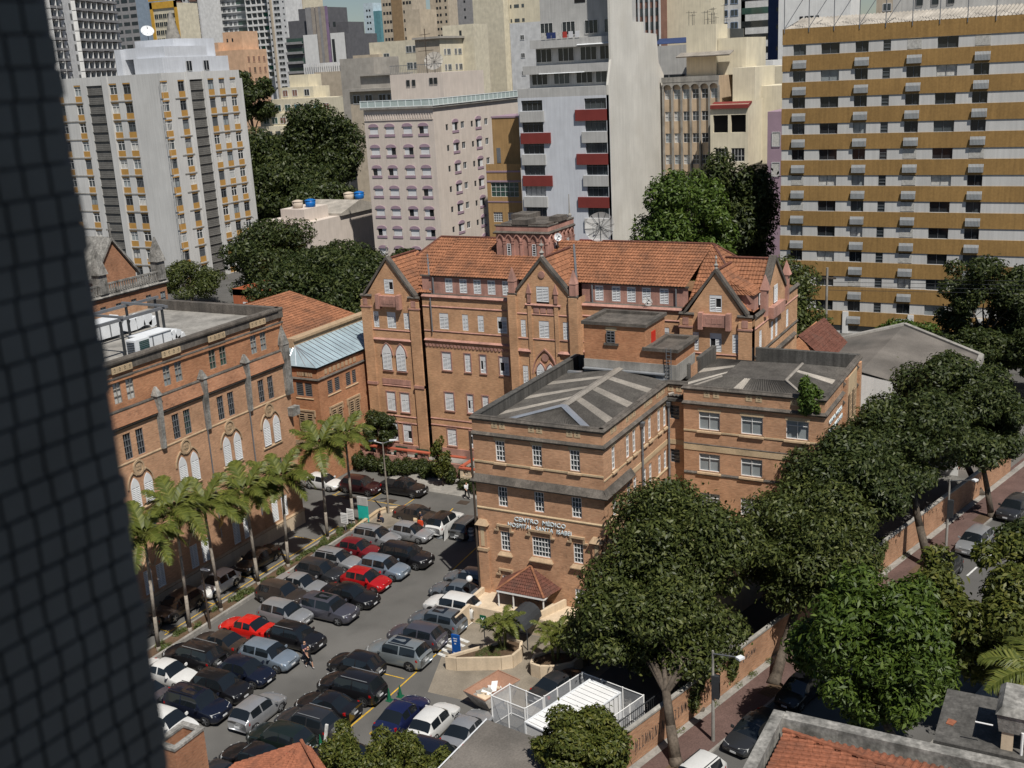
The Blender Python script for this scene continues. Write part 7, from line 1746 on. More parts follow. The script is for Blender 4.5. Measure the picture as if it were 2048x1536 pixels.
CARS = [
 ('hatch', 'white', 83.5, 67.9, DN, 'white hatchback half hidden by palms below the terrace hedge', G4, {}),
 ('suv', 'maroon', 83.9, 63.6, DN, 'dark wine crossover in front of the terrace hedge', G4, {}),
 ('pickup', 'black', 85.0, 59.3, DN, 'black pickup in front of the terrace hedge', G4, dict(rails='trim')),
 ('sedan', 'brown', 79.7, 54.3, DN, 'grey-brown saloon beside the curved island wall', G4, {}),
 ('suv', 'white', 79.0, 50.9, RT_, 'white crossover with black roof, seen from behind, by the barrels', G4, dict(roof='black')),
 ('wagon', 'grey', 79.2, 48.5, RT_, 'dark grey people carrier next to the clinic corner', G4, dict(rails='rail')),
 ('wagon', 'silver', 74.1, 55.1, DN, 'silver estate with roof rails at the top of the back row', G1, dict(rails='trim', sc=1.02)),
 ('hatch', 'silver', 76.0, 52.6, DN, 'silver hatchback just below the island wall', G1, {}),
 ('hatch', 'wine', 71.3, 55.0, DN, 'dark red hatchback behind the big black car', G1, {}),
 ('bigsuv', 'black', 71.5, 50.2, DN, 'big black off-roader at the top of the front row', G1, {}),
 ('wagon', 'silver', 68.8, 55.4, DN, 'pale silver estate in the back row beside the dark red hatchback', G1, dict(rails='trim')),
 ('suv', 'ltblue', 68.9, 50.7, DN, 'pale blue-grey crossover in the front row beside the big black one', G1, {}),
 ('suv', 'dark', 66.3, 55.2, DN, 'charcoal crossover in the back row behind the red hatchback', G1, {}),
 ('hatch', 'red', 66.5, 50.8, DN, 'bright crimson hatchback in the front row', G1, dict(sc=1.03)),
 ('sedan', 'silver', 63.9, 55.3, DN, 'silver-grey saloon in the back row under a palm', G1, {}),
 ('sedan', 'black', 63.8, 50.4, DN, 'glossy black saloon next to the crimson hatchback', G1, dict(sc=1.05)),
 ('suv', 'brown', 61.8, 55.6, DN, 'dark bronze crossover at the foot of a palm', G1, {}),
 ('bigsuv', 'purplegrey', 61.1, 50.5, DN, 'purple-grey off-roader with glass roof in the front row', G1, dict(sunroof=True)),
 ('suv', 'silver', 59.2, 53.2, DN, 'silver crossover between the red saloon and the purple-grey off-roader', G1, {}),
 ('suv', 'black', 56.6, 50.0, DN, 'black crossover with silver roof rails near the walking pair', G1, dict(rails='rail')),
 ('sedan', 'brightred', 56.5, 54.6, UP, 'bright red saloon facing away', G1, {}),
 ('sedan', 'brown', 53.9, 54.9, UP, 'grey-brown saloon facing away, next to the bright red one', G1, {}),
 ('suv', 'ltblue', 53.7, 50.2, DN, 'pale blue crossover beside the walking pair', G1, {}),
 ('bigsuv', 'black', 51.5, 55.2, UP, 'black off-roader facing away at the palm strip', G1, dict(rails='rail')),
 ('hatch', 'navy', 51.4, 50.3, DN, 'dark blue rounded hatchback in the front row', G1, dict(sc=1.03)),
 ('sedan', 'white', 49.1, 55.3, DN, 'white saloon beside the dark wall edge', G1, {}),
 ('suv', 'black', 49.1, 50.5, DN, 'black crossover with fog lamps in the front row', G1, {}),
 ('bigsuv', 'navy', 46.7, 50.4, DN, 'dark blue-grey off-roader with long glass roof', G1, dict(sunroof=True, rails='trim')),
 ('hatch', 'silver', 47.9, 46.3, RT_, 'silver hatchback driving up the aisle, seen from behind', G1, dict(sc=1.04)),
 ('hatch', 'white', 44.4, 50.7, DN, 'small white hatchback behind the brick chimney', G1, {}),
 ('sedan', 'purplegrey', 46.5, 55.3, UP, 'dark saloon almost hidden by the tiled wall edge', G1, {}),
 ('suv', 'white', 65.2, 41.9, UP, 'white crossover backed against the clinic wall', G2, dict(sc=1.02)),
 ('suv', 'greyblue', 62.7, 41.7, UP, 'teal-grey crossover second from the clinic corner', G2, dict(sunroof=True)),
 ('suv', 'purplegrey', 60.2, 41.9, UP, 'violet-grey crossover between the teal-grey one and the pale green one', G2, {}),
 ('bigsuv', 'greygreen', 57.6, 41.8, UP, 'pale silver-green off-roader with black glass roof', G2, dict(sunroof=True, rails='trim')),
 ('hatch', 'black', 55.2, 43.7, UP, 'black hatchback with tall tail lamps in the aisle row', G2, dict(sc=1.03)),
 ('bigsuv', 'black', 52.6, 42.2, UP, 'large black seven-seater with roof rails beside the cones', G2, dict(rails='rail')),
 ('sedan', 'black', 50.2, 42.4, UP, 'black saloon behind the green cone', G2, {}),
 ('suv', 'dark', 48.0, 42.3, UP, 'charcoal crossover with silver roof rails by the yellow line', G2, dict(rails='rail')),
 ('suv', 'darkgreen', 45.9, 42.8, UP, 'very dark green off-roader above the tiled roof', G2, {}),
 ('sedan', 'black', 43.7, 43.0, UP, 'black saloon partly behind the tiled roof', G2, {}),
 ('sedan', 'dark', 41.3, 44.0, UP, 'dark saloon at the bottom edge of the lot', G2, {}),
 ('sedan', 'blue', 51.2, 37.3, RT_, 'dark blue saloon inside the yellow bay', G2, {}),
 ('hatch', 'white', 51.4, 35.0, RT_, 'white hatchback between the dark blue and silver saloons', G2, dict(sc=1.02)),
 ('sedan', 'silver', 51.4, 32.6, RT_, 'silver saloon beside the white metal cage', G2, {}),
 ('suv', 'navy', 48.0, 33.9, UP, 'dark blue-black crossover across the noses at the hedge', G2, {}),
 ('sedan', 'black', 46.0, 37.9, UP, 'black car behind the bottom hedge', G2, {}),
 ('hatch', 'greyblue', 69.9, 43.2, UP, 'grey hatchback in the shade of the clinic, farther one', G2, {}),
 ('sedan', 'greyblue', 67.6, 42.9, UP, 'blue-grey car under the globe lamp at the clinic corner', G2, {}),
 ('sedan', 'black', 66.4, 62.0, LF_, 'black saloon in dappled palm shade along the brick ward', G3, {}),
 ('hatch', 'white', 61.4, 61.9, LF_, 'white hatchback nose-down along the brick ward', G3, {}),
 ('suv', 'brown', 57.1, 62.1, LF_, 'bronze crossover behind two palm trunks along the brick ward', G3, {}),
 ('suv', 'dark', 52.4, 62.1, LF_, 'dark car at the very left beside the tiled wall edge', G3, {}),
 ('sedan', 'dark', 58.3, 29.6, -.27, 'black car behind the white mesh fence', G2, {}),
]
for ty, c, x, y, h, lab, g_, kw in CARS: car(ty, c, x, y, h, lab, g_, **kw)
def scar(ty, c, x, off, lab, **kw):
    p = st(x, off); return car(ty, c, p[0], p[1], SA + PI, lab, G5, **kw)
scar('suv', 'silver', 92.2, 4.0, 'silver crossover parked on the street behind the black hatchback'); scar('hatch', 'black', 86.2, 4.0, 'black hatchback with bright headlamps parked on the street', sc=1.05); scar('hatch', 'greyblue', 80.3, 4.0, 'pale grey car roof showing above the street tree'); scar('suv', 'dark', 100.6, 4.0, 'dark crossover at the right edge of the street'); scar('suv', 'white', 53.2, 4.1, 'white crossover roof at the bottom of the street', rails='trim'); scar('hatch', 'black', 64.8, 4.0, 'black car in deep tree shade on the street'); scar('sedan', 'dark', 59.2, 4.1, 'dark car behind the mossy parapet on the street')
car('suv', 'black', 147, 16.0, DN, 'black car on the back street by the banded block', 'cars on the back street'); car('suv', 'white', 149, 11.0, DN, 'white car on the back street at the right edge', 'cars on the back street'); car('hatch', 'white', 160, 140, RT_, 'white car parked by the white slab block', 'cars on the back street')
# ---------------------------------------------------------------- people
mat('skin', (0.42, 0.24, 0.16), rough=0.6, var=0.05); mat('hair_dark', (0.02, 0.015, 0.012), var=0.1); mat('hair_blond', (0.30, 0.20, 0.10), var=0.1)
mat('c_white', (0.62, 0.62, 0.64), var=0.05); mat('c_black', (0.014, 0.014, 0.016), var=0.1); mat('c_blue', (0.012, 0.20, 0.36), var=0.05); mat('c_navy', (0.02, 0.024, 0.045)); mat('c_pink', (0.5, 0.24, 0.26)); mat('c_shoe', (0.35, 0.33, 0.32))
def person(loc, rz, label, pose, top, bottom, hair, short=False, bag=None, sleeve=True, scale=1.0):
    J = dict(pel=(0, 0, .95), wai=(0.01, 0, 1.1), che=(.02, 0, 1.32), nec=(.02, 0, 1.48), hd0=(.04, 0, 1.57), hd1=(.05, 0, 1.68),
             shl=(.01, .17, 1.42), ell=(-.02, .22, 1.14), wrl=(.08, .2, .92), hal=(.11, .19, .83), shr=(.01, -.17, 1.42), elr=(-.02, -.22, 1.14), wrr=(.08, -.2, .92), har=(.11, -.19, .83),
             hil=(0, .09, .9), knl=(.03, .1, .5), anl=(0, .1, .09), tol=(.15, .11, .04), hir=(0, -.09, .9), knr=(.03, -.1, .5), anr=(0, -.1, .09), tor=(.15, -.11, .04))
    J.update(pose)
    Rr = dict(pel=.135, wai=.125, che=.15, nec=.06, hd0=.085, hd1=.1, shl=.07, ell=.045, wrl=.032, hal=.035, shr=.07, elr=.045, wrr=.032, har=.035, hil=.095, knl=.062, anl=.042, tol=.035, hir=.095, knr=.062, anr=.042, tor=.035)
    E = [('pel', 'wai'), ('wai', 'che'), ('che', 'nec'), ('nec', 'hd0'), ('hd0', 'hd1'), ('che', 'shl'), ('shl', 'ell'), ('ell', 'wrl'), ('wrl', 'hal'), ('che', 'shr'), ('shr', 'elr'), ('elr', 'wrr'), ('wrr', 'har'), ('pel', 'hil'), ('hil', 'knl'), ('knl', 'anl'), ('anl', 'tol'), ('pel', 'hir'), ('hir', 'knr'), ('knr', 'anr'), ('anr', 'tor')]
    names = list(J); me = bpy.data.meshes.new('body'); me.from_pydata([J[n] for n in names], [(names.index(a), names.index(b)) for a, b in E], [])
    o = bpy.data.objects.new('tmp', me); col.objects.link(o)
    md = o.modifiers.new('skin', 'SKIN'); md.use_smooth_shade = True
    for i, n in enumerate(names):
        sv = me.skin_vertices[0].data[i]; sv.radius = (Rr[n], Rr[n]); sv.use_root = (n == 'pel')
    s2 = o.modifiers.new('sub', 'SUBSURF'); s2.levels = 2; s2.render_levels = 2
    dg = bpy.context.evaluated_depsgraph_get(); dg.update()
    bm_ = bpy.data.meshes.new_from_object(o.evaluated_get(dg)); bpy.data.objects.remove(o); bpy.data.meshes.remove(me)
    bm_.materials.clear(); bm_.materials.append(MATS['skin']); bm_.name = 'body'
    root = thing('person', loc, label, 'person', None, rz); root.scale = (scale,) * 3
    sub('body', bm_, root)
    n = len(bm_.vertices); co = np.empty(n * 3); bm_.vertices.foreach_get('co', co); co = co.reshape(-1, 3); no = np.empty(n * 3); bm_.vertices.foreach_get('normal', no); no = no.reshape(-1, 3)
    bones = [(np.array(J[a]), np.array(J[b]), a, b) for a, b in E]
    def near(p):
        best = None
        for a, b, na, nb in bones:
            ab = b - a; t = np.clip(np.dot(p - a, ab) / max(np.dot(ab, ab), 1e-9), 0, 1); d = np.linalg.norm(p - a - t * ab)
            if best is None or d < best[0]: best = (d, na, nb, t)
        return best
    groups = {'shirt': [], 'trousers': [], 'shoes': [], 'hair': []}
    hd = np.array(J['hd1'])
    for f in bm_.polygons:
        c = co[list(f.vertices)].mean(0); d, a, b, t = near(c)
        if b in ('tol', 'tor') or (b in ('anl', 'anr') and t > .9): groups['shoes'].append(f)
        elif b in ('knl', 'knr', 'hil', 'hir') or a in ('hil', 'hir') or (b in ('anl', 'anr') and not short): groups['trousers'].append(f)
        elif (a, b) == ('pel', 'wai') and t < .5: groups['trousers'].append(f)
        elif b in ('wai', 'che', 'shl', 'shr') or (a, b) == ('che', 'nec') and t < .75 or (b in ('ell', 'elr') and (sleeve or t < .4)) or (b in ('wrl', 'wrr') and sleeve == 2): groups['shirt'].append(f)
        elif b in ('hd1',) or (a == 'nec' and t > .7):
            if c[2] > hd[2] + .01 or c[0] < hd[0] - .02: groups['hair'].append(f)
    for g_, m_, th in (('shirt', top, .016), ('trousers', bottom, .016), ('shoes', 'c_shoe', .012), ('hair', hair, .02)):
        mb = MB()
        for f in groups[g_]: mb.face([tuple(co[k] + no[k] * th) for k in f.vertices])
        if mb.f: sub(g_, mb.mesh(g_, [m_], smooth=True), root)
    if bag:
        mb = MB(); mb.hexa([(-.3, -.13, 1.05), (-.14, -.14, 1.02), (-.14, .14, 1.02), (-.3, .13, 1.05), (-.26, -.1, 1.45), (-.13, -.12, 1.46), (-.13, .12, 1.46), (-.26, .1, 1.45)]); k = mb.build('backpack', bag, None); k.parent = root
        tag(k, None)
    return root
WALK = dict(hil=(0, .09, .9), knl=(.2, .1, .52), anl=(.28, .1, .1), tol=(.42, .11, .07), knr=(-.08, -.1, .5), anr=(-.32, -.1, .16), tor=(-.2, -.11, .05), ell=(-.13, .22, 1.16), wrl=(-.12, .21, .92), hal=(-.1, .2, .83), elr=(.1, -.22, 1.16), wrr=(.26, -.18, 1.0), har=(.33, -.17, .96))
SIT = dict(pel=(0, 0, .58), wai=(.03, 0, .74), che=(.1, 0, .95), nec=(.15, 0, 1.1), hd0=(.2, 0, 1.18), hd1=(.25, 0, 1.27), shl=(.1, .17, 1.04), shr=(.1, -.17, 1.04), ell=(.16, .22, .78), elr=(.16, -.22, .78), wrl=(.36, .1, .74), wrr=(.36, -.1, .74), hal=(.42, .05, .78), har=(.42, -.05, .78),
           hil=(.02, .09, .55), hir=(.02, -.09, .55), knl=(.42, .12, .5), knr=(.42, -.12, .5), anl=(.42, .12, .09), anr=(.42, -.12, .09), tol=(.56, .13, .04), tor=(.56, -.13, .04))
person((86.0, 52.7, .02), -2.0, 'bald man in white shirt and black trousers walking past the clinic corner', WALK, 'c_white', 'c_black', 'skin', scale=1.0)
person((78.3, 53.0, .02), 2.6, 'woman in dark top and bright blue trousers standing by the barrier', {}, 'c_navy', 'c_blue', 'hair_blond', sleeve=False, scale=.97)
person((77.6, 57.2, .12), -1.2, 'person in dark clothes sitting on the island wall by the teal board', SIT, 'c_black', 'c_navy', 'hair_dark', sleeve=True)
w_ = person((54.4, 47.2, .02), -1.9, 'woman in black shorts with pale pink backpack walking through the lot', WALK, 'c_black', 'c_black', 'hair_dark', short=True, bag='c_pink', sleeve=False)
person((54.9, 47.9, .02), -1.9, 'second walker in dark trousers half hidden behind the backpack', WALK, 'c_navy', 'c_navy', 'hair_dark')

# ---------------------------------------------------------------- lot furniture
iw = thing('island_wall', (78, 57, 0), 'low cream wall curving round the traffic island', 'wall')
pts = [(74.4, 57.9), (77.0, 58.2), (79.3, 58.35), (80.05, 58.0), (80.4, 57.2), (80.4, 56.2), (80.1, 55.2), (79.4, 54.3), (78.4, 53.7)]
mb = MB(); mc = MB()
for a, b in zip(pts, pts[1:]):
    d = Vector((b[0] - a[0], b[1] - a[1], 0)).normalized(); n = Vector((-d.y, d.x, 0)) * .14; A, B = Vector((*a, 0)), Vector((*b, 0))
    for m_, z0, z1, k in ((mb, -.02, .62, 1), (mc, .62, .7, 1.3)): m_.hexa([tuple(A - n * k + Vector((0, 0, z0))), tuple(B - n * k + Vector((0, 0, z0))), tuple(B + n * k + Vector((0, 0, z0))), tuple(A + n * k + Vector((0, 0, z0))), tuple(A - n * k + Vector((0, 0, z1))), tuple(B - n * k + Vector((0, 0, z1))), tuple(B + n * k + Vector((0, 0, z1))), tuple(A + n * k + Vector((0, 0, z1)))])
mb.build('wall', 'cream_wall', iw); mc.build('coping', 'sand_trim', iw)
mb = MB(); mb.prism([(p[0], p[1], .02) for p in pts] + [(77.4, 55.6, .02)], (0, 0, .25)); tag(mb.build('island_bed', 'pale_paving'), None, None, None, 'structure')
mat('teal_board', (0.02, 0.42, 0.36), rough=0.5, var=0.05)
t = thing('display_board', (77.2, 58.6, 0), 'tall teal and grey advertising board at the island', 'board'); mb = MB(); mb.box(77.15, 77.25, 58.0, 59.1, .25, 1.9); mb.build('panel', 'teal_board', t); mb = MB(); mb.box(77.13, 77.27, 58.0, 59.1, 1.9, 2.7); mb.build('header', 'grey_plaster', t); mb = MB(); mb.box(77.0, 77.4, 58.1, 59.0, 0, .25); mb.build('foot', 'grey_metal', t)
for x, y, n in ((75.0, 59.1, 'left one of two white notices hung by the palm'), (76.0, 59.15, 'right one of two white notices hung by the palm')):
    t = thing('notice_board', (x, y, 0), n, 'sign', 'white notices'); mb = MB(); mb.box(x, x + .05, y - .38, y + .38, .9, 1.9); mb.build('panel', 'white_paint', t); mb = MB(); mb.tube((x + .08, y, 0), (x + .08, y, 1.9), .04); mb.build('post', 'grey_metal', t)
    mb = MB()
    for k in range(5): mb.box(x - .004, x, y - .3, y + .3, 1.02 + .16 * k, 1.06 + .16 * k)
    mb.build('text_line', 'grey_metal', t)
mat('drum_grey', (0.13, 0.14, 0.15), var=0.1); mat('orange_plastic', (0.55, 0.06, 0.02), rough=0.5); mat('cone_green', (0.01, 0.10, 0.05), rough=0.5)
def drum(x, y, label):
    t = thing('traffic_drum', (x, y, 0), label, 'drum', 'grey traffic drums'); mb = MB(); mb.lathe((x, y, 0), [(.36, 0), (.36, .06), (.29, .08), (.27, .4), (.25, .45), (.25, .8), (.22, .85), (.21, 1.1), (.1, 1.13)], 14); mb.build('body', 'drum_grey', t, True)
    for z in (.45, .82): mb = MB(); mb.lathe((x, y, z), [(.262, 0), (.258, .16)], 14); mb.build('stripe', 'white_line', t)
drum(77.2, 50.4, 'grey drum leaning by the white crossover'); drum(77.4, 48.5, 'grey drum in the middle before the people carrier'); drum(77.8, 47.5, 'grey drum nearest the clinic corner')
t = thing('barrier', (76.8, 52.2, 0), 'red-orange plastic barrier in front of the island', 'barrier'); mb = MB(); mb.box(76.5, 77.2, 51.8, 52.5, 0, .12); mb.build('base', 'orange_plastic', t); mb = MB(); mb.hexa([(76.65, 51.85, .12), (77.05, 51.85, .12), (77.05, 52.4, .12), (76.65, 52.4, .12), (76.75, 51.9, 1.5), (76.95, 51.9, 1.5), (76.95, 52.35, 1.5), (76.75, 52.35, 1.5)]); mb.build('panel', 'orange_plastic', t)
mb = MB(); mb.hexa([(76.6, 49.6, 0), (76.7, 49.6, 0), (77.6, 49.75, 0), (77.5, 49.75, 0), (76.75, 49.55, 1.35), (76.85, 49.55, 1.35), (77.45, 49.7, 1.35), (77.35, 49.7, 1.35)]); tag(mb.build('plank', 'white_paint', None, org=(76.9, 49.6, 0)), 'white board propped among the drums', 'board')
def cone(x, y, label, h=.75):
    t = thing('traffic_cone', (x, y, 0), label, 'cone', 'green cones'); mb = MB(); mb.box(x - .2, x + .2, y - .2, y + .2, 0, .05); mb.build('base', 'cone_green', t); mb = MB(); mb.lathe((x, y, .05), [(.15, 0), (.03, h)], 12); mb.build('body', 'cone_green', t); mb = MB(); mb.lathe((x, y, .05 + h * .45), [(.095, 0), (.07, h * .18)], 12); mb.build('stripe', 'c_white' if x > 77 else 'cone_green', t)
cone(77.8, 53.6, 'green and white cone at the end of the island wall'); cone(53.1, 39.6, 'green cone behind the large black seven-seater', .85); cone(53.8, 39.2, 'green cone beside the dark blue saloon roof', .8); cone(49.8, 40.5, 'green cone on the yellow line behind the black saloon', .85); cone(47.0, 40.6, 'green cone with a propped white arrow board', .8)
mb = MB(); mb.hexa([(46.9, 40.2, .1), (47.0, 40.2, .1), (47.35, 40.1, 1.5), (47.25, 40.1, 1.5), (46.9, 40.35, .1), (47.0, 40.35, .1), (47.35, 40.3, 1.5), (47.25, 40.3, 1.5)]); tag(mb.build('arrow_board', 'white_line', None, org=(47, 40.2, 0)), 'narrow black and white board leaning on a cone', 'board')
# lamps
def lamp(x, y, h, label, arms, matn='palm_trunk'):
    t = thing('street_lamp', (x, y, 0), label, 'lamp post'); mb = MB(); mb.tube((x, y, 0), (x, y, h), .1, .06, 8); mb.build('pole', matn, t)
    for dx, dy in arms:
        mb = MB(); mb.tube((x, y, h - .1), (x + dx * .7, y + dy * .7, h + .1), .04, n=6); mb.build('arm', 'grey_metal', t); mb = MB(); c = (x + dx, y + dy, h + .12); d = Vector((dx, dy, 0)).normalized(); p = Vector((-d.y, d.x, 0)) * .14; c = Vector(c); mb.hexa([tuple(c - d * .4 - p), tuple(c + d * .3 - p * .7), tuple(c + d * .3 + p * .7), tuple(c - d * .4 + p), *(tuple(q + Vector((0, 0, .1))) for q in (c - d * .4 - p, c + d * .3 - p * .7, c + d * .3 + p * .7, c - d * .4 + p))]); mb.build('lamp_head', 'white_metal', t)
lamp(79.7, 57.5, 7.3, 'slim lamp post with two heads rising from the island', ((.5, -.9), (-.4, .9)))
lamp(56.1, 58.0, 4.8, 'short rusty post on the palm strip', ((0, -.4),), 'rust_plate')
def pole(xs, off, h, label):
    x, y = st(xs, off); t = thing('street_lamp', (x, y, 0), label, 'lamp post', 'street poles'); mb = MB(); mb.tube((x, y, .1), (x, y, h), .12, .07, 8); mb.build('pole', 'concrete', t); mb = MB(); mb.box(x - .15, x + .15, y - .4, y + .05, 3.1, 4.6); mb.build('control_box', 'dark_metal', t)
    mb = MB(); mb.tube((x, y, h - .2), (x - 1.0, y - 2.0, h + .5), .05, n=6); mb.build('arm', 'grey_metal', t); mb = MB(); mb.hexa([(x - .9, y - 2.2, h + .42), (x - .75, y - 1.9, h + .42), (x - 1.1, y - 1.7, h + .42), (x - 1.3, y - 2.0, h + .42), (x - .9, y - 2.2, h + .55), (x - .75, y - 1.9, h + .55), (x - 1.1, y - 1.7, h + .55), (x - 1.3, y - 2.0, h + .55)]); mb.build('lamp_head', 'white_metal', t)
pole(57.6, 2.35, 6.2, 'grey street pole with dark control box near the graffiti'); pole(90.4, 2.4, 6.4, 'grey street pole with dark control box by the black hatchback')
for x, y, h, l in ((138, 30.5, 14, 'timber power pole with crossarm in front of the banded block'), (139, 33.5, 13, 'thin grey pole beside the power pole')):
    t = thing('power_pole', (x, y, 0), l, 'power pole'); mb = MB(); mb.tube((x, y, 0), (x, y, h), .2, .14, 8); mb.build('pole', 'concrete', t)
    if h == 14: mb = MB(); mb.box(x - .08, x + .08, y - 1.1, y + 1.1, 12.6, 12.8); mb.build('crossarm', 'bark', t); mb = MB(); [mb.tube((x, y, 12.7 - .5 * k), (146, -40, 13 - .5 * k), .03, n=4) for k in range(4)]; mb.build('wire', 'dark_metal', t)
t = thing('globe_lamp', (66.6, 41.1, 0), 'white globe lamp at the clinic front corner', 'lamp'); mb = MB(); mb.tube((66.6, 41.1, 0), (66.6, 41.1, 2.2), .05); mb.build('pole', 'dark_metal', t); mb = MB(); mb.lathe((66.6, 41.1, 2.2), [(.05, 0), (.2, .08), (.26, .25), (.2, .42), (.06, .5)], 14); mb.build('globe', 'white_paint', t, True)
# signs at the entrance
mat('sign_blue', (0.006, 0.075, 0.30), rough=0.4); mat('sign_green', (0.008, 0.10, 0.05), rough=0.4)
t = thing('totem_sign', (59.5, 38.2, 0), 'upright blue sign at the end of the cream planter', 'sign'); mb = MB(); mb.box(59.45, 59.57, 37.85, 38.5, .1, 1.9); mb.build('panel', 'sign_blue', t)
mb = MB(); [mb.box(59.444, 59.45, 38.02 + q * .03, 38.34 - q * .02, z, z + h) for q, z, h in ((0, 1.6, .05), (1, 1.46, .035), (1, 1.4, .035), (4, 1.18, .09))]; mb.build('print', 'white_paint', t)
mb = MB(); mb.box(59.44, 59.45, 37.95, 38.4, .45, .52); mb.build('strip', 'white_paint', t)
t = thing('direction_sign', (60.5, 36.4, 0), 'small green sign on a pole beside the areca palm', 'sign'); mb = MB(); mb.tube((60.5, 36.4, 0), (60.5, 36.4, 3.2), .035); mb.build('pole', 'grey_metal', t); mb = MB(); mb.box(60.42, 60.46, 36.15, 36.65, 2.3, 3.3); mb.build('panel', 'sign_green', t); mb = MB(); mb.fprism(Frame('X', 60.42), [(-36.55, 3.1), (-36.42, 2.9), (-36.28, 3.15), (-36.36, 3.15), (-36.42, 3.02), (-36.48, 3.12)], 0, .006); [mb.box(60.412, 60.42, 36.22, 36.58, 2.42 + .12 * k, 2.47 + .12 * k) for k in range(3)]; mb.build('symbol', 'white_paint', t)
# planters and awnings
def planter(pts, label, h=.95):
    t = thing('planter', (*pts[0], 0), label, 'planter'); mb = MB(); n = len(pts)
    for k in range(n):
        a, b = Vector((*pts[k], 0)), Vector((*pts[(k + 1) % n], 0)); d = (b - a).normalized(); q = Vector((-d.y, d.x, 0)) * .1; H = Vector((0, 0, h))
        mb.hexa([tuple(a - q - Vector((0, 0, .02))), tuple(b - q - Vector((0, 0, .02))), tuple(b + q - Vector((0, 0, .02))), tuple(a + q - Vector((0, 0, .02))), tuple(a - q + H), tuple(b - q + H), tuple(b + q + H), tuple(a + q + H)])
    mb.build('wall', 'cream_wall', t); mb = MB(); mb.prism([(x, y, 0) for x, y in pts], (0, 0, h - .18)); mb.build('soil', 'soil', t)
planter([(58.1, 38.2), (58.2, 37.4), (59.5, 34.6), (60.0, 34.0), (61.0, 33.9), (62.0, 34.3), (62.2, 35.2), (60.8, 36.2)], 'angular cream planter with the first areca palm')
planter([(59.6, 32.3), (59.5, 31.6), (59.9, 30.7), (60.8, 29.8), (61.9, 29.6), (62.2, 30.6), (61.6, 32.0), (60.6, 32.6)], 'rounded cream planter with the second areca palm')
def canopy(x, y, label, L=2.6, W=1.9, z=1.5):
    t = thing('awning', (x, y, 0), label, 'awning', 'dark barrel awnings'); mb = MB(); N = 8
    for k in range(N):
        a0, a1 = PI * k / N, PI * (k + 1) / N
        for s in range(4):
            r0, r1 = (1, 1, .93, .6)[s], (1, .93, .6, .0)[s]; x0, x1 = x + L - (0, .7, .88, .97)[s] * L, x + L - (.7, .88, .97, 1.0)[s] * L
            P_ = lambda xx, r, a: (xx, y + W / 2 * r * math.cos(a), z + .95 * r * math.sin(a))
            mb.face([P_(x0, r0, a0), P_(x1, r1, a0), P_(x1, r1, a1), P_(x0, r0, a1)])
    mb.build('hood', 'awning', t)
    mb = MB(); [mb.tube((x + .3, y + s * W / 2 * .95, 0), (x + .3, y + s * W / 2 * .95, z), .04) for s in (-1, 1)]; mb.build('post', 'dark_metal', t)
canopy(62.2, 35.0, 'dark barrel awning between the two areca palms', 2.6, 1.9, 1.6); canopy(61.9, 30.4, 'dark dome awning beside the second areca palm', 2.4, 2.4, 1.6)
# white annexe wall under the street tree
an = thing('annexe', (66, 27, 0), 'single-storey cream annexe in the shade of the street tree', 'building'); mb = MB(); mb.face([(64.6, 30.3, 0), (65.4, 24.0, 0), (65.4, 24.0, 3.2), (64.6, 30.3, 3.2)]); mb.face([(65.4, 24.0, 0), (79.8, 20.4, 0), (79.8, 20.4, 3.2), (65.4, 24, 3.2)]); mb.face([(64.6, 30.3, 3.2), (65.4, 24.0, 3.2), (79.8, 20.4, 3.2), (79.8, 30.2, 3.2)]); mb.build('wall', 'cream_wall', an)
q = RFrame(64.6, 30.3, math.atan2(-6.3, .8)); put(k_simple(1.4, 1.3, 'glass_dark', 'white_paint', (.5,), (), dp=-.1), q, 2.6, 1.2, an); put(k_simple(1.0, 2.1, 'glass_dark', 'white_paint', (.33, .66), (), dp=-.1), q, .8, .05, an, name='door')
# rubble skip
sk = thing('rubble_skip', (55.6, 32.6, 0), 'rusty white skip heaped with rubble beside the cage', 'skip'); mat('skip_white', (0.50, 0.46, 0.41), var=0.25, scale=1.5, fine=0.2, stain_amt=.6, stain=(.12, .06, .035), stain_scale=1.3); mat('skip_rust', (0.30, 0.17, 0.115), var=.25, stain_amt=.4)
A = RFrame(54.6, 34.4, SA); P = A.p
mb = MB(); b0 = [P(.35, 0.3 + .0, 0), P(2.3, .3, 0), P(2.3, 1.7 - .0, 0), P(.35, 1.7, 0)]; t0 = [P(-.3, -.1, 1.2), P(3.0, -.1, 1.2), P(3.0, 1.9, 1.2), P(-.3, 1.9, 1.2)]
for k in range(4): j = (k + 1) % 4; mb.face([b0[k], b0[j], t0[j], t0[k]], 0)
mb.face(b0, 0); mb.build('hull', ['skip_white'], sk)
mb = MB(); b1 = [P(.4, .35, .5), P(2.25, .35, .5), P(2.25, 1.65, .5), P(.4, 1.65, .5)]; t1 = [P(-.22, -.02, 1.21), P(2.92, -.02, 1.21), P(2.92, 1.82, 1.21), P(-.22, 1.82, 1.21)]
for k in range(4): j = (k + 1) % 4; mb.face([t1[k], t1[j], b1[j], b1[k]])
mb.face(b1); [mb.hexa([*t0[:0], t0[k], t0[(k + 1) % 4], t1[(k + 1) % 4], t1[k], *(tuple(Vector(v) + Vector((0, 0, .05))) for v in (t0[k], t0[(k + 1) % 4], t1[(k + 1) % 4], t1[k]))]) for k in range(4)]; mb.build('lining', 'skip_rust', sk)
rr = random.Random(4)
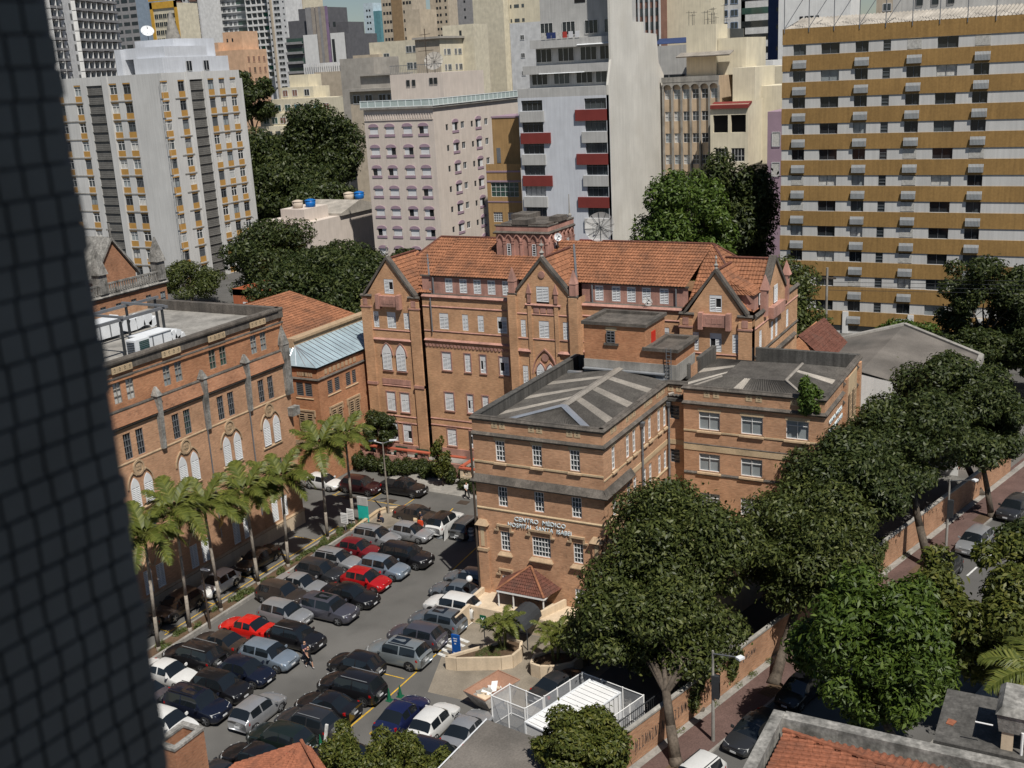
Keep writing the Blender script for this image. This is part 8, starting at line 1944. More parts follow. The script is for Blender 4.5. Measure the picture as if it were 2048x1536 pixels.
for k in range(16):
    mb = MB(); u, v = .4 + rr.random() * 1.9, .3 + rr.random() * 1.3; c = Vector(P(u, v, .62 + rr.random() * .2)); s_ = .12 + rr.random() * .25; a = rr.random() * 3; dx = Vector((math.cos(a), math.sin(a), rr.uniform(-.3, .3))) * s_ * 1.6; dy = Vector((-math.sin(a), math.cos(a), rr.uniform(-.3, .3))) * s_ * .6; dz = Vector((0, 0, .07))
    mb.hexa([tuple(c - dx - dy), tuple(c + dx - dy), tuple(c + dx + dy), tuple(c - dx + dy), tuple(c - dx - dy + dz), tuple(c + dx - dy + dz), tuple(c + dx + dy + dz), tuple(c - dx + dy + dz)])
    tag(mb.build('rubble', rr.choice(('white_paint', 'concrete', 'cream_wall', 'skip_rust')), None, org=tuple(c)), 'broken slab of rubble lying in the white skip', 'rubble', 'rubble in the skip')
# shipping container and mesh enclosure
ct = thing('shipping_container', (54, 26.8, 0), 'white shipping container inside the mesh enclosure', 'container'); A = RFrame(50.9, 28.2, SA); P = A.p
mb = MB(); L_ = 6.0
n = 28
for s, d in ((1, 0), (-1, 2.44)):
    for k in range(n):
        u0, u1 = L_ * k / n, L_ * (k + 1) / n; o = .04 if k % 2 else 0
        mb.face([P(u0, d - s * o if s > 0 else d + o - .04, .15), P(u1, d - s * o if s > 0 else d + o - .04, .15), P(u1, d - s * o if s > 0 else d + o - .04, 2.5), P(u0, d - s * o if s > 0 else d + o - .04, 2.5)])
for k in range(n):
    u0, u1 = L_ * k / n, L_ * (k + 1) / n; o = .03 if k % 2 else 0; mb.face([P(u0, .05, 2.55 + o), P(u0, 2.39, 2.55 + o), P(u1, 2.39, 2.55 + o), P(u1, .05, 2.55 + o)])
mb.face([P(0, 0, .1), P(0, 2.44, .1), P(0, 2.44, 2.55), P(0, 0, 2.55)]); mb.face([P(L_, 0, .1), P(L_, 2.44, .1), P(L_, 2.44, 2.55), P(L_, 0, 2.55)]); mb.build('shell', 'white_paint', ct)
mb = MB()
for u in (0, L_):
    for d in (0, 2.44): mb.tube(P(u, d, 0), P(u, d, 2.62), .07, n=4)
for d in (0, 2.44): mb.tube(P(0, d, 2.58), P(L_, d, 2.58), .06, n=4); mb.tube(P(0, d, .1), P(L_, d, .1), .06, n=4)
for u in (0, L_): mb.tube(P(u, 0, 2.58), P(u, 2.44, 2.58), .06, n=4)
mb.build('corner_post', 'white_metal', ct)
m = mat('wire_mesh', (0.55, 0.57, 0.60), rough=0.5, var=0.05)
_n = m.node_tree; _t = _n.nodes.new('ShaderNodeBsdfTransparent'); _mx = _n.nodes.new('ShaderNodeMixShader'); _mx.inputs[0].default_value = .42
_n.links.new(_t.outputs[0], _mx.inputs[1]); _n.links.new(_n.nodes['Principled BSDF'].outputs[0], _mx.inputs[2]); _n.links.new(_mx.outputs[0], _n.nodes['Material Output'].inputs[0])
def meshfence(pts, label, h=2.2, closed=False, step=1.35):
    t = thing('mesh_fence', (*pts[0], 0), label, 'fence'); pr_ = list(zip(pts, pts[1:] + (pts[:1] if closed else [])))
    if not closed: pr_ = pr_[:len(pts) - 1]
    for a, b in pr_:
        a, b = Vector((*a, 0)), Vector((*b, 0)); n = max(1, round((b - a).length / step))
        for k in range(n):
            p, q = a.lerp(b, k / n), a.lerp(b, (k + 1) / n); mb = MB(); mb.face([tuple(p + Vector((0, 0, .1))), tuple(q + Vector((0, 0, .1))), tuple(q + Vector((0, 0, h))), tuple(p + Vector((0, 0, h)))]); mb.build('mesh_panel', 'wire_mesh', t)
            mb = MB(); mb.tube(tuple(p), tuple(p + Vector((0, 0, h + .05))), .05, n=6); mb.tube(tuple(p + Vector((0, 0, h))), tuple(q + Vector((0, 0, h))), .035, n=5); mb.tube(tuple(p + Vector((0, 0, .15))), tuple(q + Vector((0, 0, .15))), .035, n=5); mb.build('post', 'white_paint', t)
meshfence([(53.2, 31.8), (54.8, 31.35), (54.2, 28.7), (52.7, 29.2)], 'small white mesh cage beside the skip', 2.2, True)
meshfence([(54.4, 28.7), (57.9, 27.7), (56.9, 23.1), (51.6, 24.6)], 'white mesh fence enclosing the shipping container', 2.2)
# boundary wall along the street with graffiti and iron railing
bw = thing('boundary_wall', (*st(60, 0), 0), 'long brick boundary wall with scrawled graffiti along the street', 'wall'); A = RFrame(*st(40, 0), SA); P = A.p
mb = MB(); mb.hexa([P(0, 0, 0), P(73, 0, 0), P(73, -.3, 0), P(0, -.3, 0), P(0, 0, 2.45), P(73, 0, 2.45), P(73, -.3, 2.45), P(0, -.3, 2.45)]); mb.build('wall', 'brick_wall', bw)
mb = MB(); mb.hexa([P(0, .06, 2.45), P(73, .06, 2.45), P(73, -.36, 2.45), P(0, -.36, 2.45), P(0, .06, 2.58), P(73, .06, 2.58), P(73, -.15, 2.66), P(0, -.15, 2.66)]); mb.build('coping', 'concrete', bw)
gr = random.Random(8)
for base, n, z0, hh in ((13.6, 11, .75, .8), (16.6, 8, .9, .7), (25.3, 5, 1.3, .5), (44, 7, 1.2, .7)):
    mb = MB(); u = base
    for k in range(n):
        q = [(u, z0 + gr.random() * .2), (u + .06, z0 + hh), (u + .16, z0 + .1), (u + .24, z0 + hh * .9), (u + .2, z0 + hh * .4)]
        if gr.random() < .4: q = [(u, z0 + hh), (u + .15, z0 + hh * .95), (u + .08, z0), (u + .2, z0 + .1)]
        for a, b in zip(q, q[1:]): mb.tube(P(a[0], .004, a[1]), P(b[0], .004, b[1]), .022, n=4)
        u += .3 + gr.random() * .08
    mb.build('graffiti', 'dark_metal', bw)
mb = MB()
for k in range(60): u = 9 + k * .2; mb.tube(P(u, -1.0, 1.0), P(u, -1.0, 2.6), .015, n=4)
mb.tube(P(9, -1.0, 2.5), P(21, -1.0, 2.5), .03, n=4); mb.tube(P(9, -1.0, 1.2), P(21, -1.0, 1.2), .03, n=4); tag(mb.build('iron_railing', 'dark_metal', None, org=P(15, -1, 0)), 'black iron railing inside the boundary wall', 'railing')
# ---------------------------------------------------------------- vegetation
def leaf_mesh(name, clumps, n, size, matname, seed=0, aspect=.42, shell=.5, droop=.35, up=.5):
    """leaf-sized faces spread through the volume of many clumps; clumps = (x, y, z, rx, ry, rz)"""
    R = np.random.default_rng(seed); C_ = np.array(clumps, float)
    vol = (C_[:, 3] * C_[:, 4] * C_[:, 5]) ** (2 / 3); idx = R.choice(len(C_), n, p=vol / vol.sum())
    d = R.normal(size=(n, 3)); d /= np.linalg.norm(d, axis=1)[:, None]
    r = shell + (1 - shell) * R.random(n) ** .6
    r *= 1 + .18 * R.normal(size=n) * (R.random(n) < .25)
    c = C_[idx]; p = c[:, :3] + d * r[:, None] * c[:, 3:6]
    nr = d * .8 + R.normal(size=(n, 3)) * .55; nr[:, 2] += up; nr /= np.linalg.norm(nr, axis=1)[:, None]
    t = R.normal(size=(n, 3)); t -= nr * (t * nr).sum(1)[:, None]; t /= np.linalg.norm(t, axis=1)[:, None]; t[:, 2] -= droop * R.random(n); t /= np.linalg.norm(t, axis=1)[:, None]
    b = np.cross(nr, t); b /= np.linalg.norm(b, axis=1)[:, None]
    s = size * (.65 + .7 * R.random(n)); L = t * s[:, None]; B = b * (s * aspect)[:, None]
    fold = nr * (s * .12)[:, None]
    v = np.stack([p - L * .5, p + B * .5 + fold, p + L * .55, p - B * .5 + fold], 1).reshape(-1, 3)
    me = bpy.data.meshes.new(name); me.vertices.add(4 * n); me.vertices.foreach_set('co', v.ravel())
    me.loops.add(4 * n); me.loops.foreach_set('vertex_index', np.arange(4 * n, dtype=np.int32)); me.polygons.add(n); me.polygons.foreach_set('loop_start', np.arange(0, 4 * n, 4, dtype=np.int32)); me.polygons.foreach_set('loop_total', np.full(n, 4, dtype=np.int32))
    me.materials.append(MATS[matname]); me.update(); me.validate()
    return me
def clumps_for(c, rx, ry, rz, n, seed, sz=.34, flat=.8):
    rr = random.Random(seed); out = []
    for k in range(n):
        while True:
            a, b, d = rr.uniform(-1, 1), rr.uniform(-1, 1), rr.uniform(-.75, 1)
            q = a * a + b * b + d * d
            if .25 < q < 1.12: break
        s = sz * rr.uniform(.65, 1.3); out.append((c[0] + a * rx * (1 - s * .5), c[1] + b * ry * (1 - s * .5), c[2] + d * rz * (1 - s * .5), rx * s, ry * s, rz * s * flat * rr.uniform(.8, 1.2)))
    return out
def tree(base, centre, r, label, matn, n, size, seed, name='street_tree', group=None, ncl=34, trunk=.28, lean=None, sz=.34, aspect=.42, lo=True, cat='tree', limbs=6):
    t = thing(name, (*base[:2], base[2] if len(base) > 2 else 0), label, cat, group); o = ORG[t.name]; z0 = o[2]
    cl = clumps_for(centre, r[0], r[1], r[2], ncl, seed, sz)
    me = leaf_mesh('crown', [(c[0] - o[0], c[1] - o[1], c[2] - o[2], *c[3:]) for c in cl], n, size, matn, seed, aspect)
    sub('crown', me, t)
    rr = random.Random(seed + 99); mb = MB(); b = Vector((base[0], base[1], z0 - .05)); cc = Vector(centre); fork = b.lerp(Vector((cc.x, cc.y, cc.z - r[2] * .45)), .75) if lean is None else Vector(lean)
    mb.path([tuple(b), tuple(b.lerp(fork, .12)), tuple(b.lerp(fork, .55) + Vector((rr.uniform(-.1, .1), rr.uniform(-.1, .1), 0))), tuple(fork)], [trunk * 1.5, trunk * 1.05, trunk * .9, trunk * .72], 9); mb.build('trunk', 'bark', t, True)
    mb = MB()
    for k in range(limbs):
        c = cl[(k * 5) % len(cl)]; e = Vector(c[:3]); m_ = fork.lerp(e, .5) + Vector((rr.uniform(-.4, .4), rr.uniform(-.4, .4), rr.uniform(-.2, .5)))
        mb.path([tuple(fork - Vector((0, 0, .15))), tuple(m_), tuple(e)], [trunk * .55, trunk * .3, trunk * .1], 6)
        for q in range(2):
            c2 = cl[(k * 5 + 1 + q * 7) % len(cl)]; mb.tube(tuple(m_), tuple(m_.lerp(Vector(c2[:3]), .8)), trunk * .22, trunk * .06, 5)
    mb.build('limb', 'bark', t, True)
    return t
SG = 'trees along the street'
p = st(53.4, 2.2); tree((53.9, 19.9), (61.4, 24.2, 5.2), (5.2, 5.4, 3.7), 'broad street tree leaning over the wall in front of the clinic', 'leaf_street', 42000, .34, 1, group=SG, ncl=46, trunk=.34, lean=(55.8, 21.2, 3.6), limbs=9)
tree((59.8, 20.4), (66.5, 24.0, 8.4), (5.0, 5.0, 4.4), 'tall street tree against the clinic wing', 'leaf_street', 40000, .34, 2, group=SG, ncl=44, trunk=.2, limbs=8)
tree((64.7, 17.1), (72.2, 16.9, 6.6), (5.6, 4.8, 4.6), 'dense street tree behind the glossy-leaved one', 'leaf_street', 42000, .34, 3, group=SG, ncl=46, trunk=.36, limbs=8)
tree((77, 13.2), (80.6, 15.6, 9.2), (5.4, 4.6, 4.2), 'street tree in front of the wing end wall', 'leaf_dark', 40000, .36, 4, group=SG, ncl=44, trunk=.3, limbs=8)
tree((86.0, 10.4), (88.5, 12.9, 9.4), (5.6, 4.8, 4.2), 'street tree shading the black hatchback', 'leaf_dark', 40000, .36, 5, group=SG, ncl=44, trunk=.34, limbs=8)
tree((98.4, 7.1), (97.5, 8.4, 8.4), (4.6, 3.8, 3.6), 'street tree beside the dark crossover at the right edge', 'leaf_dark', 26000, .38, 6, group=SG, ncl=36, trunk=.26)
tree((103.5, 8.5), (102.5, 11.5, 9.0), (5.2, 4.6, 4.4), 'street tree in front of the felt-roofed hall', 'leaf_dark', 30000, .40, 7, group=SG, ncl=40, trunk=.3)
# glossy broad-leaved trees on the near side
tree((57.5, 7.0), (58.0, 9.8, 7.3), (4.6, 4.4, 5.2), 'glossy bright green tree in the right foreground', 'leaf_glossy', 30000, .42, 8, 'glossy_tree', ncl=52, trunk=.3, sz=.27, aspect=.34)
tree((63.5, 2.0), (65.0, 4.6, 7.4), (4.8, 4.2, 5.0), 'olive-green tree behind the glossy one at the right edge', 'leaf_yellow', 30000, .38, 9, 'street_tree', ncl=46, trunk=.28, sz=.28)
tree((72.0, 2.0), (71.5, 2.6, 9.0), (3.0, 2.4, 2.6), 'dark treetop at the right edge above the street', 'leaf_dark', 12000, .36, 10, 'street_tree', ncl=22, trunk=.2)
tree((46.5, 23.9), (47.4, 23.0, 4.2), (2.4, 2.7, 2.4), 'sunlit olive tree at the bottom beside the container', 'leaf_yellow', 26000, .26, 11, 'street_tree', ncl=36, trunk=.2, sz=.3)
# clipped hedge at the bottom edge
def hedge(x0, x1, y0, y1, z0, z1, n, size, label, seed, matn='leaf_street', cat='hedge'):
    rr = random.Random(seed); cl = []
    L_ = max(x1 - x0, y1 - y0); k = max(3, int(L_ / .8))
    for q in range(k * 2):
        t_ = (q + .5) / (k * 2); cl.append((x0 + (x1 - x0) * (t_ if x1 - x0 > y1 - y0 else rr.random()), y0 + (y1 - y0) * (t_ if y1 - y0 >= x1 - x0 else rr.random()), (z0 + z1) / 2 + rr.uniform(-.1, .2), .6, .6, (z1 - z0) * .55))
    c = ((x0 + x1) / 2, (y0 + y1) / 2, z0); t = thing('hedge', c, label, cat); sub('foliage', leaf_mesh('foliage', [(a[0] - c[0], a[1] - c[1], a[2] - c[2], *a[3:]) for a in cl], n, size, matn, seed), t)
    mb = MB(); [mb.tube((a[0], a[1], z0 - .3), (a[0], a[1], a[2]), .04, n=5) for a in cl[::2]]; mb.build('stem', 'bark', t); return t
hedge(43.6, 46.6, 29.5, 38.3, 1.3, 3.0, 16000, .22, 'hedge along the bottom edge in front of the black cars', 21, 'leaf_yellow')
hedge(88.6, 90.6, 55.4, 69.0, .1, 1.5, 14000, .26, 'dark clipped hedge under the pink balustrade', 22, 'leaf_dark')
hedge(86.9, 88.2, 48.0, 54.4, .1, 1.2, 5000, .24, 'short dark hedge under the cream balustrade', 23, 'leaf_dark')
# small trees at the terrace
tree((91.3, 66.2), (90.9, 66.0, 4.2), (1.9, 2.0, 1.9), 'grey-green bushy tree at the left end of the terrace', 'leaf_dark', 9000, .26, 24, 'small_tree', ncl=20, trunk=.12)
tree((88.0, 56.6), (88.0, 56.6, 3.0), (.9, .95, 2.3), 'slim sparse tree standing before the balustrade', 'leaf_yellow', 2600, .26, 25, 'small_tree', ncl=16, trunk=.09, sz=.4)
# self-sown tree on the wing parapet
tree((80.2, 18.6, 13.9), (79.85, 18.6, 15.3), (.7, .8, 1.7), 'self-sown sapling growing out of the clinic parapet', 'leaf_bright', 2600, .30, 26, 'sapling', ncl=16, trunk=.06, sz=.42, cat='sapling')
# trees between the hospital and the blocks behind
BG = 'trees behind the hospital'
def bt(x, y, z, r, label, matn, n, size, seed, **k):
    if seed < 40: r = tuple(q * 1.22 for q in r); z *= 1.15; n = int(n * 1.25)
    tree((x, y), (x, y, z), r, label, matn, n, size, seed, 'background_tree', BG, **k)
bt(122, 96, 8.2, (7.5, 8.5, 6.2), 'dark spreading tree left of the hospital gable', 'leaf_dark', 26000, .55, 31, ncl=42); bt(118, 84, 8.4, (6.5, 6.5, 5.6), 'dark tree directly behind the left gable', 'leaf_dark', 20000, .55, 32); bt(136, 106, 8.0, (7, 7, 5.6), 'dark tree in front of the pale pink block', 'leaf_dark', 20000, .6, 33); bt(150, 128, 8, (7, 7, 6), 'dark tree beside the orange building', 'leaf_dark', 18000, .6, 34); bt(140, 98, 8.2, (6, 6, 5), 'dark treetop at the foot of the pink block', 'leaf_dark', 14000, .6, 35)
bt(152, 150, 4.5, (5, 6, 3.6), 'low green bush at the foot of the white slab block', 'leaf_street', 9000, .5, 36, ncl=24); bt(160, 136, 6, (5, 5, 4), 'green tree by the side road', 'leaf_dark', 9000, .55, 37, ncl=24)
bt(226, 196, 16, (14, 14, 11), 'big park tree right of the white slab block', 'leaf_dark', 26000, 1.0, 41, ncl=50, trunk=.6); bt(240, 186, 22, (11, 11, 12), 'tallest park tree beside the pale pink block', 'leaf_dark', 26000, 1.0, 42, ncl=50, trunk=.6); bt(222, 180, 12, (12, 12, 9), 'park tree in front of the cream walk-up', 'leaf_dark', 20000, 1.0, 43, ncl=40, trunk=.5); bt(250, 214, 15, (13, 13, 10), 'far park tree below the cream walk-up', 'leaf_dark', 20000, 1.1, 44, ncl=40, trunk=.5); bt(214, 166, 9, (10, 10, 7), 'low park tree behind the water tanks', 'leaf_dark', 16000, .9, 45, ncl=36, trunk=.5)
bt(300, 258, 34, (9, 9, 9), 'distant round tree behind the peach block', 'leaf_dark', 9000, 1.3, 46, ncl=24, trunk=.5)
bt(160, 56.5, 14.5, (7.5, 7.0, 10.5), 'tall bright green tree in front of the ribbed block', 'leaf_bright', 34000, .62, 51, ncl=56, trunk=.45, sz=.27); bt(170, 52, 15, (7, 6, 11), 'tree in deep shade beside the banded block', 'leaf_dark', 22000, .7, 52, ncl=44, trunk=.45); bt(152, 51, 9, (6, 6, 6), 'lower bright tree just behind the tiled ridge', 'leaf_bright', 16000, .6, 53)
bt(136, 35.5, 8.6, (6.0, 5.6, 6.6), 'feathery tree right of the hospital', 'leaf_street', 20000, .5, 54, ncl=44); bt(131, 32, 6.4, (4, 4, 4.2), 'drooping tree at the hospital corner', 'leaf_street', 11000, .5, 55, ncl=30)
bt(144, 12.6, 9.6, (5.6, 5.6, 6.6), 'layered evergreen tree in front of the banded block', 'leaf_dark', 22000, .5, 56, ncl=46, sz=.27); bt(141, 21.5, 4.6, (3.6, 5.2, 2.6), 'low feathery tree over the felt roof', 'leaf_bright', 10000, .45, 57, ncl=26); bt(138, 13, 4.6, (4.0, 7.0, 3.0), 'row of low crowns behind the hall', 'leaf_dark', 13000, .5, 58, ncl=30); bt(136, 6, 5, (4, 4, 3.4), 'low tree at the right edge behind the hall', 'leaf_dark', 9000, .5, 59, ncl=24)
# weeds and ground cover on the palm strip
def stuff(name, clumps, n, size, matn, label, seed):
    o = bpy.data.objects.new(name, leaf_mesh(name, clumps, n, size, matn, seed, .16, .2, .1, 1.2)); col.objects.link(o); tag(o, label, 'weeds', None, 'stuff'); return o
rr = random.Random(77)
stuff('weeds', [(46.5 + rr.random() * 31, 58.75 + rr.random() * .95, .2, .45, .25, .22 + .2 * rr.random()) for _ in range(46)], 9000, .3, 'leaf_grass', 'weedy grass on the palm strip', 71)
stuff('weeds', [(58.6 + rr.random() * 2.6, 34.6 + rr.random() * 1.6 if k < 6 else 36.3, .82, .4, .4, .08) for k in range(10)], 1500, .16, 'leaf_grass', 'grass in the first planter', 72)
stuff('weeds', [(*st(30 + rr.random() * 60, .25), .2, .5, .3, .15) for _ in range(30)], 1500, .2, 'leaf_grass', 'leaf litter and weeds at the wall foot', 73)
# creeper on the boundary wall and leaning trunk
for k, (x, o_, z, rx, rz) in enumerate(((59.2, -.1, 1.5, .9, 1.2), (63.5, -.1, 1.6, 1.0, 1.1), (84.0, -.1, 1.7, 1.4, 1.0))):
    q = st(x, o_); t = thing('creeper', (*q, 0), ('creeper hanging over the wall near the first street pole', 'creeper hanging over the wall in the shade', 'creeper hanging over the wall near the black hatchback')[k], 'creeper', 'wall creepers')
    sub('foliage', leaf_mesh('foliage', [(0, 0, z, rx, .3, rz), (.6, -.1, z + .5, rx * .6, .35, rz * .5)], 2200, .2, 'leaf_street', 80 + k), t)
# ---------------------------------------------------------------- palms
def frond_mesh(L, seed, droop=1.0, n=44, wid=.62, matn='leaf_palm'):
    R = random.Random(seed); mb = MB(); pts = []
    for k in range(13):
        s = k / 12; pts.append(Vector((L * (s - .10 * s * s), 0, L * (.42 * s - droop * .72 * s ** 2.2))))
    for k in range(12): mb.tube(tuple(pts[k]), tuple(pts[k + 1]), .03 * (1 - k / 13), .03 * (1 - (k + 1) / 13), 5, 1, False)
    for k in range(n):
        s = .16 + .84 * k / n; i = min(11, int(s * 12)); p = pts[i].lerp(pts[i + 1], s * 12 - i); d = (pts[i + 1] - pts[i]).normalized()
        l = wid * (math.sin(PI * min(1, .12 + .88 * s)) ** .6) * R.uniform(.85, 1.1) * (L / 2.4)
        for sd in (-1, 1):
            out = (Vector((0, sd, 0)) * .8 + d * .55 + Vector((0, 0, R.uniform(-.1, .4)))).normalized()
            a = p + out * l * .55; e = p + out * l + Vector((0, 0, -.28 * l * R.uniform(.6, 1.6))); w = d * .035 * (L / 2.4)
            mb.face([tuple(p - w), tuple(a - w * 1.1), tuple(e), tuple(a + w * 1.1), tuple(p + w)], 0)
    return mb.mesh('frond', [matn, 'leaf_stem'])
FR = [frond_mesh(3.3, k, d, 52, .74) for k, d in enumerate((.8, 1.0, 1.2, .35, 1.45))]
leaf_mat('leaf_dry', (0.16, 0.10, 0.03), (0.24, 0.17, 0.04), (0.32, 0.26, 0.06)); FD = frond_mesh(3.0, 9, 1.5, matn='leaf_dry')
def palm(x, y, h, label, seed, sc=1.0, dry=0):
    R = random.Random(seed); t = thing('royal_palm', (x, y, 0), label, 'palm', 'royal palms along the brick ward'); mb = MB()
    tip = (x + R.uniform(-.25, .25), y + R.uniform(-.25, .25), h - .9)
    pr_ = [(0, .19), (.06, .15), (.35, .13), (.7, .115), (1, .10)]
    mb.path([tuple(Vector((x, y, -.05)).lerp(Vector(tip), a)) for a, _ in pr_], [r for _, r in pr_], 9); mb.build('trunk', 'palm_trunk', t, True)
    mb = MB(); mb.path([tip, (tip[0], tip[1], h - .3), (tip[0], tip[1], h + .15)], [.115, .10, .05], 9); mb.build('crownshaft', 'leaf_stem', t, True)
    n = 15
    for k in range(n):
        a = 2 * PI * k / n * 2.62 + R.uniform(-.2, .2); lvl = k / n; me = FR[3] if lvl < .2 else FR[R.choice((0, 1))] if lvl < .6 else FR[R.choice((1, 2, 4))]
        if dry and k >= n - dry: me = FD
        o = place('frond', me, t, (tip[0], tip[1], h + .05 - .25 * lvl), a, sc * R.uniform(.88, 1.1)); o.rotation_euler = (R.uniform(-.2, .2), -.55 + .75 * lvl, a)
for x, y, h, s_, d, l in ((51.9, 59.1, 9.2, 1.0, 0, 'first palm from the left beside the dark tiled wall edge'), (55.0, 58.95, 9.9, 1.02, 0, 'second palm from the left'), (58.5, 59.0, 8.9, 1.0, 0, 'third palm from the left, over the white hatchback'), (63.4, 59.4, 8.2, 1.0, 1, 'fourth palm from the left'), (67.1, 59.3, 7.9, 1.0, 0, 'fifth palm from the left'), (72.9, 59.5, 8.9, 1.0, 0, 'sixth palm, second from the right'), (76.7, 59.4, 8.6, .9, 3, 'last palm on the right with yellowing fronds')):
    palm(x, y, h, l, int(x * 10), s_, d)
FA = [frond_mesh(1.9, 30 + k, d, 34, .55) for k, d in enumerate((.9, 1.2, .5))]
def areca(x, y, z, label, seed):
    R = random.Random(seed); t = thing('areca_palm', (x, y, z), label, 'palm', 'areca palms')
    for k in range(6):
        a = 2 * PI * k / 6; h = 1.2 + R.random() * 1.1; b = (x + .2 * math.cos(a), y + .2 * math.sin(a), z - .1); e = (x + (.3 + .25 * R.random()) * math.cos(a), y + (.3 + .25 * R.random()) * math.sin(a), z + h)
        mb = MB(); mb.tube(b, e, .05, .035, 6); mb.build('stem', 'leaf_stem', t)
        for j in range(5): o = place('frond', FA[(k + j) % 3], t, e, a + j * 1.3 + R.uniform(-.3, .3), R.uniform(.75, 1.0)); o.rotation_euler[1] = -.5 + .14 * j
areca(60.9, 35.2, .8, 'areca palm in the angular planter', 5); areca(60.9, 31.1, .8, 'areca palm in the rounded planter', 6)
o = None
t = thing('palm_crown', (52.5, 1.0, 0), 'brownish palm crown at the right edge behind the concrete block', 'palm'); mb = MB(); mb.tube((52.5, 1.0, 0), (52.5, 1.0, 11), .16, .12); mb.build('trunk', 'palm_trunk', t)
for k in range(11): o = place('frond', FR[k % 3], t, (52.5, 1.0, 11), k * .57, 1.0); o.rotation_euler[1] = -.5 + .06 * k
# ---------------------------------------------------------------- near rooftops
nh = thing('tiled_house', (38.9, 8, 0), 'near house with orange roll-tile roof inside mossy parapets, bottom right', 'house')
mb = MB(); mb.box(30, 38.3, .0, 9.8, 0, 14.2); mb.build('wall', 'concrete', nh)
mb = MB(); mb.box(30, 38.7, 9.75, 10.2, 0, 15.0); mb.box(38.3, 38.85, -2, 9.75, 0, 14.95); mb.build('parapet', 'concrete_mossy', nh)
# individual roll tiles on the two slopes that show
def k_tile():
    mb = MB(); N = 5; pts0 = []; pts1 = []
    for k in range(N + 1):
        a = PI * k / N; pts0.append((0, .085 * math.cos(a), .055 * math.sin(a) + .03)); pts1.append((.40, .075 * math.cos(a), .05 * math.sin(a)))
    for k in range(N): mb.face([pts0[k], pts0[k + 1], pts1[k + 1], pts1[k]])
    mb.face([(0, -.14, .02), (0, .14, .02), (.4, .14, -.01), (.4, -.14, -.01)]); mb.face(pts0 + [(0, -.085, .01), (0, .085, .01)])
    return mb.mesh('roof_tile', ['tile_near'])
TM = k_tile(); rr = random.Random(12)
# slope A falls towards -X (camera side); ridge runs diagonally as a hip from the far corner
E1 = 30.0; RXp = 38.1
slope = math.radians(20)
tiles = []
def zA(x): return 14.75 - (38.0 - x) * math.tan(slope) * .0
RG0, RG1 = Vector((37.75, 9.55, 14.35)), Vector((35.4, 3.6, 15.35))
rest = MB()
def tile_field(o, ux, uy, nrow, ncol, inside, cnt_max):
    """o origin at eave; ux up-slope direction, uy along the eave"""
    global tiles
    ux = Vector(ux).normalized(); uy = Vector(uy).normalized(); nz = ux.cross(uy).normalized()
    if nz.z < 0: nz = -nz
    M = Matrix((ux, uy, nz)).transposed().to_4x4()
    for r in range(nrow):
        for c in range(ncol):
            p = Vector(o) + ux * (.34 * r) + uy * (.285 * c) + nz * .02
            if inside(p): tiles.append((p, M, r))
# near slope: from a low eave at x=31.5 rising to the ridge line between RG0 and RG1
def plane_pts(): pass
R0, R1 = (37.75, 9.55, 14.72), (36.1, 5.2, 15.35)
R2 = (36.1, -3.0, 15.35)
# slope facing +X/-away (far side, towards the street) and slope facing the camera side
nA = (Vector(R1) - Vector(R0)).cross(Vector((31.0, 9.55, 14.72)) - Vector(R0)).normalized(); nA = nA if nA.z > 0 else -nA      # slope between hip and the +Y parapet
nB = (Vector(R1) - Vector(R0)).cross(Vector((37.75, -3.0, 14.72)) - Vector(R0)).normalized(); nB = nB if nB.z > 0 else -nB
mb = MB(); mb.face([R0, (31.0, 9.55, 14.72), (31.0, 5.2, 15.35), R1]); mb.face([R0, R1, R2, (37.75, -3.0, 14.72)]); mb.face([R1, (31, 5.2, 15.35), (31, -3, 14.2), R2]); mb.build('roof_deck', 'tile_roof_dark', nh)
upA = Vector((0, -4.35, .63)); upB = Vector((-1.65, 0, .63))
hipx = lambda y: 37.75 - 1.65 * (9.55 - y) / 4.35
tile_field((31.2, 9.5, 14.74), upA, (1, 0, 0), 13, 24, lambda p: p.x < hipx(p.y) - .12 and p.y > 5.2, 300)
tile_field((37.7, 9.5, 14.74), upB, (0, -1, 0), 6, 43, lambda p: p.x > hipx(max(p.y, 5.2)) + .12, 300)
tiles.sort(key=lambda t_: -(t_[0].x + t_[0].y * .3))
for p, M, r in tiles[:300]:
    o = bpy.data.objects.new('roof_tile', TM); col.objects.link(o); o.parent = nh; org = ORG[nh.name]
    o.matrix_local = Matrix.Translation(Vector((p.x - org[0], p.y - org[1], p.z - org[2]))) @ M @ Matrix.Rotation(rr.uniform(-.03, .03), 4, 'Z')
if len(tiles) > 300:
    mb = MB(); tv = [v.co.copy() for v in TM.vertices]; tf = [tuple(q.vertices) for q in TM.polygons]
    for p, M, r in tiles[300:]:
        i = len(mb.v); mb.v.extend([tuple(p + (M @ v)) for v in tv]); mb.f.extend([tuple(i + k for k in f) for f in tf]); mb.m.extend([0] * len(tf))
    tag(mb.build('roof_tiles_rest', 'tile_near', nh), None, None, None, 'stuff')
# hip and ridge caps, each its own piece
for a, b in ((R0, R1), (R1, R2)):
    a, b = Vector(a), Vector(b); n = int((b - a).length / .36)
    for k in range(n):
        mb = MB(); mb.tube(tuple(a.lerp(b, k / n) + Vector((0, 0, .06))), tuple(a.lerp(b, (k + 1.12) / n) + Vector((0, 0, .09))), .12, .10, 8); mb.build('ridge_tile', 'tile_near', nh)
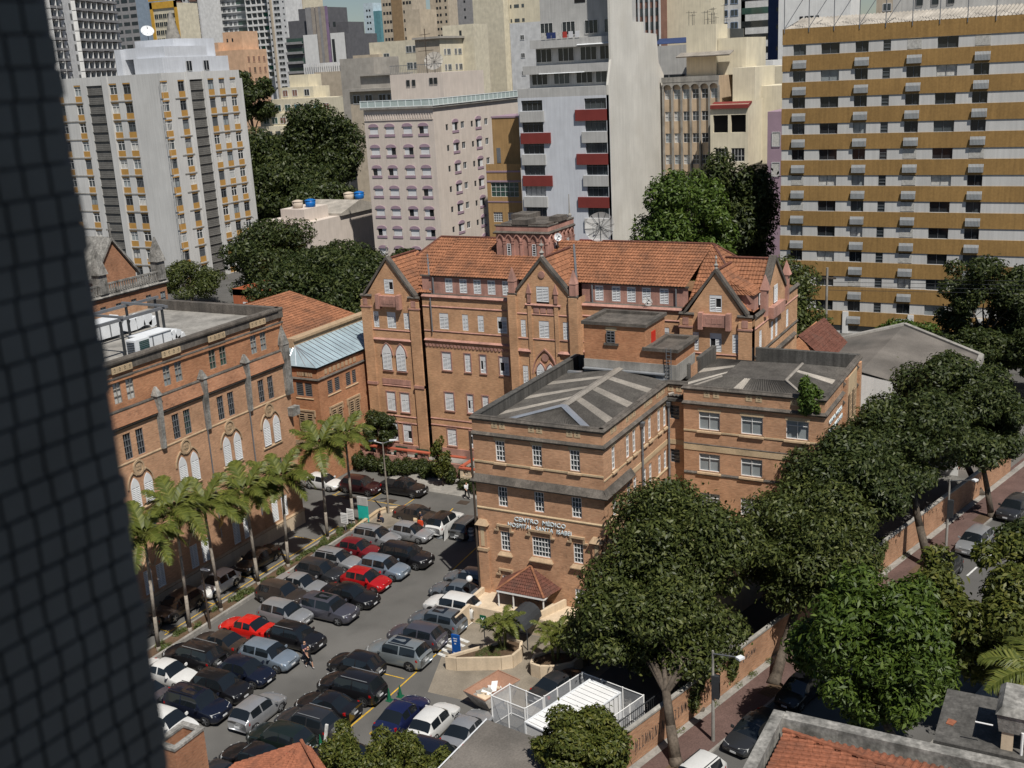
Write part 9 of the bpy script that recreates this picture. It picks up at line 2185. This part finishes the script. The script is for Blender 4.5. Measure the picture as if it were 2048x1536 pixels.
# concrete tank room with water tank
tk = thing('tank_room', (41.4, 2.8, 0), 'stained concrete box with a dark flat top, bottom right corner', 'structure')
mb = MB(); mb.box(39.0, 42.8, 1.0, 4.25, 0, 14.85); mb.build('wall', 'concrete_mossy', tk); mb = MB(); mb.box(38.98, 42.85, .9, 4.28, 14.85, 15.0); mb.build('slab', 'concrete_dark', tk)
mb = MB(); mb.hexa([(40.2, 3.75, 15.0), (40.55, 3.65, 15.0), (40.6, 3.95, 15.0), (40.25, 4.0, 15.0), (40.2, 3.75, 15.04), (40.55, 3.65, 15.04), (40.6, 3.95, 15.06), (40.25, 4.0, 15.04)]); tag(mb.build('broken_tile', 'tile_near', None, org=(40.4, 3.8, 15)), 'broken orange tile lying on the dark concrete top', 'tile')
wt_ = thing('cistern', (40.2, 2.0, 15.0), 'grey fibre-cement water tank on concrete blocks, right edge', 'water tank')
mb = MB(); mb.hexa([(39.3, .5, 15.75), (41.2, .5, 15.75), (41.2, 2.1, 15.75), (39.3, 2.1, 15.75), (39.2, .4, 16.5), (41.3, .4, 16.5), (41.3, 2.2, 16.5), (39.2, 2.2, 16.5)]); mb.build('tank', 'concrete_mossy', wt_); mb = MB(); mb.hexa([(39.15, .35, 16.5), (41.35, .35, 16.5), (41.35, 2.25, 16.5), (39.15, 2.25, 16.5), (39.35, .55, 16.75), (41.15, .55, 16.75), (41.15, 2.05, 16.75), (39.35, 2.05, 16.75)]); mb.build('lid', 'concrete_mossy', wt_)
mb = MB(); mb.box(39.35, 39.6, 1.6, 2.0, 15.0, 15.75); mb.box(40.8, 41.1, 1.6, 2.0, 15.0, 15.75); mb.box(39.35, 39.6, .6, .9, 15, 15.75); mb.build('support', 'cream_wall', wt_); mb = MB(); mb.tube((39.25, 1.3, 10), (39.25, 1.3, 15.9), .05); mb.tube((39.2, 2.3, 16.0), (39.2, 2.9, 16.0), .03); mb.build('pipe', 'white_paint', wt_)
# brick chimney-like shaft bottom left
ch = thing('brick_shaft', (39, 44.2, 0), 'open-topped brick shaft at the bottom left', 'shaft')
mb = MB(); X0, X1, Y0, Y1, H_ = 37.7, 39.95, 42.9, 44.45, 5.0
for a in ((X0, X0 + .25, Y0, Y1), (X1 - .25, X1, Y0, Y1), (X0 + .25, X1 - .25, Y0, Y0 + .25), (X0 + .25, X1 - .25, Y1 - .25, Y1)): mb.box(a[0], a[1], a[2], a[3], 0, H_ - .15)
mb.build('wall', 'brick_old', ch); mb = MB()
for a in ((X0 - .06, X0 + .3, Y0 - .06, Y1 + .06), (X1 - .3, X1 + .06, Y0 - .06, Y1 + .06), (X0 + .3, X1 - .3, Y0 - .06, Y0 + .3), (X0 + .3, X1 - .3, Y1 - .3, Y1 + .06)): mb.box(a[0], a[1], a[2], a[3], H_ - .15, H_)
mb.build('coping', 'concrete_mossy', ch)
# low tiled roof and dark roof at the bottom edge
lr = thing('tiled_kiosk', (39, 37, 0), 'low orange tiled roof cut by the bottom edge', 'building'); mb = MB(); tiled(mb, (40.4, 41.2, 2.9), (34, 41.2, 2.9), (34, 38.4, 3.7), (42.6, 38.2, 3.7), .32, .22, .05); tiled(mb, (43.3, 38.2, 2.95), (40.5, 33.8, 2.95), (36.5, 36.5, 3.9), (42.4, 38.3, 3.75), .32, .22, .05); mb.face([(42.6, 38.2, 3.7), (34, 38.4, 3.7), (34, 35, 3), (41, 34.5, 3)]); mb.build('roof', 'tile_near', lr); mb = MB(); mb.box(34, 40.3, 35, 41, 0, 2.9); mb.build('wall', 'cream_wall', lr); mb = MB(); mb.tube((42.6, 38.2, 3.8), (40.0, 34.4, 3.5), .1, n=6); mb.build('ridge_tiles', 'tile_near', lr)
gr_ = thing('shed', (47.5, 27.5, 0), 'low shed with dark felt roof at the bottom edge beside the container', 'shed'); mb = MB(); mb.face([(44.0, 30.2, 3.0), (40, 24.0, 2.9), (47.0, 23.6, 3.1), (48.9, 26.4, 3.2), (49.4, 29.9, 3.2)]); mb.build('roof', 'felt_roof', gr_); mb = MB(); mb.prism([(44.1, 30.1, 0), (40, 24.1, 0), (46.9, 23.7, 0), (48.8, 26.4, 0), (49.3, 29.8, 0)], (0, 0, 2.9)); mb.build('wall', 'cream_wall', gr_); mb = MB(); mb.tube((40.5, 30.3, 3.05), (49.4, 29.95, 3.25), .04, n=5); mb.build('gutter', 'white_metal', gr_)
# ---------------------------------------------------------------- tiled edge of the building the view is taken from
fw = thing('tiled_fin', (1.0, 1.25, 38), 'dark slate-tiled edge of the viewing building, out of focus at the left', 'wall')
mat('fin_tile', (0.125, 0.148, 0.165), rough=0.35, var=0.12, scale=8, fine=0.05); mat('grout', (0.145, 0.158, 0.19), var=0.1)
FE = 1.085
mb = MB(); mb.box(-1.5, FE, 1.256, 1.6, 36, 45); mb.build('grout', 'grout', fw)
TP = .041
m4 = MB(); m4.box(0, TP - .005, -.006, .004, 0, TP - .005); FT = m4.mesh('tile', ['fin_tile'])
cnt = 0
cells = [(i, j) for j in range(48) for i in range(7)]
for i, j in cells[:300]:
    place('tile', FT, fw, (FE - .003 - (i + 1) * TP + (.006 * math.sin(j * 1.3)), 1.252, 38.76 + j * TP))
    cnt += 1
mb = MB()
for j in range(-30, 110):
    for i in range(0, 40):
        if 0 <= j < 42 and i < 7: continue
        mb.box(FE - .003 - (i + 1) * TP, FE - .003 - (i + 1) * TP + TP - .005, 1.2495, 1.2555, 38.76 + j * TP, 38.76 + j * TP + TP - .005)
tag(mb.build('tiles_rest', 'fin_tile', fw), None, None, None, 'stuff')
# unseen slabs and walls added round the viewpoint to keep sun off the fin
mb = MB(); mb.box(-3.5, 1.4, -3.5, 1.6, 41.6, 41.9); mb.box(-3.8, -3.5, -3.5, 1.6, 36, 41.6); mb.box(-3.5, 1.0, -3.8, -3.5, 36, 41.6)
b_ = thing('fin_sun_blocker', (-1, -1, 36), 'unseen slabs and walls added to shade the tiled fin', 'balcony'); mb.build('slab', 'concrete', b_); mb = MB(); mb.box(-3.5, .6, -3.5, 1.25, 37.9, 38.1); mb.build('floor', 'concrete', b_)
